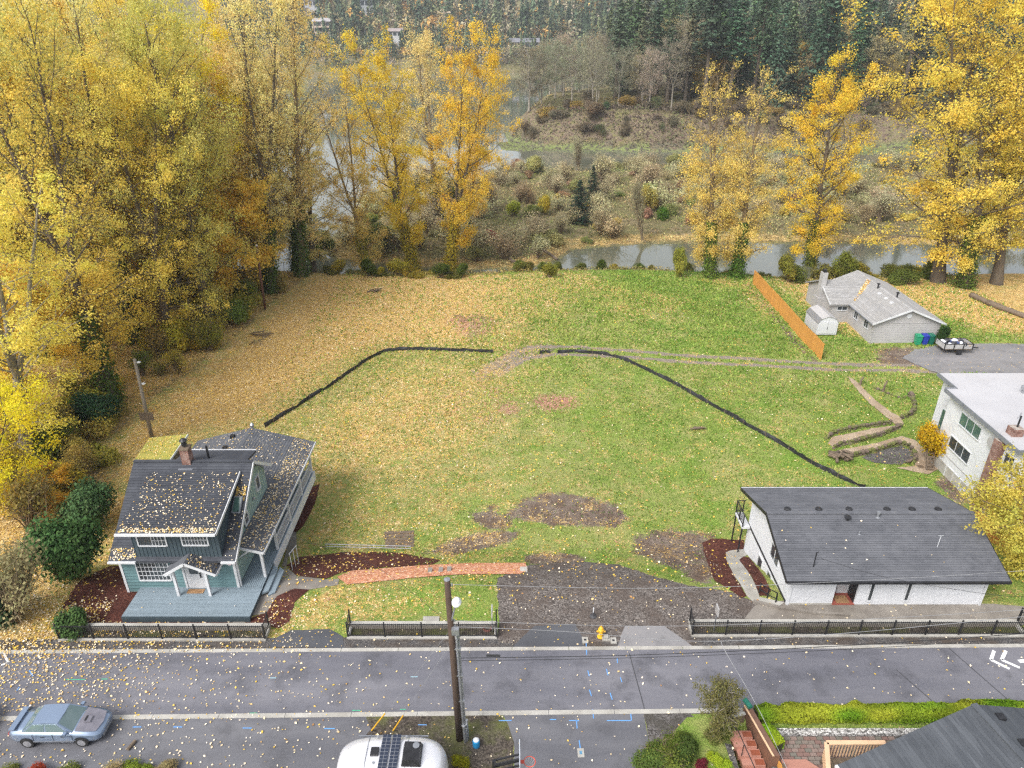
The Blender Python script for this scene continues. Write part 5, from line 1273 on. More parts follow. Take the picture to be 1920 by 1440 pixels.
# ------------------------------------------------------------------ low white house
def white_house():
    t = thing('white_house', (21, 34, -1), 'low white stucco house with wide dark grey gable roof', 'house')
    X0, X1, Y0, Y1 = 15.55, 26.55, 30.3, 37.5
    w = MB(); 
    zf, zr = 2.5, 3.6
    prism_x(w, [(Y0, -.3), (Y0, zf), (33.75, zr), (Y1, zf), (Y1, -2.9)], X0, 18.15); w1 = w.build('wall', M_STUCCO, t)
    w = MB(); prism_x(w, [(Y0, -.3), (Y0, zf), (33.75, zr), (Y1, zf), (Y1, -2.9)], 19.42, X1); w.build('wall', M_STUCCO, t)
    w = MB(); prism_x(w, [(31.25, -.3), (31.25, zf), (33.75, zr), (Y1, zf), (Y1, -2.9)], 18.15, 19.42); w.build('wall', M_STUCCO, t)
    MB().box(X0 + .01, 18.14, Y0 - .03, Y0, -.1, .12).build('plinth', M_CONC, t)
    a, b = 14.95, 27.1; ef, rg_, eb = (29.55, 2.40), (33.75, 3.80), (38.25, 2.40)
    roof_plane(t, (a, *ef), (b, *ef), (b, *rg_), (a, *rg_), M_SHW, .145, .14)
    roof_plane(t, (b, *eb), (a, *eb), (a, *rg_), (b, *rg_), M_SHW, .145, .14)
    MB().beam((a, rg_[0], rg_[1] + .03), (b, rg_[0], rg_[1] + .03), .25, .05).build('ridge_cap', M_SHW, t)
    for p, q in (((a - .02, *ef), (a - .02, *rg_)), ((a - .02, *rg_), (a - .02, *eb)), ((b + .02, *ef), (b + .02, *rg_)), ((b + .02, *rg_), (b + .02, *eb))): fascia(t, p, q, M_BLACK, h=.2, dz=-.08, name='barge_board')
    for y, z in (ef, eb): MB().beam((a, y - .06 * (1 if y < 33 else -1), z - .05), (b, y - .06 * (1 if y < 33 else -1), z - .05), .12, .12).build('gutter', M_BLACK, t)
    MB().beam((b, eb[0], eb[1] + .03), (a, eb[0], eb[1] + .03), .05, .03).build('drip_edge', M_WHITE, t)
    for u in (590, 766, 937, 1150, 1291, 1438):
        p = at(1280 + u / 3, 957, 34.2); MB().lathe((p.x, 34.25, 3.6), [(.2, 0), (.2, .16), (.14, .2)], 8).build('roof_vent', M_BLACK, t)
    def onroof(u, v):
        y = 31.5
        for _ in range(30):
            z = 2.40 + (y - 29.55) / 3 + .0; x, y = G(u, v, z)
        return Vector((x, y, z))
    p = onroof(1280 + 925 / 3, 860 + 345 / 3); MB().lathe(p, [(.1, -.05), (.1, .18), (.2, .2), (.2, .24), (.05, .28)], 8).build('vent_pipe', M_BLACK, t)
    p = onroof(1280 + 1096 / 3, 860 + 330 / 3); MB().lathe(p, [(.15, -.05), (.15, .02), (.07, .03), (.07, .3), (.12, .31), (.1, .4)], 8).build('vent_pipe', M_GALV, t)
    p = onroof(1280 + 992 / 3, 860 + 425 / 3); MB().lathe(p, [(.11, -.05), (.11, .02), (.04, .03), (.04, .2)], 8).build('vent_pipe', M_GALV, t)
    p = onroof(1280 + 735 / 3, 860 + 608 / 3); MB().tube([p, p + Vector((0, 0, 1.0)), p + Vector((.1, 0, 1.05))], .035, 8).build('service_mast', M_BLACK, t)
    p = onroof(1280 + 1432 / 3, 860 + 497 / 3); MB().tube([p, p + Vector((0, 0, .8))], .018, 6).tube([p + Vector((-.15, 0, .8)), p + Vector((.15, 0, .8))], .012, 5).build('antenna', M_WHITE, t)
    # left wall details
    MB().box(X0 - .05, X0, Y0 + .1, 38.2, .08, .2).build('band', M_BLACK, t)
    def lw(tl, br, nx, lab=None):
        A = atx(1280 + tl[0] / 3, 860 + tl[1] / 3, X0); B = atx(1280 + br[0] / 3, 860 + br[1] / 3, X0)
        y1, y0 = A.y, B.y; z1, z0 = A.z, B.z
        return y0, y1, z0, z1
    window(t, (X0, 33.45, .95), (0, -1, 0), 1.25, .95, (-1, 0, 0), 2, 1)
    window(t, (X0, 34.95, -1.25), (0, -1, 0), .7, .95, (-1, 0, 0), 1, 1); window(t, (X0, 33.3, -1.05), (0, -1, 0), .6, .95, (-1, 0, 0), 1, 2)
    MB().box(X0 - .05, X0 - .01, 31.4, 32.0, -.6, 1.0).build('side_door', M_WHITE, t) if False else None
    MB().box(X0 - .02, X0 + .14, Y0 - .05, Y0 - .0, -.2, 2.45).build('downpipe', M_WHITE, t); MB().box(X1 - .1, X1, Y0 - .1, Y0 - .02, -.1, 2.45).build('downpipe', M_WHITE, t)
    # entry recess
    MB().box(18.15, 19.42, 30.25, 31.25, -.1, .05).build('entry_floor', M_RED, t)
    dr = MB().box(18.75, 19.38, 31.17, 31.23, .05, 2.2).build('door', M_WHITE, t); MB().box(18.3, 18.55, 31.2, 31.235, 1.0, 2.0).build('side_light', M_GLASS, t)
    MB().box(19.38, 19.415, 30.4, 31.1, .06, 2.1).build('screen_door', M_BLACK, t)
    for x in (20.18, 22.25): window(t, (x - .09, Y0, .35), (1, 0, 0), .18, 1.85, (0, -1, 0), 1, 1, fw=.09, proud=.05)
    for x, z in ((21.2, 1.95), (24.6, 2.05)):
        l = MB().lathe((0, 0, 0), [(.05, 0), (.1, .03), (.1, .09), (.04, .13)], 10); l.v = [Vector((x + v.x, Y0 - v.z, z + v.y)) for v in l.v]; l.build('wall_light', M_WHITE, t)
    # small balcony at the rear corner
    bx0, by0, by1 = 14.98, 37.0, 38.6
    MB().box(bx0, X0 - .01, by0, by1, .05, .2).build('balcony_floor', M_WHITE, t)
    rl = MB()
    for (x, y) in ((bx0 + .03, by0 + .03), (bx0 + .03, by1 - .03), (bx0 + .03, (by0 + by1) / 2), (X0 - .1, by1 - .03)): MB().box(x - .03, x + .03, y - .03, y + .03, .2, 1.15).build('balcony_post', M_BLACK, t)
    rl.beam((bx0 + .03, by0, 1.15), (bx0 + .03, by1, 1.15), .05, .04).beam((bx0, by1 - .03, 1.15), (X0, by1 - .03, 1.15), .05, .04).beam((bx0 + .03, by0, .35), (bx0 + .03, by1, .35), .04, .03).beam((bx0, by1 - .03, .35), (X0, by1 - .03, .35), .04, .03)
    rl.build('balcony_rail', M_BLACK, t)
    k = MB(); y = by0 + .1
    while y < by1: k.box(bx0 + .022, bx0 + .038, y - .008, y + .008, .36, 1.14); y += .12
    tag(k.build('baluster', M_BLACK, t), kind='stuff')
    for y in (by0 + .1, by1 - .1): MB().box(bx0 + .01, bx0 + .09, y - .04, y + .04, -2.4, .05).build('balcony_leg', M_BLACK, t)
    return t
white = white_house()
mb = MB().box(18.45, 19.2, 30.35, 30.95, .052, .07); solo(mb, 'doormat', M_MAT, 'tan mat in the red entry of the white house', 'doormat')
rr = thing('walkway_rail', (14.9, 31.5, 0), 'black low railing where the walkway meets the white house corner', 'railing')
pts = [GH3(1423, 1112), GH3(1438, 1122), GH3(1454, 1130)]
for p in pts: MB().box(p.x - .03, p.x + .03, p.y - .03, p.y + .03, p.z - .1, p.z + .75).build('post', M_BLACK, rr)
for dz in (.3, .72): MB().beam(pts[0] + Vector((0, 0, dz)), pts[1] + Vector((0, 0, dz)), .04).beam(pts[1] + Vector((0, 0, dz)), pts[2] + Vector((0, 0, dz)), .04).build('rail', M_BLACK, rr)
lwall = thing('retaining_wall', (16, 29.9, 0), 'low concrete retaining edge curving along the front of the white house', 'wall')
for (p, q) in (((1412, 1130), (1462, 1142)), ((1462, 1142), (1530, 1152)), ((1530, 1152), (1590, 1155))):
    a_, b_ = GH3(*p), GH3(*q); MB().beam(a_ + Vector((0, 0, .06)), b_ + Vector((0, 0, .06)), .16, .24).build('block', M_CONC_D, lwall)

# ------------------------------------------------------------------ grey ranch house
def ranch():
    t = thing('ranch_house', (43.5, 77, -2.2), 'pale grey L shaped ranch house with weathered roof and white chimney', 'house')
    x0, x1, yg, yb = 39.75, 47.15, 72.55, 86.0; ze, zp, xr = .2, 1.72, 43.4
    b = MB(); prism_y(b, [(x0, -2.6), (x1, -2.6), (x1, ze - .02), (xr, zp - .08), (x0, ze - .02)], yg, yb); w = b.build('wall', M_GREYW, t)
    strips(w, (x0, yg, -2.3), (x1, yg, -2.3), (x1, yg, .15), (x0, yg, .15), 12, .018, 'siding_board', M_GREYW)
    strips(w, (x0, yb, -2.3), (x0, yg, -2.3), (x0, yg, .15), (x0, yb, .15), 12, .018, 'siding_board', M_GREYW)
    MB().box(x0, x1, yg - .04, yg - .005, .02, .12).build('gable_trim', M_GREYW, t)
    o = .35; s = (zp - ze) / (xr - x0)
    roof_plane(t, (x0 - o, yb, ze - o * s), (x0 - o, yg - o, ze - o * s), (xr, yg - o, zp), (xr, yb, zp), M_SHR, .19, .12)
    roof_plane(t, (x1 + o, yg - o, ze - o * s), (x1 + o, yb, ze - o * s), (xr, yb, zp), (xr, yg - o, zp), M_SHR, .19, .12)
    fascia(t, (x0 - o, yg - o - .02, ze - o * s), (xr, yg - o - .02, zp), h=.2, dz=-.06, name='barge_board'); fascia(t, (x1 + o, yg - o - .02, ze - o * s), (xr, yg - o - .02, zp), h=.2, dz=-.06, name='barge_board')
    MB().beam((x0 - o - .04, yb, ze - o * s - .02), (x0 - o - .04, yg - o, ze - o * s - .02), .1, .1).build('gutter', M_FASCIA, t)
    l = MB().lathe((0, 0, 0), [(.28, 0), (.28, .04), (.2, .06)], 12); l.v = [Vector((xr + v.x, yg - v.z, .85 + v.y)) for v in l.v]; l.build('gable_vent', M_WHITE, t)
    # left wing
    wx, wy0, wy1 = 37.6, 78.6, 86.0; yr = 82.3
    b = MB(); prism_x(b, [(wy0, -2.6), (wy0, ze - .02), (yr, zp - .08), (wy1, ze - .02), (wy1, -2.6)], wx, x0 + .5); b.build('wing', M_GREYW, t)
    s2 = (zp - ze) / (yr - wy0)
    roof_plane(t, (wx - o, wy0 - o, ze - o * s2), (x0 + .2, wy0 - o, ze - o * s2), (xr, yr, zp), (wx - o, yr, zp), M_SHRX, .19, .12, 'wing_roof')
    roof_plane(t, (x0 + .2, wy1 + o, ze - o * s2), (wx - o, wy1 + o, ze - o * s2), (wx - o, yr, zp), (xr, yr, zp), M_SHRX, .19, .12, 'wing_roof')
    fascia(t, (wx - o - .02, wy0 - o, ze - o * s2), (wx - o - .02, yr, zp), h=.2, dz=-.06, name='barge_board')
    ch = MB().box(36.9, 37.62, 81.0, 82.4, -2.6, -.2).build('chimney', M_GREYW, t); MB().box(37.0, 37.6, 81.2, 82.0, -.2, 2.9).build('chimney_stack', M_GREYW, ch); MB().box(37.12, 37.48, 81.35, 81.85, 2.9, 3.25).build('chimney_pot', M_BLACK, ch)
    window(t, (38.3, wy0, -.75), (1, 0, 0), 1.1, .45, (0, -1, 0), 2, 1)
    window(t, (x0, 77.2, -1.1), (0, -1, 0), .9, 1.0, (-1, 0, 0), 2, 1); window(t, (x0, 74.6, -1.1), (0, -1, 0), .95, 1.05, (-1, 0, 0), 2, 1)
    for (x, y, k) in ((42.6, 81.6, 0), (43.0, 79.6, 1), (42.6, 78.2, 0), (42.6, 76.6, 0), (42.6, 75.2, 0), (43.7, 76.4, 1)):
        z = zp - abs(x - xr) * s
        if k: MB().lathe((x, y, z), [(.09, -.05), (.09, .5), (.2, .52), (.2, .58), (.05, .66)], 8).build('vent_pipe', M_BLACK, t)
        else: MB().box(x - .18, x + .18, y - .15, y + .15, z - .05, z + .12).build('roof_vent', M_WHITE, t)
    MB().box(x0 + .02, x0 + .1, yg - .06, yg - .02, -2.2, .1).build('downpipe', M_GREYW, t)
ranch()
def yard_shed():
    t = thing('yard_shed', (35.8, 76.6, -2.2), 'small white metal shed with barn shaped roof by the board fence', 'shed')
    x0, x1, y0, y1 = 34.65, 36.95, 74.8, 78.4; zb = -2.3
    prof = [(x0, zb), (x1, zb), (x1, -.85), (x1 - .35, -.4), ((x0 + x1) / 2, -.1), (x0 + .35, -.4), (x0, -.85)]
    b = MB(); prism_y(b, prof, y0, y1); w = b.build('wall', M_WHITE, t)
    rp = [(x0 - .06, -.88), (x0 + .32, -.36), ((x0 + x1) / 2, -.05), (x1 - .32, -.36), (x1 + .06, -.88)]
    for i in range(4):
        (a, za), (c, zc) = rp[i], rp[i + 1]
        MB().slab([(a, y0 - .08, za), (c, y0 - .08, zc), (c, y1 + .08, zc), (a, y1 + .08, za)], .03).build('roof_panel', M_GALV if i == 0 else M_GREYW, t)
    for xx in (x0 + .18, (x0 + x1) / 2 + .02): 
        d = MB().box(xx, xx + .95, y0 - .04, y0 - .002, zb + .15, -.75).build('door', M_WHITE, t)
    MB().box((x0 + x1) / 2 - .03, (x0 + x1) / 2 + .01, y0 - .06, y0 - .03, -1.7, -1.3).build('door_handle', M_BLACK, t)
yard_shed()

# ------------------------------------------------------------------ white flat roofed block on the right
def block():
    t = thing('apartment_block', (38, 44, -2.3), 'tall white flat roofed house with brick chimney at the right edge', 'house')
    X, Y0, Y1, zt = 33.95, 40.3, 48.6, 3.95
    MB().box(X, 46, Y0, Y1, -3.0, zt).build('wall', M_STUCCO, t)
    MB().box(X - .03, X, Y0 - .03, Y1, -3.0, -1.35).build('foundation', M_CONC, t)
    MB().box(X - .025, X, Y0, Y1, -.75, -.68).build('ledge', M_GREYW, t)
    MB().box(34.9, 46, 48.62, 51.3, -3.0, zt - .02).build('rear_wall', M_STUCCO, t)
    for (nm, q, z) in (('roof', [(X - .4, Y0 - .4), (46, Y0 - .4), (46, Y1 + .3), (X - .4, Y1 + .3)], zt + .22), ('rear_roof', [(34.5, Y1 + .31), (46, Y1 + .31), (46, 51.7), (34.5, 51.7)], zt + .2)):
        MB().slab([(x, y, z) for x, y in q], .22).build(nm, M_MEMB, t)
    for p, q in (((X - .42, Y0 - .4, 4.1), (X - .42, Y1 + .3, 4.1)), ((X - .4, Y0 - .42, 4.1), (46, Y0 - .42, 4.1)), ((X - .4, Y1 + .33, 4.1), (34.5, Y1 + .33, 4.1)), ((34.47, Y1 + .3, 4.08), (34.47, 51.7, 4.08))):
        MB().beam(p, q, .06, .32).build('fascia', M_FASCIA, t)
    def z3(x, y): return (1720 + x / 5.145, 680 + y / 5.145)
    def wx(bl, tr, nx, ny=1, gm=None, lab=None):
        A = atx(*z3(*bl), X); B = atx(*z3(*tr), X)
        window(t, (X, A.y, A.z), (0, -1, 0), abs(A.y - B.y), max(.5, B.z - A.z), (-1, 0, 0), nx, ny, fw=.07, gm=gm, label=lab)
    window(t, (X, 46.75, 2.35), (0, -1, 0), 2.5, .95, (-1, 0, 0), 3, 1, gm=M_GLASSG)
    window(t, (X, 47.1, .1), (0, -1, 0), 2.6, .95, (-1, 0, 0), 3, 1)
    window(t, (X, 46.5, -2.35), (0, -1, 0), 1.9, 1.0, (-1, 0, 0), 2, 1, gm=mat('boarded_pane', (.22, .13, .09), (.3, .22, .18), 2, .8), label='lower window boarded with brown panels')
    window(t, (X, 42.35, .2), (0, -1, 0), .55, .85, (-1, 0, 0), 2, 3); window(t, (X, 41.3, 2.2), (0, -1, 0), .9, 1.0, (-1, 0, 0), 2, 1)
    window(t, (X, 44.2, -2.5), (0, -1, 0), .6, .6, (-1, 0, 0), 1, 1)
    c = MB().box(X - .55, X - .04, 41.55, 42.15, -3, 3.85).build('chimney', M_BRICK, t)
    MB().box(X + .25, X + 1.0, 41.7, 42.4, 4.17, 4.75).build('chimney_stub', M_BRICK, t); MB().lathe((X + .7, 42.1, 4.7), [(.06, 0), (.06, .9)], 8).build('flue_pipe', M_BLACK, t)
    d = MB().lathe((0, 0, 0), [(.05, 0), (.35, .06), (.38, .12)], 14); d.v = [Vector((X - .12 - v.z, 42.75 + v.x, 3.1 + v.y)) for v in d.v]; d.build('satellite_dish', M_GREYW, t)
    MB().lathe((39.2, 48.2, 4.17), [(.2, 0), (.2, .3), (.3, .32), (.3, .55), (.15, .65)], 10).build('turbine_vent', M_GALV, t)
    MB().box(38.6, 39.2, 45.9, 46.3, 4.17, 4.3).build('roof_vent', M_BLACK, t)
    for x, y in ((36.3, 44.2), (39.4, 45.0)): MB().lathe((x, y, 4.17), [(.14, 0), (.05, .15), (.05, .5)], 8).build('vent_pipe', M_GALV, t)
    MB().tube([(37.2, 41.6, 4.1), (37.2, 41.6, 5.0)], .03, 6).build('antenna', M_BLACK, t)
    window(t, (34.4, 48.63, 0), (-1, 0, 0), .3, 1.4, (0, 1, 0), 1, 1) if False else None
    MB().box(34.85, 34.9, 49.3, 50.3, -.2, 1.6).build('rear_window', M_GLASSG, t)
    # outside stair at the far corner
    for i in range(9):
        z = -.4 - i * .2; MB().box(33.2, 33.9, 48.7 - i * .0 + .0, 48.75, z, z + .04) if False else None
    st = MB()
    MB().beam((33.3, 48.8, -.2), (32.9, 47.2, -2.25), .05, .2).build('stair_stringer', M_OLDWOOD, t); MB().beam((33.85, 48.8, -.2), (33.45, 47.2, -2.25), .05, .2).build('stair_stringer', M_OLDWOOD, t)
    for i in range(9):
        f = i / 8; p = lerp((33.57, 48.75, -.15), (33.18, 47.25, -2.15), f); MB().box(p.x - .3, p.x + .3, p.y - .11, p.y + .11, p.z, p.z + .04).build('stair_tread', M_OLDWOOD, t)
block()

# ------------------------------------------------------------------ house at the lower right corner, deck, patio
def near_house():
    t = thing('near_house', (19, 18, -1.3), 'slate shingle gable roof of the nearest house at the bottom right', 'house')
    ap = Vector((19.95, 21.1, 3.2)); rd = Vector((.215, -.977, 0)).normalized(); pr = Vector((.977, .215, 0)).normalized()
    L, wd, dz = 9.0, 6.1, 2.15
    A = ap - pr * wd + Vector((0, 0, -dz)); B = A + rd * L; Cc = ap + rd * L
    n = 40
    sl = MB().slab([A, ap, Cc, B], .16).build('roof', M_SHN, t)
    strips(sl, B, A, ap, Cc, n, .014, 'shingle_course', M_SHN)
    A2 = ap + pr * wd + Vector((0, 0, -dz)); B2 = A2 + rd * L
    sl = MB().slab([ap, A2, B2, Cc], .16).build('roof', M_SHN, t)
    strips(sl, A2, B2, Cc, ap, n, .014, 'shingle_course', M_SHN)
    MB().beam(ap + Vector((0, 0, .04)), Cc + Vector((0, 0, .04)), .3, .05).build('ridge_cap', M_SHN, t)
    MB().beam(A + Vector((-.06, 0, -.06)), B + Vector((-.06, 0, -.06)), .12, .12).build('gutter', M_WHITE, t)
    c0 = ap - pr * (wd - .5) - Vector((0, 0, dz)) + rd * .4; c1 = ap + pr * (wd - .5) - Vector((0, 0, dz)) + rd * .4
    MB().add([c0 + Vector((0, 0, -2.4)), c1 + Vector((0, 0, -2.4)), c1, ap + rd * .4 - Vector((0, 0, .2)), c0, c0 + rd * 8 + Vector((0, 0, -2.4)), c1 + rd * 8 + Vector((0, 0, -2.4)), c1 + rd * 8, ap + rd * 8.4 - Vector((0, 0, .2)), c0 + rd * 8],
             [(0, 1, 2, 3, 4), (9, 8, 7, 6, 5), (0, 5, 6, 1), (1, 6, 7, 2), (4, 9, 5, 0)]).build('wall', M_GREYW, t)
    for f, g in ((.62, .9), (1.9, .75)):
        p = ap + rd * f + pr * g - Vector((0, 0, g * dz / wd)); MB().box(p.x - .16, p.x + .16, p.y - .16, p.y + .16, p.z - .06, p.z + .12).build('roof_vent', M_BLACK, t)
    p = ap + rd * 2.9 - pr * 1.5 - Vector((0, 0, 1.5 * dz / wd))
    q = [p + pr * a + rd * b + Vector((0, 0, a * dz / wd + .14)) for a, b in ((-1.2, 0), (1.1, 0), (1.1, 1.2), (-1.2, 1.2))]
    MB().slab(q, .16).build('skylight', M_WHITE, t)
near_house()
M_TANPAINT = mat('tan_painted_wood', (0.62, 0.42, 0.26), (0.55, 0.36, 0.22), 2, .7)
M_TERRA = mat('terracotta_concrete', (0.40, 0.20, 0.15), (0.33, 0.155, 0.115), 1.5, .6, bump=.1, dirt=(.26, .10, .06))
M_TERRAW = mat('wet_terracotta', (0.25, 0.075, 0.04), (0.20, 0.06, 0.03), 2, .45)
M_CORTEN = mat('brown_stained_wall', (0.16, 0.085, 0.055), (0.11, 0.06, 0.045), 2, .6, dirt=(.20, .09, .05))
pzz = -.35
pav = tag(MB().box(11.7, 23.5, 19.0, 22.25, -.6, pzz - .05).build('patio', M_SOILG), 'paved patio behind the hedge at the bottom right', 'patio', kind='structure')
pm = [mat('paver_%d' % i, c, None, 5, .7, bump=.2) for i, c in enumerate([(0.20, .165, .14), (0.24, .175, .15), (0.17, .155, .13), (0.21, .13, .11)])]
pmesh = {}
for i in range(15):
    for j in range(20):
        x = 11.95 + j * .305 + (.15 if i % 2 else 0); y = 22.1 - i * .205
        if y < 19.2: continue
        m_ = pm[rnd.randrange(4)]
        if m_ not in pmesh:
            o = MB().box(-.14, .14, -.09, .09, -.05, .0).build('paver', m_, pav); pmesh[m_] = o.data
        else:
            o = bpy.data.objects.new('paver', pmesh[m_]); link(o, pav)
        o.location = (x, y, pzz + rnd.uniform(-.006, .006)); o.rotation_euler = (0, 0, rnd.uniform(-.02, .02))
tag(MB().box(11.75, 21.5, 22.28, 22.6, -.5, pzz + .05).build('pebble_strip', M_PEBBLE), 'pale pebble strip at the foot of the hedge', 'pebbles', kind='structure')
tag(MB().add([(12.15, 20.95, pzz + .12), (13.3, 20.95, pzz + .12), (14.1, 20.2, pzz + .12), (14.1, 18.5, pzz + .12), (12.15, 18.5, pzz + .12)], [(0, 1, 2, 3, 4)]).build('terrace', M_TERRA), 'terracotta terrace slab between steps and deck', 'terrace', kind='structure')
dk = thing('wood_deck', (14.8, 20.4, -.4), 'wooden deck with tan capped rail beside the nearest roof', 'deck')
for i in range(14): MB().box(13.9 + i * .22, 13.9 + i * .22 + .2, 18.4, 20.8, -.05, .02).build('plank', M_OLDWOOD, dk)
MB().beam((13.98, 20.92, .95), (16.6, 20.92, .95), .2, .06).beam((13.98, 20.92, .95), (13.2, 18.6, .95), .2, .06).build('rail_cap', M_TANPAINT, dk)
k = MB(); x = 14.05
while x < 16.5: k.box(x - .02, x + .02, 20.9, 20.94, .02, .92); x += .14
for i in range(16): p = lerp((13.98, 20.9, 0), (13.25, 18.7, 0), i / 16); k.box(p.x - .02, p.x + .02, p.y - .02, p.y + .02, .02, .92)
tag(k.build('baluster', M_TANPAINT, dk), kind='stuff')
MB().box(13.9, 17, 20.8, 20.86, -.6, .0).build('rim_board', M_OLDWOOD, dk)
stp = thing('garden_steps', (10.6, 21.2, -1), 'reddish concrete steps going down from the street at the bottom', 'steps')
for i in range(7):
    y1_ = 22.25 - i * .36; z = -.02 - i * .15
    s = MB().add([(10.1 + i * .11, y1_ - .36, z - .3), (11.15 + i * .11, y1_ - .36, z - .3), (11.15 + i * .11, y1_, z - .3), (10.1 + i * .11, y1_, z - .3), (10.1 + i * .11, y1_ - .36, z), (11.15 + i * .11, y1_ - .36, z), (11.15 + i * .11, y1_, z), (10.1 + i * .11, y1_, z)],
                 [(3, 2, 1, 0), (4, 5, 6, 7), (0, 1, 5, 4), (1, 2, 6, 5), (2, 3, 7, 6), (3, 0, 4, 7)]).build('step', M_TERRA, stp)
    MB().box(10.72 + i * .11, 11.13 + i * .11, y1_ - .33, y1_ - .05, z + .001, z + .006).build('wet_patch', M_TERRAW, s)
for i in range(3):
    y = 22.1 - i * .9; x = 10.15 + (22.25 - y) / .36 * .11; z = -(22.25 - y) / .36 * .15
    MB().tube([(x, y, z - .1), (x, y, z + .85)], .02, 6).build('rail_post', M_BLACK, stp)
MB().tube([(10.15, 22.3, .9), (10.85, 19.9, -.05)], .024, 6).build('hand_rail', M_BLACK, stp)
wl = thing('garden_wall', (11.3, 22, -.5), 'brown stained retaining wall beside the reddish steps', 'wall')
MB().add([(11.0, 23.1, -1.2), (11.32, 23.1, -1.2), (11.95, 20.7, -1.2), (11.62, 20.7, -1.2), (11.0, 23.1, .62), (11.32, 23.1, .62), (11.95, 20.7, .35), (11.62, 20.7, .35)], [(3, 2, 1, 0), (4, 5, 6, 7), (0, 1, 5, 4), (1, 2, 6, 5), (2, 3, 7, 6), (3, 0, 4, 7)]).build('wall', M_CORTEN, wl)
MB().add([(10.97, 23.12, .621), (11.05, 23.12, .621), (11.68, 20.68, .351), (11.60, 20.68, .351), (10.97, 23.12, .66), (11.05, 23.12, .66), (11.68, 20.68, .39), (11.60, 20.68, .39)], [(3, 2, 1, 0), (4, 5, 6, 7), (0, 1, 5, 4), (1, 2, 6, 5), (2, 3, 7, 6), (3, 0, 4, 7)]).build('cap', M_TANPAINT, wl)
wl2 = thing('timber_wall', (10.4, 22.6, 0), 'dark timber wall with grey cap at the head of the steps', 'wall')
MB().beam((9.95, 22.5, .25), (10.95, 22.75, .25), .1, .55).build('boards', M_OLDWOOD, wl2); MB().beam((9.95, 22.5, .55), (10.95, 22.75, .55), .16, .05).build('cap', M_CONC, wl2)
mbx = MB().tube([(11.05, 23.3, .82), (11.2, 22.85, .82)], .12, 10); mbx.box(11.09, 11.15, 22.95, 23.1, .62, .74)
solo(mbx, 'mailbox', mat('green_enamel', (0.02, .19, .13), None, 3, .4), 'green rounded mailbox on the brown garden wall', 'mailbox')
te = thing('timber_edging', (12.1, 20.4, -.5), 'orange timber edging rail right of the garden wall', 'edging')
MB().beam((11.75, 21.3, -.1), (12.35, 19.6, -.35), .06, .35).build('board', M_CEDAR, te)
for f in (0, .5, 1): p = lerp((11.78, 21.3, 0), (12.38, 19.6, -.2), f); MB().box(p.x - .05, p.x + .05, p.y - .05, p.y + .05, p.z - .7, p.z + .25).build('post', M_OLDWOOD, te)
# ------------------------------------------------------------------ street side planters with iron fences
def planter(x0, x1, lab, flab, last=False):
    yf = lambda x: 27.66 + (28.07 - 27.66) * (x + 24.2) / 34
    y0 = 27.72 if x0 < -15 else (27.86 if x0 < 0 else 28.0)
    p = thing('stormwater_planter', ((x0 + x1) / 2, y0 + .3, 0), lab, 'planter')
    MB().box(x0 - .05, x1 + .05, y0 - .12, y0 + .06, -.2, .11).build('front_kerb', M_CONC, p)
    MB().box(x0 - .05, x1 + .05, y0 + .60, y0 + .80, -.2, .30).build('back_wall', M_CONC_D, p); MB().box(x0 - .06, x1 + .06, y0 + .57, y0 + .83, .302, .37).build('coping', M_CONC, p); MB().box(x0, x1, y0 + .065, y0 + .595, -.2, .035).build('soil', M_SOIL, p)  # back wall darker than its coping: moss plus upright-face shade put into colour
    MB().box(x0 - .05, x0 + .1, y0 + .07, y0 + .61, -.2, .2).build('end_wall', M_CONC, p); MB().box(x1 - .1, x1 + .05, y0 + .07, y0 + .61, -.2, .2).build('end_wall', M_CONC, p)
    f = thing('iron_fence', ((x0 + x1) / 2, y0, .1), flab, 'fence')
    n = max(2, round((x1 - x0) / 1.86))
    xs = [x0 + (x1 - x0) * i / n for i in range(n + 1)]
    for x in xs: MB().box(x - .035, x + .035, y0 - .06, y0 + .01, .1, 1.12).lathe((x, y0 - .025, 1.12), [(.05, 0), (.03, .03), (.0, .06)], 6).build('post', M_BLACK, f)
    for x in (x0, x1): MB().box(x - .035, x + .035, y0 + .68, y0 + .75, .3, 1.3).build('post', M_BLACK, f)
    for i in range(n):
        a, b = xs[i] + .035, xs[i + 1] - .035
        for z in (.2, .98): MB().box(a, b, y0 - .045, y0 - .005, z - .018, z + .018).build('rail', M_BLACK, f)
        k = MB(); q = a + .06
        while q < b - .03: k.box(q - .009, q + .009, y0 - .035, y0 - .017, .22, 1.06); q += .105
        tag(k.build('pickets', M_BLACK, f), kind='stuff')
    for x in (x0, x1):
        for z in (.28, 1.0): MB().beam((x, y0, z), (x, y0 + .7, z + .12), .035).build('rail', M_BLACK, f)
        k = MB(); q = y0 + .1
        while q < y0 + .66: k.box(x - .009, x + .009, q - .009, q + .009, .3, 1.1); q += .105
        tag(k.build('pickets', M_BLACK, f), kind='stuff')
planter(-24.2, -13.2, 'long concrete planter strip in front of the teal house', 'black iron picket fence in front of the teal house')
planter(-8.8, -.85, 'concrete planter strip in front of the small lawn', 'black iron picket fence in front of the small lawn by the utility pole')
planter(9.7, 27.6, 'longest concrete planter strip in front of the white house', 'longest black iron picket fence in front of the white house')

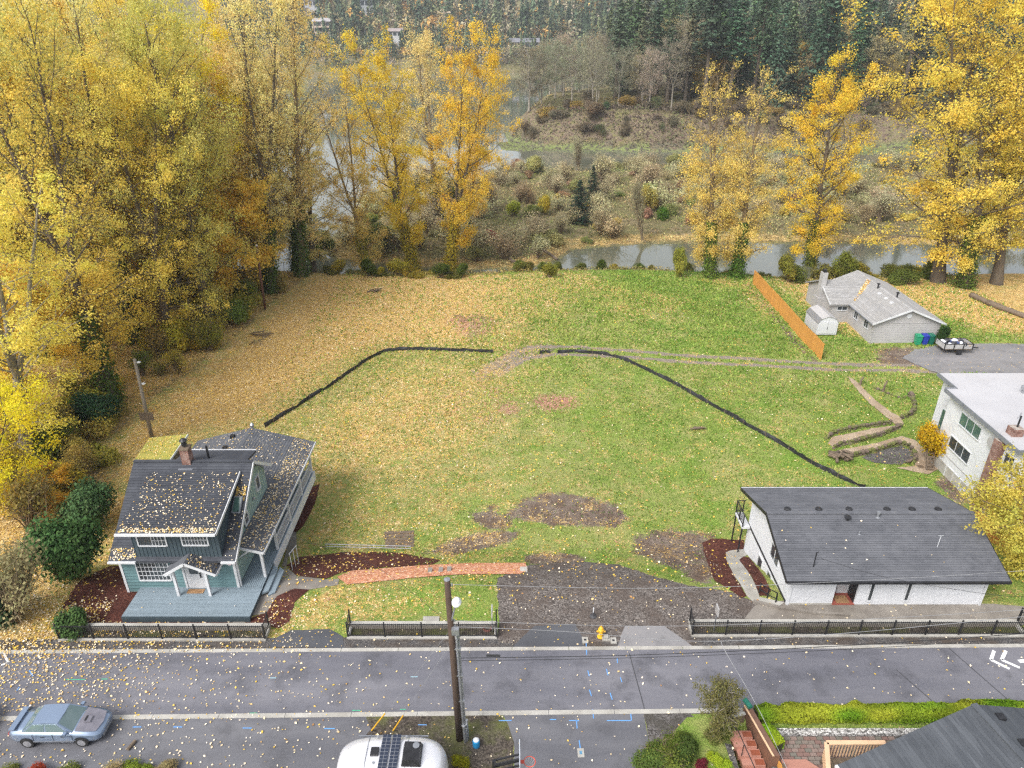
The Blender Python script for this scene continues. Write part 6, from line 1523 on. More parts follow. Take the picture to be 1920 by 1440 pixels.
# ------------------------------------------------------------------ silt fences
M_SILT = mat('black_woven_fabric', (0.018, 0.018, 0.020), (0.035, 0.035, 0.04), 5, .55, bump=.3, bscale=30)
def silt(px, lab, hgt=0.46, sag=0.16, breaks=()):
    pts = [GH3(*p) for p in px]
    t = thing('silt_fence', pts[0], lab, 'silt fence')
    dense = []
    for a, b in zip(pts[:-1], pts[1:]):
        n = max(2, int((b - a).length / .45))
        for i in range(n): dense.append(lerp(a, b, i / n))
    dense.append(pts[-1])
    segs = [[]]
    for i, p in enumerate(dense):
        if any(abs(i / len(dense) - b) < .012 for b in breaks):
            if segs[-1]: segs.append([])
            continue
        segs[-1].append(Vector((p.x, p.y, h1(p.x, p.y))))
    for sg in segs:
        if len(sg) < 3: continue
        V, Fc = [], []
        for i, p in enumerate(sg):
            d = (sg[min(i + 1, len(sg) - 1)] - sg[max(i - 1, 0)]); nrm = Vector((-d.y, d.x, 0)).normalized()
            w = math.sin(i * .6) * .05 + rnd.uniform(-.03, .03); hh = hgt * (1 - sag * (rnd.random() + .6 * (i % 5 != 0))) * (0.55 if rnd.random() < .04 else 1)
            ln = rnd.uniform(-.06, .10)
            V += [p + Vector((0, 0, -.06)), p + nrm * (w * .5) + Vector((0, 0, hh * .5)), p + nrm * (w + ln) + Vector((0, 0, hh)),
                  p + nrm * (w + ln + .012) + Vector((0, 0, hh)), p + nrm * (w * .5 + .012) + Vector((0, 0, hh * .5)), p + nrm * .012 + Vector((0, 0, -.06))]
        for i in range(len(sg) - 1):
            for j in range(6): Fc.append((i * 6 + j, i * 6 + (j + 1) % 6, (i + 1) * 6 + (j + 1) % 6, (i + 1) * 6 + j))
        MB().add(V, Fc).build('fabric', M_SILT, t)
        for i in range(2, len(sg), 5):
            p = sg[i]; MB().box(p.x - .022, p.x + .022, p.y - .05, p.y - .006, p.z - .1, p.z + hgt + .12).build('stake', M_OLDWOOD, t)
silt([(497, 802), (530, 781), (575, 752), (620, 724), (655, 700), (690, 675), (722, 660), (750, 657), (830, 658), (925, 662)], 'black silt fence curving from the teal house to the wheel tracks')
silt([(1045, 663), (1075, 661), (1120, 664), (1146, 668), (1168, 676), (1200, 689), (1230, 704), (1270, 724), (1300, 742), (1345, 767), (1400, 799), (1470, 838), (1530, 875), (1580, 900), (1622, 916)], 'black silt fence running diagonally down to the white house', breaks=())
silt([(1012, 664), (1024, 661), (1032, 663)], 'short loose scrap of black silt fence by the track gap', hgt=.4)

# ------------------------------------------------------------------ cedar board fences
def board_fence(a, b, hgt, lab, zoff=0.0, bw=.145):
    a = Vector((*a, 0)); b = Vector((*b, 0)); L = (b - a).length; d = (b - a).normalized(); nrm = Vector((-d.y, d.x, 0))
    t = thing('board_fence', (a.x, a.y, h1(a.x, a.y)), lab, 'fence')
    n = int(L / bw); data = None
    for i in range(n):
        p = a + d * (i + .5) * L / n; z = h1(p.x, p.y) + zoff
        if data is None:
            mb = MB(); q = bw / 2 - .004
            mb.add([d * s * q + nrm * k + Vector((0, 0, zz)) for k in (0, .02) for s, zz in ((-1, 0), (1, 0), (1, hgt - .04), (.6, hgt), (-.6, hgt), (-1, hgt - .04))], [(0, 1, 2, 3, 4, 5), (11, 10, 9, 8, 7, 6)] + [(j, j + 6, (j + 1) % 6 + 6, (j + 1) % 6) for j in range(6)])
            o = mb.build('board', M_CEDAR, t, org=Vector((0, 0, 0))); data = o.data
        else:
            o = bpy.data.objects.new('board', data); link(o, t)
        o.location = Vector((p.x, p.y, z + rnd.uniform(-.015, .015))) - ORG[t]; o.rotation_euler = (0, 0, rnd.uniform(-.02, .02))
    for i in range(int(L / 2.4) + 1):
        p = a + d * min(L - .05, i * 2.4) - nrm * .06; z = h1(p.x, p.y) + zoff; MB().box(p.x - .05, p.x + .05, p.y - .05, p.y + .05, z - .2, z + hgt - .05).build('post', M_CEDAR, t)
    for f in (.2, .8):
        p0 = a - nrm * .02; p1 = b - nrm * .02
        MB().beam((p0.x, p0.y, h1(p0.x, p0.y) + zoff + hgt * f), (p1.x, p1.y, h1(p1.x, p1.y) + zoff + hgt * f), .04, .09).build('rail', M_CEDAR, t)
board_fence((32.68, 68.4), (32.7, 92.3), 1.95, 'long orange cedar board fence beside the ranch house')
board_fence((32.05, 39.6), (33.3, 37.3), 1.7, 'short orange board fence between the white houses')
p0, p1 = Gh(1835, 950), Gh(1915, 1010)
board_fence(p0, p1, 1.7, 'orange board fence behind the yellow green maple')

# ------------------------------------------------------------------ garden stone walls
M_STONE = [mat('mossy_stone', (0.105, 0.085, 0.065), (0.15, 0.15, 0.05), 4, .95, bump=.5), mat('brown_stone', (0.16, 0.12, 0.09), (0.09, 0.07, 0.055), 4, .95, bump=.5), mat('green_moss_stone', (0.14, 0.16, 0.035), (0.08, 0.07, 0.04), 3, .95, bump=.5)]
stone_data = []
for k in range(6):
    bm = bmesh.new(); bmesh.ops.create_icosphere(bm, subdivisions=1, radius=1)
    for v in bm.verts: v.co = Vector((v.co.x, v.co.y * .8, v.co.z * .7)) * rnd.uniform(.75, 1.15)
    me_ = bpy.data.meshes.new('stone'); bm.to_mesh(me_); bm.free(); me_.materials.append(M_STONE[k % 3]); stone_data.append(me_)
def stone_wall(px, lab, courses=2, s=.2):
    pts = [GH3(*p) for p in px]; t = thing('stone_wall', pts[0], lab, 'wall')
    for a, b in zip(pts[:-1], pts[1:]):
        n = max(1, int((b - a).length / (s * 1.55)))
        for i in range(n):
            for c in range(courses):
                p = lerp(a, b, (i + .5 * (c % 2) + rnd.uniform(-.15, .15)) / n); r = s * rnd.uniform(.75, 1.25)
                o = bpy.data.objects.new('stone', rnd.choice(stone_data)); link(o, t)
                o.location = Vector((p.x + rnd.uniform(-.05, .05), p.y + rnd.uniform(-.05, .05), h1(p.x, p.y) + .08 + c * s * 1.1)) - ORG[t]
                o.scale = (r, r, r); o.rotation_euler = (rnd.uniform(-.3, .3), rnd.uniform(-.3, .3), rnd.uniform(0, 6.28))
stone_wall([(1550, 824), (1562, 814), (1600, 805), (1650, 797), (1672, 794)], 'upper mossy stone wall of the switchback path')
stone_wall([(1562, 842), (1575, 836), (1610, 828), (1650, 818), (1672, 808), (1690, 800)], 'middle mossy stone wall of the switchback path')
stone_wall([(1600, 856), (1640, 848), (1680, 834), (1700, 836), (1712, 848), (1716, 864), (1700, 872)], 'lower curved stone wall around the gravel hollow', 2, .22)
stone_wall([(1706, 740), (1714, 760), (1712, 775), (1700, 782), (1686, 786)], 'row of dark stones right of the upper path', 2, .24)
stone_wall([(1640, 728), (1665, 738), (1690, 748), (1706, 742)], 'low rough stones with dry grass above the path', 1, .18)
def debris(name, px, n, lab, cat, m, length=1.0, r=.07, spread=.5, flat=1.0):
    p = GH3(*px); t = thing(name, p, lab, cat)
    for i in range(n):
        a = rnd.uniform(0, 6.28) if flat else rnd.uniform(-.3, .3); L = length * rnd.uniform(.5, 1.1); o = Vector((rnd.uniform(-spread, spread), rnd.uniform(-spread, spread) * .6, 0))
        c = p + o + Vector((0, 0, r + rnd.uniform(0, .12 * n ** .5)))
        dv = Vector((math.cos(a), math.sin(a), rnd.uniform(-.12, .25))) * L / 2
        q = c + Vector((rnd.uniform(-.08, .08), rnd.uniform(-.08, .08), .04))
        MB().tube([c - dv, q, c + dv], [r * .9, r, r * .55], 6).build('stick', m, t, smooth=True)
debris('root_stump', (1580, 862), 16, 'heap of dark broken stump wood by the stone walls', 'wood pile', M_OLDWOOD, 1.3, .13, .7)
debris('branch_pile', (488, 630), 9, 'pile of dry branches at the grove edge', 'branches', M_OLDWOOD, 2.2, .05, .9)
debris('wood_scraps', (702, 548), 6, 'small dark wood scraps on the yellow leaves', 'wood', M_OLDWOOD, 1.3, .09, .6)
debris('fallen_branches', (880, 600), 7, 'thin branches on the pinkish leaf patch', 'branches', M_OLDWOOD, 1.4, .035, 2.2)
debris('driftwood_plank', (1311, 806), 3, 'short brown plank lying on the green slope', 'wood', M_OLDWOOD, 1.3, .07, .3, 0)
debris('fallen_branches', (475, 645), 5, 'few thin sticks below the branch pile', 'branches', M_OLDWOOD, 1.5, .04, .8)
def log(a, b, r, lab, m=None, name='fallen_log'):
    a, b = Vector(a), Vector(b); mb = MB(); pts = [lerp(a, b, i / 7) + Vector((rnd.uniform(-.04, .04), rnd.uniform(-.04, .04), rnd.uniform(-.02, .02))) for i in range(8)]
    mb.tube(pts, [r * (1.1 - .04 * i) * rnd.uniform(.92, 1.06) for i in range(8)], 10); return solo(mb, name, m or M_OLDWOOD, lab, 'log', smooth=True)
L0, L1 = GH3(1822, 553, .3), GH3(1850, 566, .3); log(L0, L1, .34, 'short end of the weathered log behind the ranch house')
L0, L1 = GH3(1852, 567, .3), GH3(1925, 594, .3); log(L0, L1, .36, 'long weathered log in the leaves at the right edge')
def bankpt(u, v, dz=.2): x, y = G(u, v, WATER + .4); return Vector((x, y, max(h1(x, y), WATER) + dz))
log(bankpt(1005, 466), bankpt(1045, 484), .3, 'grey driftwood log at the island shore, nearer one'); log(bankpt(955, 488), bankpt(985, 503), .3, 'grey driftwood log at the island shore, left one')
log(bankpt(1140, 275, .5), bankpt(1215, 247, 1.5), .7, 'long fallen trunk across the mossy mud bank')
log(GH3(1270, 830, .05), GH3(1300, 836, .05), .06, 'thin bare pole lying in the grass', name='fallen_pole') if False else None
for i, (px, h_) in enumerate([((1655, 735), 1.2), ((1612, 722), .9)]):
    p = GH3(*px); solo(MB().tube([p, p + Vector((.05, 0, h_ * .6)), p + Vector((.2, .05, h_))], [.12, .1, .07], 7), 'tree_stump', M_OLDWOOD, ['grey leaning stump beside the upper garden path', 'small stump at the head of the garden path'][i], 'stump')
# dirt square with boards, handrail pipes on the lawn
bf = thing('timber_platform', GH3(748, 1012), 'square of weathered boards and bare soil on the lawn', 'boards')
for i in range(5):
    a_, b_ = GH3(722 + i * .0, 999 + i * 6.5, .03), GH3(776, 997 + i * 6.5, .03); MB().beam(a_, b_, .26, .03).build('board', M_OLDWOOD, bf)
pr_ = thing('pipe_rail', GH3(690, 1022), 'low grey pipe rail lying along the lawn above the mulch', 'rail')
a_, b_ = GH3(610, 1020, .45), GH3(770, 1024, .45)
for dz in (0, -.2): MB().tube([a_ + Vector((0, 0, dz)), b_ + Vector((0, 0, dz))], .025, 6).build('rail', M_GALV, pr_)
for f in (0, .5, 1): p = lerp(a_, b_, f); MB().tube([p + Vector((0, 0, -.6)), p], .025, 6).build('post', M_GALV, pr_)
for i, (u, v) in enumerate([(806, 1071), (826, 1070), (842, 1069)]):
    p = GH3(u, v, .07); solo(MB().box(p.x - .13, p.x + .13, p.y - .32, p.y + .32, p.z - .03, p.z + .03), 'stepping_stone', M_CONC_D, ['left', 'middle', 'right'][i] + ' grey stepping stone on the orange chip path', 'stepping stone')
p = GH3(982, 1069, .06); solo(MB().box(p.x - .22, p.x + .22, p.y - .3, p.y + .3, p.z - .05, p.z + .03), 'stepping_stone', M_CONC, 'pale stone at the right end of the orange chip path', 'stepping stone')
p = GH3(808, 1164, .03); solo(MB().box(p.x - .45, p.x + .45, p.y - .3, p.y + .3, p.z - .05, p.z + .04), 'concrete_hatch', M_CONC, 'square concrete utility lid behind the middle fence', 'utility lid')
p = GH3(450, 1163, .03); solo(MB().box(p.x - .35, p.x + .35, p.y - .22, p.y + .22, p.z - .02, p.z + .03), 'paver_step', M_CONC_D, 'flat pavers between deck and left fence', 'paver')

# ------------------------------------------------------------------ utility poles, lamp and wires
M_POLE = mat('creosote_pole', (0.05, 0.032, 0.024), (0.085, 0.055, 0.04), 3, .9, bump=.4, stretch=(2, 2, .4))
M_POLEG = mat('grey_pole', (0.26, 0.225, 0.18), (0.17, 0.14, 0.11), 3, .9, bump=.4, stretch=(2, 2, .4))
pb = Vector((-2.41, 21.79, 0)); ptop = Vector((-2.6, 21.8, 9.6))
up_ = thing('utility_pole', pb, 'dark wooden utility pole with grey conduits by the street', 'utility pole')
MB().tube([pb - Vector((0, 0, .2)), lerp(pb, ptop, .5), ptop], [.165, .14, .12], 14).build('post', M_POLE, up_, smooth=True)
MB().lathe(ptop, [(.125, 0), (.13, .03), (.02, .06)], 12).build('cap', M_GALV, up_)
for k, (dx, dy, zt_) in enumerate([(.22, -.06, 7.0), (.29, .0, 6.8), (.25, -.16, 1.1), (.34, -.1, .9), (.38, .02, 1.3)]):
    q = lambda z: lerp(pb, ptop, z / 9.6) + Vector((dx, dy, 0))
    MB().tube([q(0) , q(zt_ * .5), q(zt_)], .05 if k < 2 else .06, 8).build('conduit', M_GALV, up_)
for z in (1.0, 2.6, 4.2, 5.8): p = lerp(pb, ptop, z / 9.6); MB().box(p.x + .05, p.x + .36, p.y - .1, p.y + .06, z, z + .06).build('bracket', M_GALV, up_)
MB().box(-2.5, -2.2, 21.5, 21.7, 6.85, 7.15).build('splice_box', M_GALV, up_)
arm = [Vector((-2.5, 21.75, 7.4)), Vector((-2.35, 21.6, 8.2)), Vector((-2.25, 21.45, 8.75))]
MB().tube(arm, .035, 8).build('lamp_arm', M_GALV, up_)
lh = MB().lathe((0, 0, 0), [(.04, -.08), (.16, -.05), (.2, .04), (.12, .14), (.03, .16)], 12); lh.v = [Vector((-2.22 + v.x, 21.38 + v.y * 1.5, 8.78 + v.z)) for v in lh.v]; lh.build('lamp_head', M_WHITE, up_)
for z in (9.35, 7.39, 7.05, 5.2): p = lerp(pb, ptop, z / 9.6); MB().lathe((p.x + .17, p.y, z), [(.04, -.06), (.05, 0), (.03, .06)], 8).build('insulator', M_GALV, up_)
M_WIRE = mat('dark_cable', (0.02, 0.02, 0.022), None, 3, .6); M_WIREG = mat('grey_cable', (0.32, 0.32, 0.33), (.22, .22, .23), 3, .5, metal=.3)
def wire(pts, r, lab, m, name='overhead_wire'):
    pts = [Vector(p) for p in pts]
    # smooth curve through the points
    out = []
    for i in range(len(pts) - 1):
        p0_ = pts[max(i - 1, 0)]; p1_ = pts[i]; p2_ = pts[i + 1]; p3_ = pts[min(i + 2, len(pts) - 1)]
        for k in range(8):
            t_ = k / 8; out.append(0.5 * ((2 * p1_) + (p2_ - p0_) * t_ + (2 * p0_ - 5 * p1_ + 4 * p2_ - p3_) * t_ ** 2 + (3 * p1_ - p0_ - 3 * p2_ + p3_) * t_ ** 3))
    out.append(pts[-1])
    return solo(MB().tube(out, r, 5), name, m, lab, 'wire')
def ext(u, v): return at(u, v, 22.0 + (u - 850) / 1070 * .8)
wire([(-2.45, 21.8, 9.35), ext(1200, 1103), ext(1480, 1095), ext(1920, 1070), ext(2300, 1035)], .0095, 'topmost overhead wire from the utility pole to the right', M_WIREG)
wire([(-2.4, 21.8, 7.39), ext(1200, 1174), ext(1513, 1166), ext(1920, 1143), ext(2300, 1112)], .0095, 'second overhead wire from the utility pole', M_WIREG)
wire([(-2.35, 21.8, 7.05), ext(1060, 1184), ext(1200, 1196), ext(1350, 1202), ext(1600, 1186), ext(1920, 1156), ext(2300, 1120)], .011, 'twisted grey service wire sagging below the second wire', M_WIREG)
wire([(-2.4, 21.8, 5.21), ext(1200, 1228), ext(1597, 1210), ext(1920, 1188), ext(2300, 1160)], .016, 'upper thick black cable low over the street', M_WIRE)
wire([(-2.4, 21.8, 5.05), ext(1200, 1233), ext(1597, 1217), ext(1920, 1196), ext(2300, 1168)], .012, 'lower black cable low over the street', M_WIRE)
a_, b_ = ext(912, 1229), ext(938, 1229.5); solo(MB().tube([a_, b_], .05, 8), 'cable_splice', M_WIRE, 'black splice case on the low street cable', 'cable splice')
wire([ext(1352, 1203), at(1362, 1225, 22.0), at(1420, 1325, 20.6), at(1475, 1440, 19.0), at(1500, 1500, 18)], .012, 'service wire dropping from the splice to the nearest house', M_WIREG)
wire([at(1527, 1043, 31.2), at(1620, 1072, 29.0), at(1700, 1090, 27.5), at(1870, 1116, 25.0), ext(1990, 1120)], .010, 'service wire from the mast on the white house roof', M_WIRE)
wire([(-2.5, 21.8, 7.1), at(700, 1060, 25.5), at(560, 1010, 29.0), (-15.7, 33.2, 4.3)], .008, 'thin service wire from the pole to the teal house gable', M_WIRE)
# guy wires with yellow guards
M_GUARD = mat('yellow_plastic', (0.72, 0.40, 0.02), (.62, .33, .02), 3, .5)
for i, (u0, u1, top) in enumerate([((694, 1373), (733, 1330), 6.9), ((735, 1373), (773, 1319), 6.2)]):
    g0 = Vector((*G(*u0, .0), 0)); g1 = lerp(pb, ptop, top / 9.6)
    gt = thing('guy_wire', g0, ['left guy wire with yellow guard behind the trailer', 'right guy wire with yellow guard behind the trailer'][i], 'guy wire')
    MB().tube([g0, g1], .008, 5).build('wire', M_WIREG, gt); MB().tube([lerp(g0, g1, .02), lerp(g0, g1, .2)], .032, 8).build('guard', M_GUARD, gt)
# wooden poles by the grove
b_ = GH3(285, 822); tp = at(252, 673, b_.y + .3)
wp = thing('wooden_pole', b_, 'weathered leaning wooden pole with a board behind the teal house', 'pole')
MB().tube([b_ - Vector((0, 0, .3)), tp], [.17, .12], 10).build('post', M_POLEG, wp, smooth=True)
q = lerp(b_, tp, .3); MB().box(q.x - .55, q.x + .62, q.y - .18, q.y - .14, q.z - .38, q.z + .38).build('board', M_OLDWOOD, wp)
for f in (.96, .7): q = lerp(b_, tp, f); MB().lathe((q.x + .3, q.y, q.z), [(.03, .1), (.16, 0), (.05, -.1)], 8).tube([q, (q.x + .3, q.y, q.z + .08)], .02, 5).build('lamp', M_WHITE, wp)
b_ = GH3(497, 580); tp = at(481, 462, b_.y); wp = thing('wooden_pole', b_, 'slim reddish wooden pole against the grove at the field corner', 'pole')
MB().tube([b_ - Vector((0, 0, .3)), tp], [.15, .11], 10).build('post', mat('reddish_pole', (.16, .075, .05), (.11, .055, .04), 3, .9), wp, smooth=True); MB().lathe(tp, [(.05, 0), (.15, .06), (.12, .2), (.03, .25)], 8).build('lamp', M_WHITE, wp)

# ------------------------------------------------------------------ small street things
M_HYD = mat('hydrant_yellow', (0.72, .42, .03), (.62, .33, .02), 4, .45)
hp = GH3(1126, 1194)
hy = thing('fire_hydrant', hp, 'yellow fire hydrant between the two aprons', 'hydrant')
MB().lathe(hp, [(.19, 0), (.19, .05), (.12, .07), (.12, .5), (.16, .51), (.16, .55), (.13, .58), (.1, .68), (.03, .74)], 14).build('barrel', M_HYD, hy, smooth=False)
for dx, dy in ((1, 0), (-1, 0), (0, -1)): MB().tube([hp + Vector((dx * .1, dy * .1, .4)), hp + Vector((dx * .23, dy * .23, .4))], .07 if dy else .055, 10).build('outlet', M_HYD, hy)
MB().lathe(hp + Vector((0, 0, .74)), [(.035, 0), (.035, .05)], 5).build('operating_nut', M_HYD, hy)
for (u, v, l) in [(1097, 1201, 'left of the hydrant'), (1150, 1202, 'right of the hydrant')]:
    p = GH3(u, v); t_ = thing('meter_box', p, 'pale concrete water meter box ' + l, 'meter box'); MB().box(p.x - .16, p.x + .16, p.y - .2, p.y + .2, -.05, .06).build('lid', M_CONC, t_); MB().box(p.x - .06, p.x + .06, p.y - .06, p.y + .06, .06, .066).build('hatch', M_BLACK, t_)
p = GH3(1136, 1196); solo(MB().box(p.x - .22, p.x + .2, p.y - .25, p.y + .1, .0, .1).box(p.x - .15, p.x + .1, p.y - .2, p.y + .05, .1, .22), 'utility_vault', M_CONC, 'small grey concrete vault touching the hydrant', 'vault')
p = GH3(1089, 1412); t_ = thing('meter_box', p, 'pale meter lid in the driveway beside the hoop', 'meter box'); MB().box(p.x - .15, p.x + .15, p.y - .22, p.y + .22, -.02, .03).build('lid', M_CONC, t_); MB().box(p.x - .06, p.x + .06, p.y - .08, p.y + .08, .03, .036).build('hatch', mat('blue_lid', (.10, .25, .38), None, 3, .6), t_)
p = GH3(1112, 1156); t_ = thing('survey_stand', p, 'dark grey rubber base with short white post on the gravel lot', 'stand'); MB().lathe(p, [(.2, 0), (.2, .05), (.1, .12), (.06, .32)], 8).build('base', mat('dark_rubber', (.06, .06, .065), None, 3, .7), t_); MB().lathe(p + Vector((0, 0, .3)), [(.03, 0), (.03, .35)], 8).build('post', M_WHITE, t_)
for (u, v, lab) in [(923, 1186, 'small street sign on a thin post beside the middle fence'), (1338, 1184, 'small street sign on a thin post at the long fence')]:
    p = GH3(u, v); t_ = thing('street_sign', p, lab, 'sign'); MB().box(p.x - .025, p.x + .025, p.y - .025, p.y + .025, 0, 1.75).build('post', M_GALV, t_)
    MB().box(p.x - .03, p.x + .03, p.y - .24, p.y + .24, 1.3, 1.8).build('plate', mat('sign_back', (.55, .53, .52), None, 2, .5, metal=.4), t_)
p = GH3(893, 1399); t_ = thing('blue_drum', p, 'small blue canister with white lid on the soil island', 'canister'); MB().lathe(p, [(.15, 0), (.165, .05), (.165, .36), (.15, .4)], 16).build('body', mat('blue_plastic', (.02, .24, .50), (.02, .20, .42), 3, .4), t_); MB().lathe(p + Vector((0, 0, .4)), [(.13, 0), (.13, .04), (.06, .07)], 14).build('lid', M_WHITE, t_)
t_ = thing('garden_hose', GH3(1062 / 3 + 560, 1183), 'coiled brown hose at the right end of the middle fence', 'hose')
for k in range(3): p = GH3(914, 1182); MB().tube([(p.x + .2 * math.cos(a * .6) * (1 + k * .1), p.y + .15 * math.sin(a * .6), .05 + k * .05) for a in range(12)], .025, 6).build('coil', mat('brown_hose', (.2, .08, .06), None, 3, .6), t_)
# basketball hoop
rim = Vector((*G(993, 1428, 3.05), 3.05))
bh = thing('basketball_hoop', (rim.x - 1.4, rim.y, 0), 'basketball hoop with red rim at the bottom of the driveway', 'basketball hoop')
ring = [(rim.x + .23 * math.cos(a), rim.y + .23 * math.sin(a), 3.05) for a in np.linspace(0, 6.283, 21)]
M_RIM = mat('orange_rim', (.65, .10, .06), None, 3, .4)
MB().tube(ring, .018, 6).box(rim.x - .38, rim.x - .22, rim.y - .07, rim.y + .07, 3.02, 3.06).build('rim', M_RIM, bh)
nt_ = MB()
for k in range(12):
    a = k * 6.283 / 12; nt_.tube([(rim.x + .23 * math.cos(a), rim.y + .23 * math.sin(a), 3.04), (rim.x + .15 * math.cos(a + .3), rim.y + .15 * math.sin(a + .3), 2.8), (rim.x + .13 * math.cos(a), rim.y + .13 * math.sin(a), 2.62)], .008, 4)
nt_.build('net', M_WHITE, bh)
MB().box(rim.x - .42, rim.x - .385, rim.y - .56, rim.y + .56, 2.9, 3.65).build('backboard', mat('clear_board', (.45, .48, .52), None, 3, .2), bh)
for dz in (2.95, 3.35): MB().beam((rim.x - 1.4, rim.y - .1, dz - .35), (rim.x - .42, rim.y - .1, dz), .06).beam((rim.x - 1.4, rim.y + .1, dz - .35), (rim.x - .42, rim.y + .1, dz), .06).build('arm', M_BLACK, bh)
MB().box(rim.x - 1.5, rim.x - 1.36, rim.y - .07, rim.y + .07, 0, 3.1).build('pole', M_BLACK, bh); MB().box(rim.x - 2.1, rim.x - 1.2, rim.y - .45, rim.y + .45, 0.02, .18).build('base', M_BLACK, bh)
# bins and utility trailer at the ranch house
for i, (x, c, l) in enumerate([(44.75, (.02, .28, .14), 'bright green wheelie bin at the left of three'), (45.45, (.02, .045, .34), 'blue wheelie bin between two green ones'), (46.12, (.015, .15, .10), 'dark green wheelie bin at the right of three')]):
    t_ = thing('wheelie_bin', (x, 72.0, -2.2), l + ' by the ranch house', 'bin', 'wheelie bins by the ranch house'); m_ = mat('bin_plastic', c, None, 3, .4)
    z = h1(x, 72); b = MB(); b.add([(x - .24, 71.75, z + .05), (x + .24, 71.75, z + .05), (x + .24, 72.25, z + .05), (x - .24, 72.25, z + .05), (x - .31, 71.68, z + 1.05), (x + .31, 71.68, z + 1.05), (x + .31, 72.36, z + 1.05), (x - .31, 72.36, z + 1.05)], [(3, 2, 1, 0), (4, 5, 6, 7), (0, 1, 5, 4), (1, 2, 6, 5), (2, 3, 7, 6), (3, 0, 4, 7)]); b.build('body', m_, t_)
    MB().slab([(x - .33, 71.64, z + 1.1), (x + .33, 71.64, z + 1.1), (x + .31, 72.4, z + 1.18), (x - .31, 72.4, z + 1.18)], .06).build('lid', m_, t_)
    for s in (-1, 1): w = MB().lathe((0, 0, 0), [(.1, -.03), (.1, .03)], 10); w.v = [Vector((x + s * .24 + v.z, 72.33 + v.x, z + .1 + v.y)) for v in w.v]; w.build('wheel', M_BLACK, t_)
tr = thing('utility_trailer', (47.6, 70, -2.2), 'flat utility trailer piled with rubbish bags on the driveway', 'trailer')
zt = h1(47.6, 70) + .55
fl = MB().box(46.1, 49.1, 69.3, 70.9, zt, zt + .08).build('bed', M_OLDWOOD, tr)
for a, b in (((46.1, 69.3), (49.1, 69.3)), ((46.1, 70.9), (49.1, 70.9)), ((46.1, 69.3), (46.1, 70.9)), ((49.1, 69.3), (49.1, 70.9))):
    MB().wall(a, b, zt + .08, zt + .62, .05).build('side_panel', M_GREYW, tr); MB().beam((*a, zt + .64), (*b, zt + .64), .06).build('side_rail', M_BLACK, tr)
for x in (46.1, 47.1, 48.1, 49.1): MB().box(x - .04, x + .04, 69.22, 69.29, zt - .05, zt + .68).build('stake', M_BLACK, tr)
for y in (69.15, 71.05): w = MB().lathe((0, 0, 0), [(.1, -.1), (.3, -.1), (.32, 0), (.3, .1), (.1, .1)], 14); w.v = [Vector((47.7 + v.x, y + v.z, zt - .25 + v.y)) for v in w.v]; w.build('wheel', M_BLACK, tr)
MB().beam((49.1, 70.1, zt - .03), (50.3, 70.1, zt - .15), .1).build('drawbar', M_BLACK, tr)
MB().beam((46.1, 69.5, zt + .1), (45.5, 69.5, zt - .4), .06, .1).build('ramp', M_GREYW, tr) if False else None
bagm = [mat('black_bag', (.025, .027, .035), (.05, .05, .06), 5, .35), mat('white_bag', (.75, .76, .80), (.6, .6, .65), 5, .5), mat('cardboard', (.45, .30, .18), None, 4, .8), mat('blue_bag', (.05, .07, .16), None, 4, .5)]
lab_b = ['black rubbish bag on the utility trailer', 'white sheet bundle on the utility trailer', 'flattened cardboard on the utility trailer', 'dark blue bag on the utility trailer']
for i in range(13):
    k = [0, 1, 0, 3, 1, 0, 2, 1, 0, 3, 1, 2, 0][i]; bm = bmesh.new(); bmesh.ops.create_icosphere(bm, subdivisions=2, radius=1)
    for v in bm.verts: v.co *= rnd.uniform(.82, 1.12)
    me_ = bpy.data.meshes.new('rubbish_bag'); bm.to_mesh(me_); bm.free(); me_.materials.append(bagm[k])
    o = link(bpy.data.objects.new('rubbish_bag', me_)); o.location = (46.45 + (i % 7) * .38, 69.65 + (i // 7) * .65 + rnd.uniform(-.1, .1), zt + .35 + rnd.uniform(0, .3)); o.scale = (.34, .3, .24 if k != 2 else .12); o.rotation_euler = (0, 0, rnd.uniform(0, 3))
    tag(o, lab_b[k], 'rubbish', 'rubbish on the trailer')
b_ = thing('yellow_bush', GH3(1738, 868), 'x', 'bush'); bpy.data.objects.remove(b_)
tree_px('yellow_bush', BUSH[1], (1752, 868), (1748, 782), .75, (.72, .44, .03), 'dense golden bush at the corner of the white block', cat='bush')

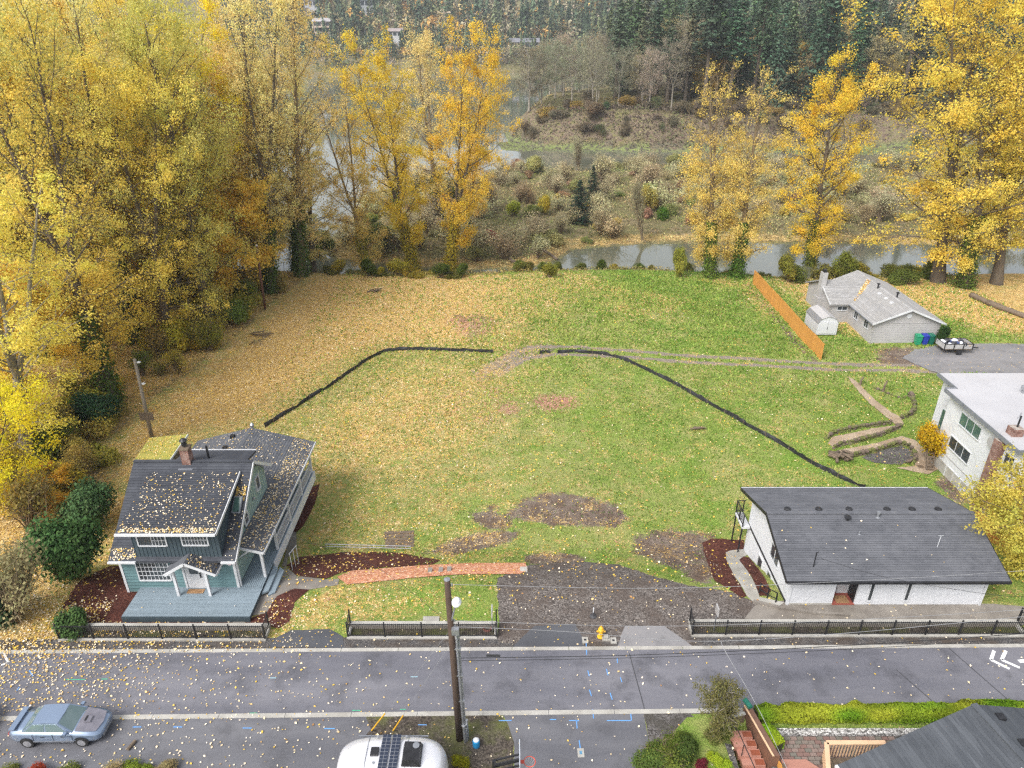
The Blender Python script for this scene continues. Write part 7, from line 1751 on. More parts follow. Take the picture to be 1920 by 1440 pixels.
# ------------------------------------------------------------------ cars
M_TYRE = mat('tyre_rubber', (.02, .02, .02), None, 4, .8); M_RIMG = mat('alloy_rim', (.40, .40, .42), (.3, .3, .32), 4, .4, metal=.6)
M_CGLASS = mat('car_glass', (.10, .15, .15), (.14, .19, .19), 1, .05, spec=.9)
M_LAMPG = mat('lamp_glass', (.62, .62, .58), None, 2, .15); M_TAIL = mat('tail_lamp', (.35, .03, .02), None, 2, .2)
def car(name, loc, rz, paint, hood_m, lab):
    """sedan, nose to +x, built at the origin then placed"""
    t = thing(name, (0, 0, 0), lab, 'car')
    st = [(-2.22, .50, .62, .74), (-2.15, .72, .30, .90), (-1.9, .80, .22, .96), (-1.3, .835, .2, .98), (-.9, .84, .2, .97), (0, .85, .2, .94), (.8, .85, .2, .92), (1.05, .845, .2, .90), (1.6, .82, .2, .82), (2.0, .76, .24, .74), (2.17, .66, .34, .66), (2.24, .5, .40, .58)]
    V, Fc = [], []
    for x, w, zb, zt_ in st:
        sec = [(-w * .9, zb), (-w, zb + (zt_ - zb) * .35), (-w * .985, zb + (zt_ - zb) * .75), (-w * .93, zt_), (-w * .5, zt_ + .035), (0, zt_ + .045), (w * .5, zt_ + .035), (w * .93, zt_), (w * .985, zb + (zt_ - zb) * .75), (w, zb + (zt_ - zb) * .35), (w * .9, zb)]
        V += [Vector((x, y, z)) for y, z in sec]
    n = 11
    for i in range(len(st) - 1):
        for j in range(n): Fc.append((i * n + j, i * n + (j + 1) % n, (i + 1) * n + (j + 1) % n, (i + 1) * n + j))
    Fc += [tuple(range(n)), tuple(range((len(st) - 1) * n + n - 1, (len(st) - 1) * n - 1, -1))]
    body = MB().add(V, Fc).build('body', paint, t, smooth=True)
    # cabin: pillars and roof around the glass
    zb, zr = .95, 1.38
    base = [(-1.55, .74), (.98, .76)]; top = [(-.95, .56), (.28, .58)]
    B = [Vector((base[0][0], -base[0][1], zb)), Vector((base[1][0], -base[1][1], zb - .03)), Vector((base[1][0], base[1][1], zb - .03)), Vector((base[0][0], base[0][1], zb))]
    T = [Vector((top[0][0], -top[0][1], zr - .02)), Vector((top[1][0], -top[1][1], zr)), Vector((top[1][0], top[1][1], zr)), Vector((top[0][0], top[0][1], zr - .02))]
    MB().add(B + T, [(0, 1, 5, 4), (1, 2, 6, 5), (2, 3, 7, 6), (3, 0, 4, 7)]).build('cabin', paint, t)
    ctr = (T[0] + T[1] + T[2] + T[3]) / 4 + Vector((0, 0, .05))
    mid = [(T[0] + T[1]) / 2, (T[1] + T[2]) / 2 + Vector((.05, 0, .02)), (T[2] + T[3]) / 2, (T[3] + T[0]) / 2 + Vector((-.05, 0, .02))]
    MB().add([T[0], mid[0] + Vector((0, 0, .02)), T[1], mid[1], T[2], mid[2] + Vector((0, 0, .02)), T[3], mid[3], ctr], [(0, 1, 8, 7), (1, 2, 3, 8), (8, 3, 4, 5), (7, 8, 5, 6)]).build('roof', paint, t, smooth=True)
    def inset(q, m, nm, par, d=.012, a0=.05, a1=.95, b0=.08, b1=.94):
        q = [Vector(p) for p in q]; nr = (q[1] - q[0]).cross(q[3] - q[0]).normalized()
        c = sum(q, Vector()) / 4
        if nr.dot(c - Vector((-.2, 0, 1.0))) < 0: nr = -nr
        f = lambda s, r: lerp(lerp(q[0], q[1], s), lerp(q[3], q[2], s), r)
        top_ = [f(a0, b0) + nr * d, f(a1, b0) + nr * d, f(a1, b1) + nr * d, f(a0, b1) + nr * d]; bot_ = [p - nr * (d + .02) for p in top_]
        return MB().add(bot_ + top_, [(3, 2, 1, 0), (4, 5, 6, 7), (0, 1, 5, 4), (1, 2, 6, 5), (2, 3, 7, 6), (3, 0, 4, 7)]).build(nm, m, par)
    inset([B[1], B[2], T[2], T[1]], M_CGLASS, 'windscreen', t, a0=.05, a1=.95, b0=.04, b1=.95); inset([B[3], B[0], T[0], T[3]], M_CGLASS, 'rear_window', t, a0=.07, a1=.93)
    for s, (i, j) in ((-1, (0, 1)), (1, (3, 2))):
        q = [B[i], B[j], T[j], T[i]]
        inset(q, M_CGLASS, 'side_window', t, a0=.06, a1=.46, b0=.12, b1=.9); inset(q, M_CGLASS, 'side_window', t, a0=.50, a1=.90, b0=.12, b1=.9)
        for x in (-1.32, 1.32):
            w = MB().lathe((0, 0, 0), [(.18, -.09), (.30, -.1), (.315, 0), (.30, .1), (.19, .11)], 20); w.v = [Vector((x + v.x, s * (.76) + v.z * s, .315 + v.y)) for v in w.v]; ww = w.build('wheel', M_TYRE, t)
            r = MB().lathe((0, 0, 0), [(.2, .105), (.2, .118), (.05, .125)], 16); r.v = [Vector((x + v.x, s * .76 + v.z * s, .315 + v.y)) for v in r.v]; r.build('rim', M_RIMG, ww)
            a = MB(); pts = [(x + .37 * math.cos(k * math.pi / 10), s * .845, .33 + .36 * math.sin(k * math.pi / 10)) for k in range(11)]
            a.add([Vector((x, s * .83, .33))] + [Vector(p) for p in pts], [(0, k, k + 1) for k in range(1, 11)]); a.v += []; a.build('wheel_arch', M_DARK, t)
        for x in (-.55, .42): MB().box(x, x + .16, s * .845 - .012, s * .845 + .012, .74, .78).build('door_handle', M_BLACK, t)
        for x in (-.95, .02, .95): MB().box(x - .006, x + .006, s * .848 - .006, s * .848 + .006, .28, .93).build('door_gap', M_DARK, t)
        MB().box(.62, .78, s * .80 - .0 if s > 0 else -.98, .98 if s > 0 else -.80, .95, 1.06).build('mirror', paint, t)
        MB().box(-1.0, 1.0, s * .85 - .012, s * .85 + .012, .42, .47).build('side_strip', M_FASCIA, t)
        MB().add([(2.0, s * .72, .6), (2.2, s * .56, .55), (2.2, s * .30, .55), (2.215, s * .30, .65), (2.1, s * .62, .67), (1.98, s * .745, .68)], [(0, 1, 2, 3, 4, 5)]).build('headlight', M_LAMPG, t)
        MB().box(-2.21, -2.12, s * .5 - .18, s * .5 + .18, .68, .86).build('tail_light', M_TAIL, t)
    MB().add([(1.06, -.70, .963), (2.0, -.58, .80), (2.12, 0, .80), (2.0, .58, .80), (1.06, .70, .963), (1.04, 0, .985), (1.6, 0, .895), (1.6, -.66, .872), (1.6, .66, .872)], [(0, 7, 6, 5), (7, 1, 2, 6), (5, 6, 8, 4), (6, 2, 3, 8)]).build('bonnet', hood_m, t, smooth=True)
    MB().add([(1.25, -.2, .97), (1.6, -.16, .905), (1.6, .16, .905), (1.25, .2, .97), (1.25, -.2, 1.03), (1.55, -.16, .98), (1.55, .16, .98), (1.25, .2, 1.03)], [(4, 5, 6, 7), (0, 1, 5, 4), (1, 2, 6, 5), (2, 3, 7, 6), (3, 0, 4, 7)]).build('bonnet_scoop', hood_m, t)
    MB().box(1.27, 1.36, -.15, .15, 1.02, 1.034).build('scoop_slot', M_DARK, t)
    MB().box(-2.12, -1.85, -.68, .68, 1.08, 1.11).box(-2.05, -1.92, -.62, -.56, .95, 1.09).box(-2.05, -1.92, .56, .62, .95, 1.09).build('spoiler', paint, t)
    MB().box(2.2, 2.27, -.5, .5, .36, .5).build('bumper', M_FASCIA, t); MB().box(-2.27, -2.18, -.5, .5, .42, .58).build('bumper', paint, t)
    t.location = loc; t.rotation_euler = (0, 0, rz); t.scale = (.92, .92, .92)
    return t
M_CARB = mat('metallic_blue_paint', (.24, .31, .42), (.22, .285, .39), 1, .16, metal=.55, coat=1.0)
M_HOOD = mat('faded_grey_bonnet', (.22, .21, .24), (.16, .155, .18), 2.5, .4, metal=.2)
M_CARD = mat('dark_grey_paint', (.07, .075, .085), None, 1, .3, metal=.3, coat=.6)
car('sedan_car', (-20.8, 22.15, .01), R(1.2), M_CARB, M_HOOD, 'light blue sedan with faded grey bonnet parked at the lower left')
car('sedan_car', (-26.45, 22.5, .01), R(0.5), M_CARD, M_CARD, 'dark grey car mostly cut off by the left edge')

# ------------------------------------------------------------------ silver travel trailer
def airstream():
    t = thing('travel_trailer', (-5.0, 19.2, 0), 'rounded silver travel trailer with solar panels at the bottom', 'trailer')
    Lh, Wh, z0, z1 = 2.32, 1.2, .55, 2.65
    prof = [(0.0, z0), (.90, z0 + .02), (1.0, .9), (1.0, 1.5), (.96, 1.95), (.86, 2.3), (.68, 2.52), (.4, 2.63), (0, z1)]
    V, Fc = [], []; na = 44; c = Vector((-5.0, 19.2, 0))
    for s, z in prof:
        for k in range(na):
            a = 2 * math.pi * k / na; ca, sa = math.cos(a), math.sin(a); e = .72
            x = math.copysign(abs(ca) ** .62, ca) * (Lh - (1 - s) * 1.0 if s > 0.01 else 0); y = math.copysign(abs(sa) ** e, sa) * Wh * s
            V.append(c + Vector((x if s > .01 else 0, y, z)))
    for i in range(len(prof) - 1):
        for k in range(na): Fc.append((i * na + k, i * na + (k + 1) % na, (i + 1) * na + (k + 1) % na, (i + 1) * na + k))
    M_AL = mat('polished_aluminium', (.74, .74, .76), (.66, .66, .69), 1.5, .25, metal=.35, dirt=(.58, .57, .57))
    MB().add(V, Fc).build('shell', M_AL, t, smooth=True)
    def top(x, y):
        s = abs(y) / Wh; return 2.665 - .42 * s ** 2.6 - .55 * max(0, abs(x + 5) - 1.3) ** 2 * .35
    for x in (-6.0, -4.35): 
        MB().tube([(x, 19.2 + q * .12, top(x, q * .12) + .004) for q in range(-9, 10)], .012, 5).build('seam', M_FASCIA, t)
    M_SOL = mat('solar_cells', (.012, .017, .035), (.02, .028, .05), 2, .15, spec=.8)
    for x in (-5.25, -4.83):
        p = MB().box(x - .17, x + .17, 18.4, 20.0, 2.70, 2.735).build('solar_panel', M_SOL, t)
        g = MB()
        for k in range(1, 10): g.box(x - .165, x + .165, 18.4 + k * .16 - .006, 18.4 + k * .16 + .006, 2.735, 2.739)
        g.box(x - .006, x + .006, 18.4, 20, 2.735, 2.74).build('cell_lines', M_GALV, p)
    ac = MB(); ac.add([(-4.5, 18.6, 2.66), (-3.7, 18.6, 2.62), (-3.7, 19.6, 2.62), (-4.5, 19.6, 2.66), (-4.42, 18.68, 2.95), (-3.78, 18.68, 2.92), (-3.78, 19.52, 2.92), (-4.42, 19.52, 2.95)], [(4, 5, 6, 7), (0, 1, 5, 4), (1, 2, 6, 5), (2, 3, 7, 6), (3, 0, 4, 7)])
    a = ac.build('air_conditioner', M_BLACK, t); MB().lathe((-3.95, 19.35, 2.925), [(.14, 0), (.14, .02), (.05, .025)], 16).build('fan_grille', M_FASCIA, a)
    MB().box(-5.82, -5.5, 19.05, 19.4, 2.64, 2.76).build('roof_vent', M_BLACK, t)
    for x, y in ((-5.65, 18.75), (-4.45, 19.95), (-5.65, 19.95)): MB().lathe((x, y, 2.6), [(.05, 0), (.05, .1)], 8).build('roof_cap', M_GALV, t)
    MB().box(-6.6, -3.6, 20.37, 20.42, 2.05, 2.12).build('awning_rail', M_FASCIA, t)
    for x in (-5.3, -4.6): 
        for y in (18.05, 20.35): w = MB().lathe((0, 0, 0), [(.15, -.1), (.33, -.1), (.34, .1), (.15, .1)], 14); w.v = [Vector((x + v.x, y + v.z, .34 + v.y)) for v in w.v]; w.build('wheel', M_TYRE, t)
    for x in (-6.2, -4.0): MB().box(x - .4, x + .4, 20.385, 20.41, 1.2, 1.8).build('window', M_GLASS, t)
    MB().beam((-2.55, 19.2, .5), (-1.6, 19.2, .45), .12).build('hitch', M_BLACK, t)
airstream()
# trailer side clutter
p = Vector((-2.35, 18.6, 0)); solo(MB().box(-2.5, -2.1, 19.2, 19.5, .02, .3), 'wooden_crate', M_OLDWOOD, 'small wooden crate at the right end of the silver trailer', 'crate')

# ------------------------------------------------------------------ road paint
M_PW = mat('white_road_paint', (.78, .78, .76), (.6, .6, .6), 8, .7); M_PB = mat('blue_spray_paint', (.10, .32, .70), (.14, .28, .5), 8, .8); M_PG = mat('green_spray_paint', (.05, .42, .22), (.08, .3, .2), 8, .8); M_PT = mat('pale_spray_paint', (.35, .55, .62), (.25, .35, .4), 8, .8)
def paint(px, w, m, lab, z=.020, name='road_marking'):
    mb = MB()
    for (a, b) in px:
        A = Vector((*G(*a, z), z)); B = Vector((*G(*b, z), z)); mb.beam(A, B, w, .004)
    o = mb.build(name, m); tag(o, lab, 'marking', kind='structure'); return o
paint([((1864, 1220), (1858, 1237)), ((1858, 1237), (1893, 1254))], .16, M_PW, 'white chevron of the cycle lane marking, left one')
paint([((1886, 1220), (1878, 1237)), ((1878, 1237), (1912, 1252))], .16, M_PW, 'white chevron of the cycle lane marking, right one')
paint([((1910, 1240), (1930, 1238))], .2, M_PW, 'white tip of the next marking at the right edge')
paint([((2, 1247), (16, 1242)), ((16, 1242), (8, 1228))], .1, M_PW, 'white square marking at the left edge')
for i, (a, b, m) in enumerate([((122, 1274), (160, 1274), M_PG), ((190, 1273), (202, 1273), M_PG), ((505, 1271), (518, 1271), M_PT), ((290, 1341), (303, 1341), M_PG), ((468, 1337), (482, 1337), M_PG), ((660, 1332), (676, 1332), M_PG), ((750, 1330), (761, 1330), M_PG), ((770, 1269), (783, 1269), M_PT),
                              ((249, 1363), (265, 1363), M_PB), ((325, 1363), (342, 1363), M_PB), ((455, 1365), (472, 1365), M_PB), ((608, 1366), (628, 1366), M_PB), ((784, 1359), (800, 1359), M_PB), ((935, 1351), (959, 1351), M_PB), ((1031, 1349), (1043, 1349), M_PB), ((1067, 1351), (1086, 1351), M_PB), ((1138, 1351), (1183, 1351), M_PB), ((1182, 1330), (1184, 1351), M_PB), ((1081, 1351), (1082, 1366), M_PB), ((1086, 1388), (1088, 1403), M_PB),
                              ((1102, 1257), (1105, 1268), M_PB), ((1105, 1293), (1109, 1305), M_PB), ((1137, 1254), (1140, 1266), M_PB), ((1144, 1299), (1148, 1312), M_PB), ((1157, 1234), (1158, 1243), M_PB), ((1163, 1270), (1166, 1279), M_PB), ((1099, 1206), (1100, 1228), M_PB), ((55, 1257), (62, 1268), M_PB), ((30, 1297), (36, 1288), M_PB), ((1111, 1330), (1113, 1347), M_PB)]):
    paint([(a, b)], .045, m, 'short spray painted utility mark on the asphalt')
for a, b in (((1780, 1216), (1905, 1325)), ((1680, 1255), (1760, 1325)), ((1180, 1225), (1210, 1335))): paint([(a, b)], .05, mat('tar_seam', (.06, .06, .065), None, 4, .6), 'dark seam across the street asphalt', z=.016, name='asphalt_seam')

# ------------------------------------------------------------------ hedge and near shrubs
def hedge_mesh(pts, w, hgt, n, seed, m, lsize=.10):
    rg = np.random.RandomState(seed); P = np.array(pts, float); seg = np.linalg.norm(np.diff(P, axis=0), axis=1); cum = np.concatenate([[0], np.cumsum(seg)])
    s = rg.uniform(0, cum[-1], n); x = np.interp(s, cum, P[:, 0]); y = np.interp(s, cum, P[:, 1]); z = np.interp(s, cum, P[:, 2])
    dx = np.gradient(np.interp(np.linspace(0, cum[-1], 200), cum, P[:, 0])); dy = np.gradient(np.interp(np.linspace(0, cum[-1], 200), cum, P[:, 1]))
    ii = np.clip((s / cum[-1] * 199).astype(int), 0, 199); nl = np.stack([-dy[ii], dx[ii]], 1); nl /= np.linalg.norm(nl, axis=1, keepdims=True) + 1e-9
    a = rg.uniform(-.35, np.pi + .35, n); lump = .70 + .52 * vnoise(s * 1.9, a * 1.1 + seed) + rg.normal(0, .05, n)
    r = np.power(np.abs(np.cos(a)) ** 4 + np.abs(np.sin(a)) ** 4, -.25) * lump
    C = np.stack([x + nl[:, 0] * np.cos(a) * w / 2 * r, y + nl[:, 1] * np.cos(a) * w / 2 * r, z + hgt * .42 + np.sin(a) * hgt * .55 * r], 1)
    N = np.stack([nl[:, 0] * np.cos(a), nl[:, 1] * np.cos(a), np.sin(a)], 1) + rg.normal(0, .5, (n, 3))
    t = .7 + .6 * vnoise(s * 1.1, a + 7); g = np.clip(vnoise(s * .7 + 9, a * .8) * 1.5 - .25, 0, 1)
    v, f, c = leaf_quads(rg, C, N, lsize, .8, t * rg.uniform(.75, 1.25, n), g)
    me = npmesh('hedge_foliage', v, f, [m]); vcol(me, 'lc', c); return me
M_HEDGE = leaf_mat('hedge_leaves', (0.45, 0.78, 0.6), .25)
def hedge(pts, w, h_, n, seed, col, lab):
    t = thing('hedge', pts[0], lab, 'hedge'); o = bpy.data.objects.new('foliage', hedge_mesh([(p[0] - pts[0][0], p[1] - pts[0][1], p[2] - pts[0][2]) for p in pts], w, h_, n, seed, M_HEDGE)); link(o, t); o.color = c4(col)
    mb = MB()
    for a, b in zip(pts[:-1], pts[1:]): mb.beam(Vector(a) + Vector((0, 0, h_ * .38)), Vector(b) + Vector((0, 0, h_ * .38)), w * .62, h_ * .66)
    mb.build('branch_core', mat('hedge_core', (.045, .05, .015), None, 5, .95), t)
hedge([(11.6, 22.95, -.2), (24.5, 23.1, -.2)], .72, .85, 26000, 5, (.29, .32, .03), 'long clipped yellow green hedge along the street at the lower right')
hedge([(11.75, 22.3, -.35), (12.2, 21.35, -.4)], .62, .9, 5000, 6, (.36, .40, .03), 'short clipped green hedge beside the brown garden wall')
tree_px('ornamental_tree', MINI, (1348, 1388), (1353, 1296), .8, (.25, .22, .085), 'small bronze green tree beside the reddish steps', bark_m=M_BARKP)
for (u, v, hh, sx, c, lab, p) in [(1245, 1420, 1.0, .62, (.20, .22, .045), 'feathery olive green shrub in the planting bed', TWIG[1]), (1215, 1430, .8, .5, (.15, .20, .05), 'green shrub at the left of the planting bed', BUSH[1]), (1290, 1425, .8, .5, (.11, .15, .04), 'dark leafy shrub in the middle of the planting bed', BUSH[0]), (1345, 1432, .55, .3, (.42, .48, .04), 'lime yellow shrub in the planting bed', BUSH[1]),
                                  (1270, 1405, .7, .45, (.16, .20, .04), 'grassy shrub in the upper planting bed', BUSH[1]), (1348, 1388, .5, .4, (.20, .22, .06), 'tufty shrub at the foot of the ornamental tree', BUSH[0]), (1310, 1440, .4, .25, (.25, .04, .06), 'small dark red flower head in the planting bed', BUSH[0]),
                                  (255, 1448, .5, .4, (.24, .28, .04), 'green shrub at the bottom edge left of the trailer', BUSH[1]), (300, 1452, .45, .42, (.40, .30, .15), 'brown leafy shrub at the bottom edge', BUSH[0]), (212, 1456, .7, .35, (.52, .40, .20), 'straw coloured ornamental grass at the bottom edge', TWIG[0]), (65, 1462, .55, .33, (.38, .06, .03), 'red shrub at the bottom left edge', BUSH[1]), (120, 1462, .4, .4, (.22, .24, .06), 'green shrub right of the red one at the bottom edge', BUSH[0]), (20, 1462, .4, .4, (.26, .26, .08), 'olive shrub in the bottom left corner', BUSH[0]), (862, 1436, .4, .25, (.40, .36, .03), 'small yellow green clump right of the silver trailer', BUSH[0])]:
    b_ = GH3(u, v); plant('garden_shrub', p, b_, b_ + Vector((0, 0, hh)), sx, c, lab, 'shrub')
p = GH3(246, 1400); solo(MB().tube([p + Vector((-.05, -.2, .08)), p + Vector((.1, .25, .08))], .08, 8), 'short_post', M_OLDWOOD, 'short grey timber lying on the parking asphalt', 'timber')
# ------------------------------------------------------------------ houses across the river
def far_house(u, v, w, d, hgt, lab, wallc, roofc, storeys=1, y=None):
    if y is None:
        y = 650.0
        for _ in range(20):
            p = at(u, v, y); y += (p.z - h1(p.x, y)) * 1.2
            y = min(max(y, 560), 900)
    p = at(u, v, y); z = p.z
    t = thing('hillside_house', (p.x, y, z), lab, 'house'); wm_ = mat('far_wall', wallc, None, .3, .8); rm_ = mat('far_roof', roofc, None, .3, .8)
    MB().box(p.x - w / 2, p.x + w / 2, y - d / 2, y + d / 2, z - 8, z + hgt).build('wall', wm_, t)
    r = MB(); prism_x(r, [(y - d / 2 - 1, z + hgt), (y + d / 2 + 1, z + hgt), (y, z + hgt + d * .28)], p.x - w / 2 - 1, p.x + w / 2 + 1); r.build('roof', rm_, t)
    n = max(3, int(w / 3.5))
    for s in range(storeys):
        for i in range(n):
            xx = p.x - w / 2 + w * (i + .5) / n; MB().box(xx - w / n * .36, xx + w / n * .36, y - d / 2 - .12, y - d / 2 - .01, z + hgt * (s + .3) / storeys, z + hgt * (s + .85) / storeys).build('window', M_GLASS, t)
    if storeys > 1: MB().box(p.x - w / 2 + 1, p.x + w / 2 - .5, y - d / 2 - 2.5, y - d / 2 - .13, z + hgt / storeys - .3, z + hgt / storeys).build('balcony', mat('far_deck', (.40, .30, .22), None, 1, .8), t)
far_house(607, 62, 14, 10, 9, 'tan two storey house on the wooded hillside', (.52, .42, .34), (.36, .34, .34), 2, 690)
far_house(983, 90, 24, 11, 4.5, 'long low grey house on the far shore', (.20, .19, .19), (.20, .20, .22), 1, 668)
far_house(585, 14, 12, 9, 6, 'grey house among trees at the top of the hillside', (.42, .42, .43), (.30, .30, .31), 1, 760)
far_house(690, 14, 13, 9, 6, 'blue grey roofed house near the top edge', (.30, .32, .33), (.16, .22, .24), 1, 760)
for i, (u, v, c, l) in enumerate([(600, 118, (.62, .55, .50), 'beige house on the waterline left of the gold poplars'), (700, 112, (.65, .66, .68), 'white house on the waterline behind the leaning poplar'), (765, 128, (.50, .28, .24), 'red roofed house on the waterline'), (845, 132, (.68, .68, .70), 'white boathouse on the waterline'), (742, 70, (.5, .5, .5), 'small grey house on the slope')]):
    far_house(u, v, 11, 8, 4.5, l, c, (.30, .25, .24) if i != 2 else (.40, .16, .12), 1, 650)

# ------------------------------------------------------------------ litter of fallen leaves
def litter_mat():
    m, nt = nmat('fallen_leaf')
    a = nd(nt, 'ShaderNodeAttribute', attribute_name='lc')
    finish(nt, a.outputs['Color'], 0.55, spec=.45)
    return m
M_LIT = litter_mat()
PAL = np.array([(0.72, .50, .20), (0.78, .62, .38), (0.80, .68, .48), (0.66, .42, .07), (0.70, .46, .05), (0.50, .29, .08), (0.36, .19, .07), (0.82, .70, .55)])  # palest creams put the wet glare on the leaves into their colour
def litter(name, x, y, z, nrm, size, lab, pal_w=None, seed=1):
    rg = np.random.RandomState(seed); n = len(x); C = np.stack([x, y, z], 1)
    nn = np.asarray(nrm, float) + rg.normal(0, .28, (n, 3))
    v, f, c = leaf_quads(rg, C, nn, size * rg.uniform(.55, 1.35, (n, 1)), .72)
    w = np.array(pal_w or [2, 3, 2, 2, 2, 1, .6, 1], float); w /= w.sum()
    col = PAL[rg.choice(len(PAL), n, p=w)] * rg.uniform(.8, 1.15, (n, 1))
    c[:, :3] = np.repeat(np.clip(col, 0, .92), 4, axis=0)
    me = npmesh(name, v, f, [M_LIT]); vcol(me, 'lc', c)
    return tag(link(bpy.data.objects.new(name, me)), lab, 'leaves', kind='stuff')
rg = np.random.RandomState(5)
def drop(n, x0, x1, y0, y1, dens):
    x = rg.uniform(x0, x1, n); y = rg.uniform(y0, y1, n); k = rg.rand(n) < dens(x, y); k &= np.abs(x) < .70 * y + 10
    return x[k], y[k]
BLD = [(-22.6, -14.1, 29.0, 43.6), (15.0, 27.1, 30.3, 38.2), (39.4, 47.5, 72.2, 86), (37.2, 40, 78.2, 86), (33.9, 46, 40, 52), (-27, -23.9, 42, 46), (34.6, 37, 74.7, 78.5)]
def clear(x, y):
    k = np.ones(len(x), bool)
    for a, b, c, d in BLD: k &= ~((x > a) & (x < b) & (y > c) & (y < d))
    return k
x, y = drop(200000, -45, 62, 30.5, 97, lambda x, y: np.clip(leaf_density(x, y), .05, 1) ** 1.15 * (.55 + .9 * fbm(x * .4, y * .4, 2)))
k = clear(x, y); x, y = x[k], y[k]
litter('fallen_leaves', x, y, H(x, y) + .045, np.array([0, 0, 1.0]), .13, 'carpet of fallen yellow leaves over the field', [2.5, 1.5, .6, 3, 3, 2.5, 1.5, .3], 2)
# street, verge and front beds
def street_d(x, y): return np.clip(.05 + .95 * sstep(2, -30, x) ** 1.35, 0, 1) * (.35 + fbm(x * .5 + 4, y * .5, 2)) + .05
x, y = drop(21000, -46, 27, 18.5, 31.0, street_d); k = clear(x, y); x, y = x[k], y[k]
k = ~((x > 11.4) & (y < 23.6)) & ~((x > -7.6) & (x < -2.4) & (y < 20.6)) & ~((np.abs(x + 20.9) < 2.3) & (np.abs(y - 22.15) < .9)); x, y = x[k], y[k]
litter('fallen_leaves', x, y, H(x, y) + .05, np.array([0, 0, 1.0]), .10, 'yellow leaves, paled by painted wet glare, scattered over the street and verge', [2, 4, 4, 1.5, 1.5, .5, .3, 2.5], 3)
x, y = drop(30000, -46, -9, 20.5, 30.5, lambda x, y: sstep(-15, -30, x) * .75 * sstep(20.5, 27, y) + .30 * (y > 26.9) * sstep(-9, -14, x)); k = clear(x, y); x, y = x[k], y[k]
litter('fallen_leaves', x, y, H(x, y) + .055, np.array([0, 0, 1.0]), .105, 'dense yellow leaves along the left verge and fence', [2, 3, 2, 3, 3, 1, .5, 1], 4)
def roof_litter(P, Q, Rr, S, n, lab, seed, low=1.0, size=.085, pw=None):
    rg2 = np.random.RandomState(seed); P, Q, Rr, S = [np.array(v, float) for v in (P, Q, Rr, S)]
    s = rg2.rand(n); t = rg2.rand(n) ** low; k = rg2.rand(n) < (.25 + 1.1 * vnoise(s * 7 + seed, t * 6)); s, t = s[k], t[k]
    C = (P[None] * (1 - s[:, None]) + Q[None] * s[:, None]) * (1 - t[:, None]) + (S[None] * (1 - s[:, None]) + Rr[None] * s[:, None]) * t[:, None]
    nr = np.cross(Q - P, S - P); nr /= np.linalg.norm(nr); nr = nr if nr[2] > 0 else -nr
    C = C + nr * .05
    litter('roof_leaves', C[:, 0], C[:, 1], C[:, 2], nr, size, lab, pw or [2, 4, 4, 1.5, 1, .4, .3, 2.5], seed)
roof_litter((-21.3, 30.42, 4.98), (-16, 30.42, 4.98), (-16.1, 34.9, 5.86), (-21.3, 34.9, 5.86), 800, 'fallen leaves over the big dormer roof', 31, 1.25)
roof_litter((-21.2, 30.42, 4.98), (-16, 30.42, 4.98), (-16, 30.75, 5.05), (-21.2, 30.75, 5.05), 420, 'drift of leaves along the dormer gutter', 32)
roof_litter((-16.1, 30.85, 2.76), (-15.45, 30.85, 2.76), (-15.45, 34.9, 5.68), (-16.1, 34.9, 5.68), 110, 'leaves on the right strip of the main roof', 33)
roof_litter((-16.05, 33.6, 4.78), (-15.5, 33.6, 4.78), (-15.5, 34.3, 5.28), (-16.05, 34.3, 5.28), 150, 'clump of yellow leaves above the skylight', 34, pw=[1, 1, .5, 4, 4, 1, .3, .3])
roof_litter((-22.4, 30.85, 2.76), (-21, 30.85, 2.76), (-21, 31.4, 3.15), (-22.4, 31.4, 3.15), 170, 'leaves at the left eave of the main roof', 35)
roof_litter((-14.33, 32.1, 2.32), (-14.33, 43.9, 2.32), (-15.7, 43.9, 2.7), (-15.7, 32.1, 2.7), 1700, 'leaves over the side porch roof', 36)
roof_litter((-15.78, 38.2, 2.72), (-15.78, 43.9, 2.72), (-18.65, 43.9, 3.48), (-18.65, 38.2, 3.48), 420, 'leaves over the right slope of the rear wing', 37)
roof_litter((-22.7, 43.9, 2.43), (-22.7, 38.2, 2.43), (-18.85, 38.2, 3.48), (-18.85, 43.9, 3.48), 600, 'leaves over the left slope of the rear wing', 38)
roof_litter((-16.4, 30.2, 2.34), (-16.4, 31.5, 2.34), (-17.9, 31.5, 3.1), (-17.9, 30.2, 3.1), 140, 'leaves over the entry canopy', 39)
roof_litter((-26.5, 42, 1.97), (-24, 42, 2.25), (-24.1, 45.1, 2.28), (-26.8, 45.1, 2.0), 800, 'leaves on the mossy shed roof', 40, pw=[2, 1, .5, 3, 3, 2, 1, .3])
roof_litter((15, 29.7, 2.45), (27, 29.7, 2.45), (27, 33.6, 3.75), (15, 33.6, 3.75), 26, 'few leaves on the roof of the white house', 41)
roof_litter((39.9, 78.6, .33), (40.5, 78.4, .33), (43.3, 82.1, 1.7), (42.9, 82.3, 1.7), 420, 'leaves caught in the roof valley of the ranch house', 42, size=.16, pw=[2, 1, 1, 2, 2, 3, 2, .5])
roof_litter((-21.4, 29.1, .4), (-14.5, 29.1, .4), (-14.5, 31.1, .4), (-21.4, 31.1, .4), 12, 'few leaves on the front deck', 43)

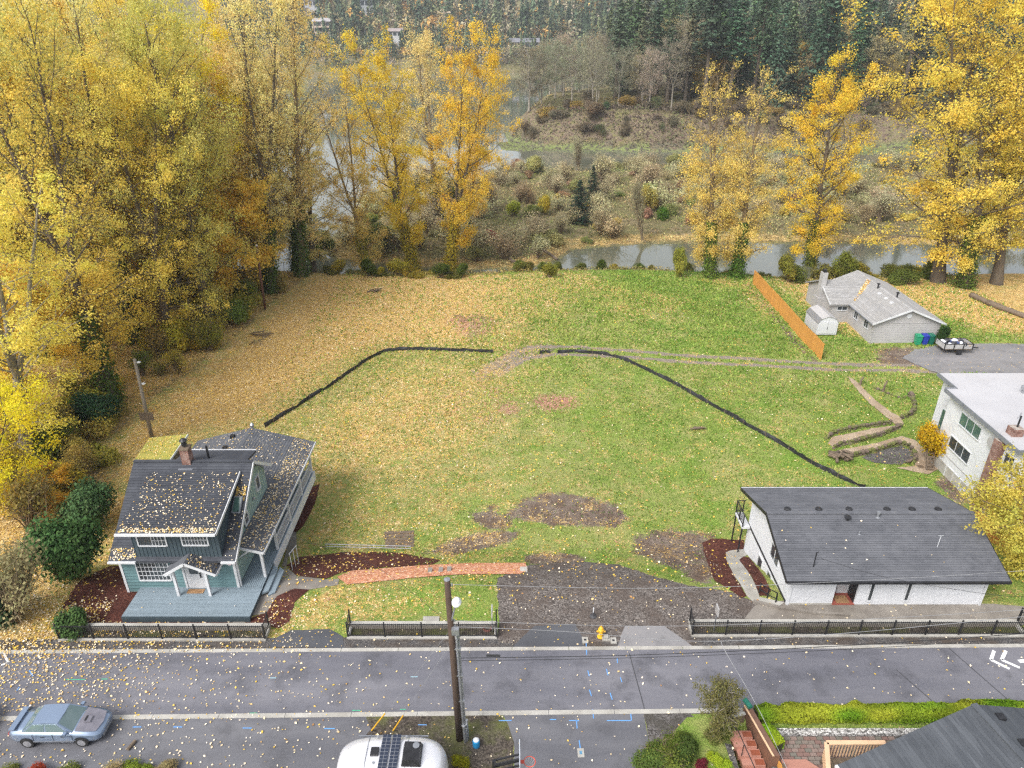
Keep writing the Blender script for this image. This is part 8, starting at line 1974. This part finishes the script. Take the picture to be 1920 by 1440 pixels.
# ------------------------------------------------------------------ grass blades
def grass():
    rg3 = np.random.RandomState(8); n = 190000
    x = rg3.uniform(-24, 62, n); y = 30 + 68 * rg3.rand(n) ** .8
    k = (np.abs(x) < .70 * y + 10) & clear(x, y); x, y = x[k], y[k]
    d = np.clip(1.1 - leaf_density(x, y), .15, 1) * (.25 + 1.2 * fbm(x * .35, y * .35, 3))
    bad = np.zeros(len(x))
    for poly, w in GROUND_PATCHES['dirt']: bad = np.maximum(bad, soft(GP(poly), w, x, y))
    for tr_ in TRACKS: bad = np.maximum(bad, pline(tr_, .45, x, y))
    for q in ([(932, 1085), (990, 1060), (1080, 1052), (1160, 1058), (1225, 1080), (1290, 1098), (1418, 1130), (1420, 1160), (1405, 1186), (1296, 1205), (935, 1205)], [(537, 1060), (640, 1036), (826, 1050), (720, 1064), (610, 1086)], [(632, 1082), (720, 1066), (985, 1054), (990, 1074), (720, 1092), (650, 1099)], [(534, 1000), (575, 912), (604, 905), (570, 990)], [(1316, 1010), (1400, 1008), (1470, 1135), (1390, 1125), (1330, 1085)], [(500, 1090), (640, 1080), (640, 1100), (540, 1180), (500, 1180)], [(1400, 1120), (1920, 1130), (1920, 1175), (1400, 1175)], [(100, 1060), (510, 1060), (510, 1180), (100, 1180)], [(1690, 672), (1760, 645), (2100, 638), (2100, 714), (1730, 694)], *PATHS, [(1612, 858), (1690, 834), (1714, 862), (1640, 872)]):
        bad = np.maximum(bad, soft(GP(q), .12, x, y))
    bad = np.maximum(bad, soft(WOODS, .5, x, y))
    k = rg3.rand(len(x)) < d * (1 - np.clip(bad * 1.2, 0, 1)); x, y = x[k], y[k]
    n = len(x); z = H(x, y); hh = (.07 + .12 * rg3.rand(n) ** 2) * (.8 + .8 * fbm(x * .3 + 9, y * .3, 2)) * (1 + .35 * sstep(45, 80, y)); a = rg3.uniform(0, 6.28, n); w = .035 + .05 * sstep(35, 85, y)
    ln = rg3.normal(0, .5, (n, 2)) * hh[:, None]
    V = np.zeros((n, 4, 3)); ca, sa = np.cos(a) * w, np.sin(a) * w
    V[:, 0] = np.stack([x - ca, y - sa, z], 1); V[:, 1] = np.stack([x + ca, y + sa, z], 1)
    V[:, 2] = np.stack([x + ca * .5 + ln[:, 0], y + sa * .5 + ln[:, 1], z + hh], 1); V[:, 3] = np.stack([x - ca * .7 + ln[:, 0] * .6, y - sa * .7 + ln[:, 1] * .6, z + hh * .8], 1)
    col = np.ones((n, 4)); t = np.clip(fbm(x * .5, y * .5, 3) * 1.5 - .2 + rg3.normal(0, .18, n) + .35 * sstep(19, -4, x), 0, 1)[:, None]
    col[:, :3] = ((1 - t) * np.array([.13, .255, .03]) + t * np.array([.33, .40, .09])) * rg3.uniform(.75, 1.3, (n, 1))
    m, nt = nmat('grass_blade'); at_ = nd(nt, 'ShaderNodeAttribute', attribute_name='lc')
    dd = nd(nt, 'ShaderNodeBsdfPrincipled', {'Base Color': at_.outputs['Color'], 'Roughness': .7, 'Specular IOR Level': .2}); tt = nd(nt, 'ShaderNodeBsdfTranslucent', {'Color': at_.outputs['Color']})
    nd(nt, 'ShaderNodeOutputMaterial', {0: nd(nt, 'ShaderNodeMixShader', {0: .35, 1: dd.outputs[0], 2: tt.outputs[0]}).outputs[0]})
    me = npmesh('grass', V.reshape(-1, 3), np.arange(n * 4).reshape(-1, 4), [m]); vcol(me, 'lc', np.repeat(col, 4, axis=0))
    tag(link(bpy.data.objects.new('grass', me)), 'uneven green grass of the empty lot', 'grass', kind='stuff')
grass()
# ------------------------------------------------------------------ low cover nobody could count
def cover(name, n, xr, yr, test, size, cols, hgt, lab, seed, upright=.5):
    rg4 = np.random.RandomState(seed); x = rg4.uniform(*xr, n); y = rg4.uniform(*yr, n); k = (np.abs(x) < .82 * y) & test(x, y)
    k &= rg4.rand(n) < np.clip(-.25 + 2.6 * fbm(x * .16 + seed, y * .16, 3), .05, 1)
    x, y = x[k], y[k]; m_ = len(x); bump = fbm(x * .25 + 3, y * .25 + seed, 2) * 1.6
    z = H(x, y) + rg4.rand(m_) ** 1.3 * hgt * bump
    nn = rg4.normal(0, 1, (m_, 3)); nn[:, 2] = np.abs(nn[:, 2]) * (1.4 - upright)
    v, f, c = leaf_quads(rg4, np.stack([x, y, z], 1), nn, size, .32)
    cols = np.array(cols); sel = np.clip((fbm(x * .09 + seed * 3, y * .09, 3) * 1.9 - .35) * len(cols) + rg4.normal(0, .8, m_), 0, len(cols) - 1).astype(int)
    c[:, :3] = np.repeat(np.clip(cols[sel] * rg4.uniform(.7, 1.3, (m_, 1)), 0, .9), 4, axis=0)
    me = npmesh(name, v, f, [M_BRUSHM]); vcol(me, 'lc', c)
    return tag(link(bpy.data.objects.new(name, me)), lab, 'ground cover', kind='stuff')
M_BRUSHM, nt = nmat('brush_cover')
a_ = nd(nt, 'ShaderNodeAttribute', attribute_name='lc'); finish(nt, a_.outputs['Color'], .9, spec=.1)
isl_t = lambda x, y: sdist(ISLAND, x, y) > .4
cover('island_brush', 130000, (-55, 190), (108, 232), isl_t, .55, [(.20, .23, .07), (.29, .28, .10), (.40, .33, .16), (.33, .23, .11), (.44, .40, .17), (.24, .27, .09)], .8, 'dry brush and brambles covering the island', 1)
cover('bank_brush', 30000, (0, 215), (236, 266), lambda x, y: (H(x, y) > WATER + .7), .9, [(.09, .07, .055), (.14, .11, .08), (.19, .15, .11), (.12, .14, .06), (.13, .085, .065)], 1.6, 'tangled brown brush on the eroded high bank', 2)
cover('forest_floor_brush', 9000, (6, 230), (258, 300), lambda x, y: (H(x, y) > 1.0), .9, [(.12, .13, .06), (.20, .17, .09), (.30, .22, .08)], 1.2, 'brown and green undergrowth on the high bank top', 3)
cover('mud_plants', 9000, (-10, 190), (205, 262), lambda x, y: (H(x, y) > WATER + .02) & (H(x, y) < WATER + .9) & (sdist(ISLAND, x, y) < 0), .6, [(.12, .11, .07), (.26, .33, .08), (.22, .27, .07), (.15, .13, .09)], .35, 'green water plants on the mud flat', 4)
cover('grove_floor_brush', 26000, (-75, -24), (38, 112), lambda x, y: (sdist(WOODS, x, y) > .2) & (y < bluff_y(x) + 1), .3, [(.20, .22, .06), (.32, .29, .08), (.52, .39, .10), (.42, .30, .12)], 1.0, 'low leafy undergrowth on the floor of the left grove', 5)
cover('bank_edge_brush', 16000, (-28, 64), (93, 104), lambda x, y: (H(x, y) > WATER) & (y > bluff_y(x) + .3), .32, [(.15, .16, .05), (.22, .19, .07), (.34, .26, .09)], .8, 'weeds on the slope below the field edge', 6)

def lawn_t(x, y):
    k = (y < bluff_y(x)) & (y > 33) & clear(x, y) & (leaf_density(x, y) < .75) & (sdist(WOODS, x, y) < -.5) & (fbm(x * .5 + 40, y * .5, 3) > .46)
    for q in ([(932, 1085), (990, 1060), (1160, 1058), (1290, 1098), (1418, 1130), (1405, 1186), (935, 1205)], [(537, 1060), (640, 1036), (826, 1050), (720, 1064), (610, 1086)], [(632, 1082), (985, 1054), (990, 1074), (650, 1099)], *PATHS, [(1690, 672), (1760, 645), (2100, 638), (2100, 714), (1730, 694)], [(1316, 1010), (1400, 1008), (1470, 1135), (1390, 1125), (1330, 1085)]):
        k &= soft(GP(q), .15, x, y) < .1
    for tr_ in TRACKS: k &= pline(tr_, .5, x, y) < .1
    return k
cover('lawn_weeds', 60000, (-16, 62), (33, 97), lawn_t, .16, [(.07, .15, .03), (.10, .20, .03), (.14, .26, .04), (.20, .30, .06)], .22, 'darker weedy tufts in the grass of the lot', 7)
cover('dirt_crumbs', 9000, (-12, 16), (33, 42), lambda x, y: np.maximum.reduce([soft(GP(p_), w_, x, y) for p_, w_ in GROUND_PATCHES['dirt'][:6]]) > .35, .16, [(.10, .075, .058), (.16, .125, .10), (.24, .19, .155), (.30, .25, .21)], .10, 'clods of torn earth on the bare patches', 8)

# ------------------------------------------------------------------ hazy air
HAZE = 0.00022
hz = MB().box(-1515, 1515, -315, 2215, -12, 260).build('haze', None)
mh, nt = nmat('haze_air')
pv = nd(nt, 'ShaderNodeVolumePrincipled', {'Color': (0.90, 0.94, 1.0, 1), 'Density': HAZE, 'Anisotropy': 0.2})
nd(nt, 'ShaderNodeOutputMaterial', {'Volume': pv.outputs[0]})
hz.data.materials.append(mh)
tag(hz, 'thin bluish autumn haze filling the air', 'haze', kind='stuff')
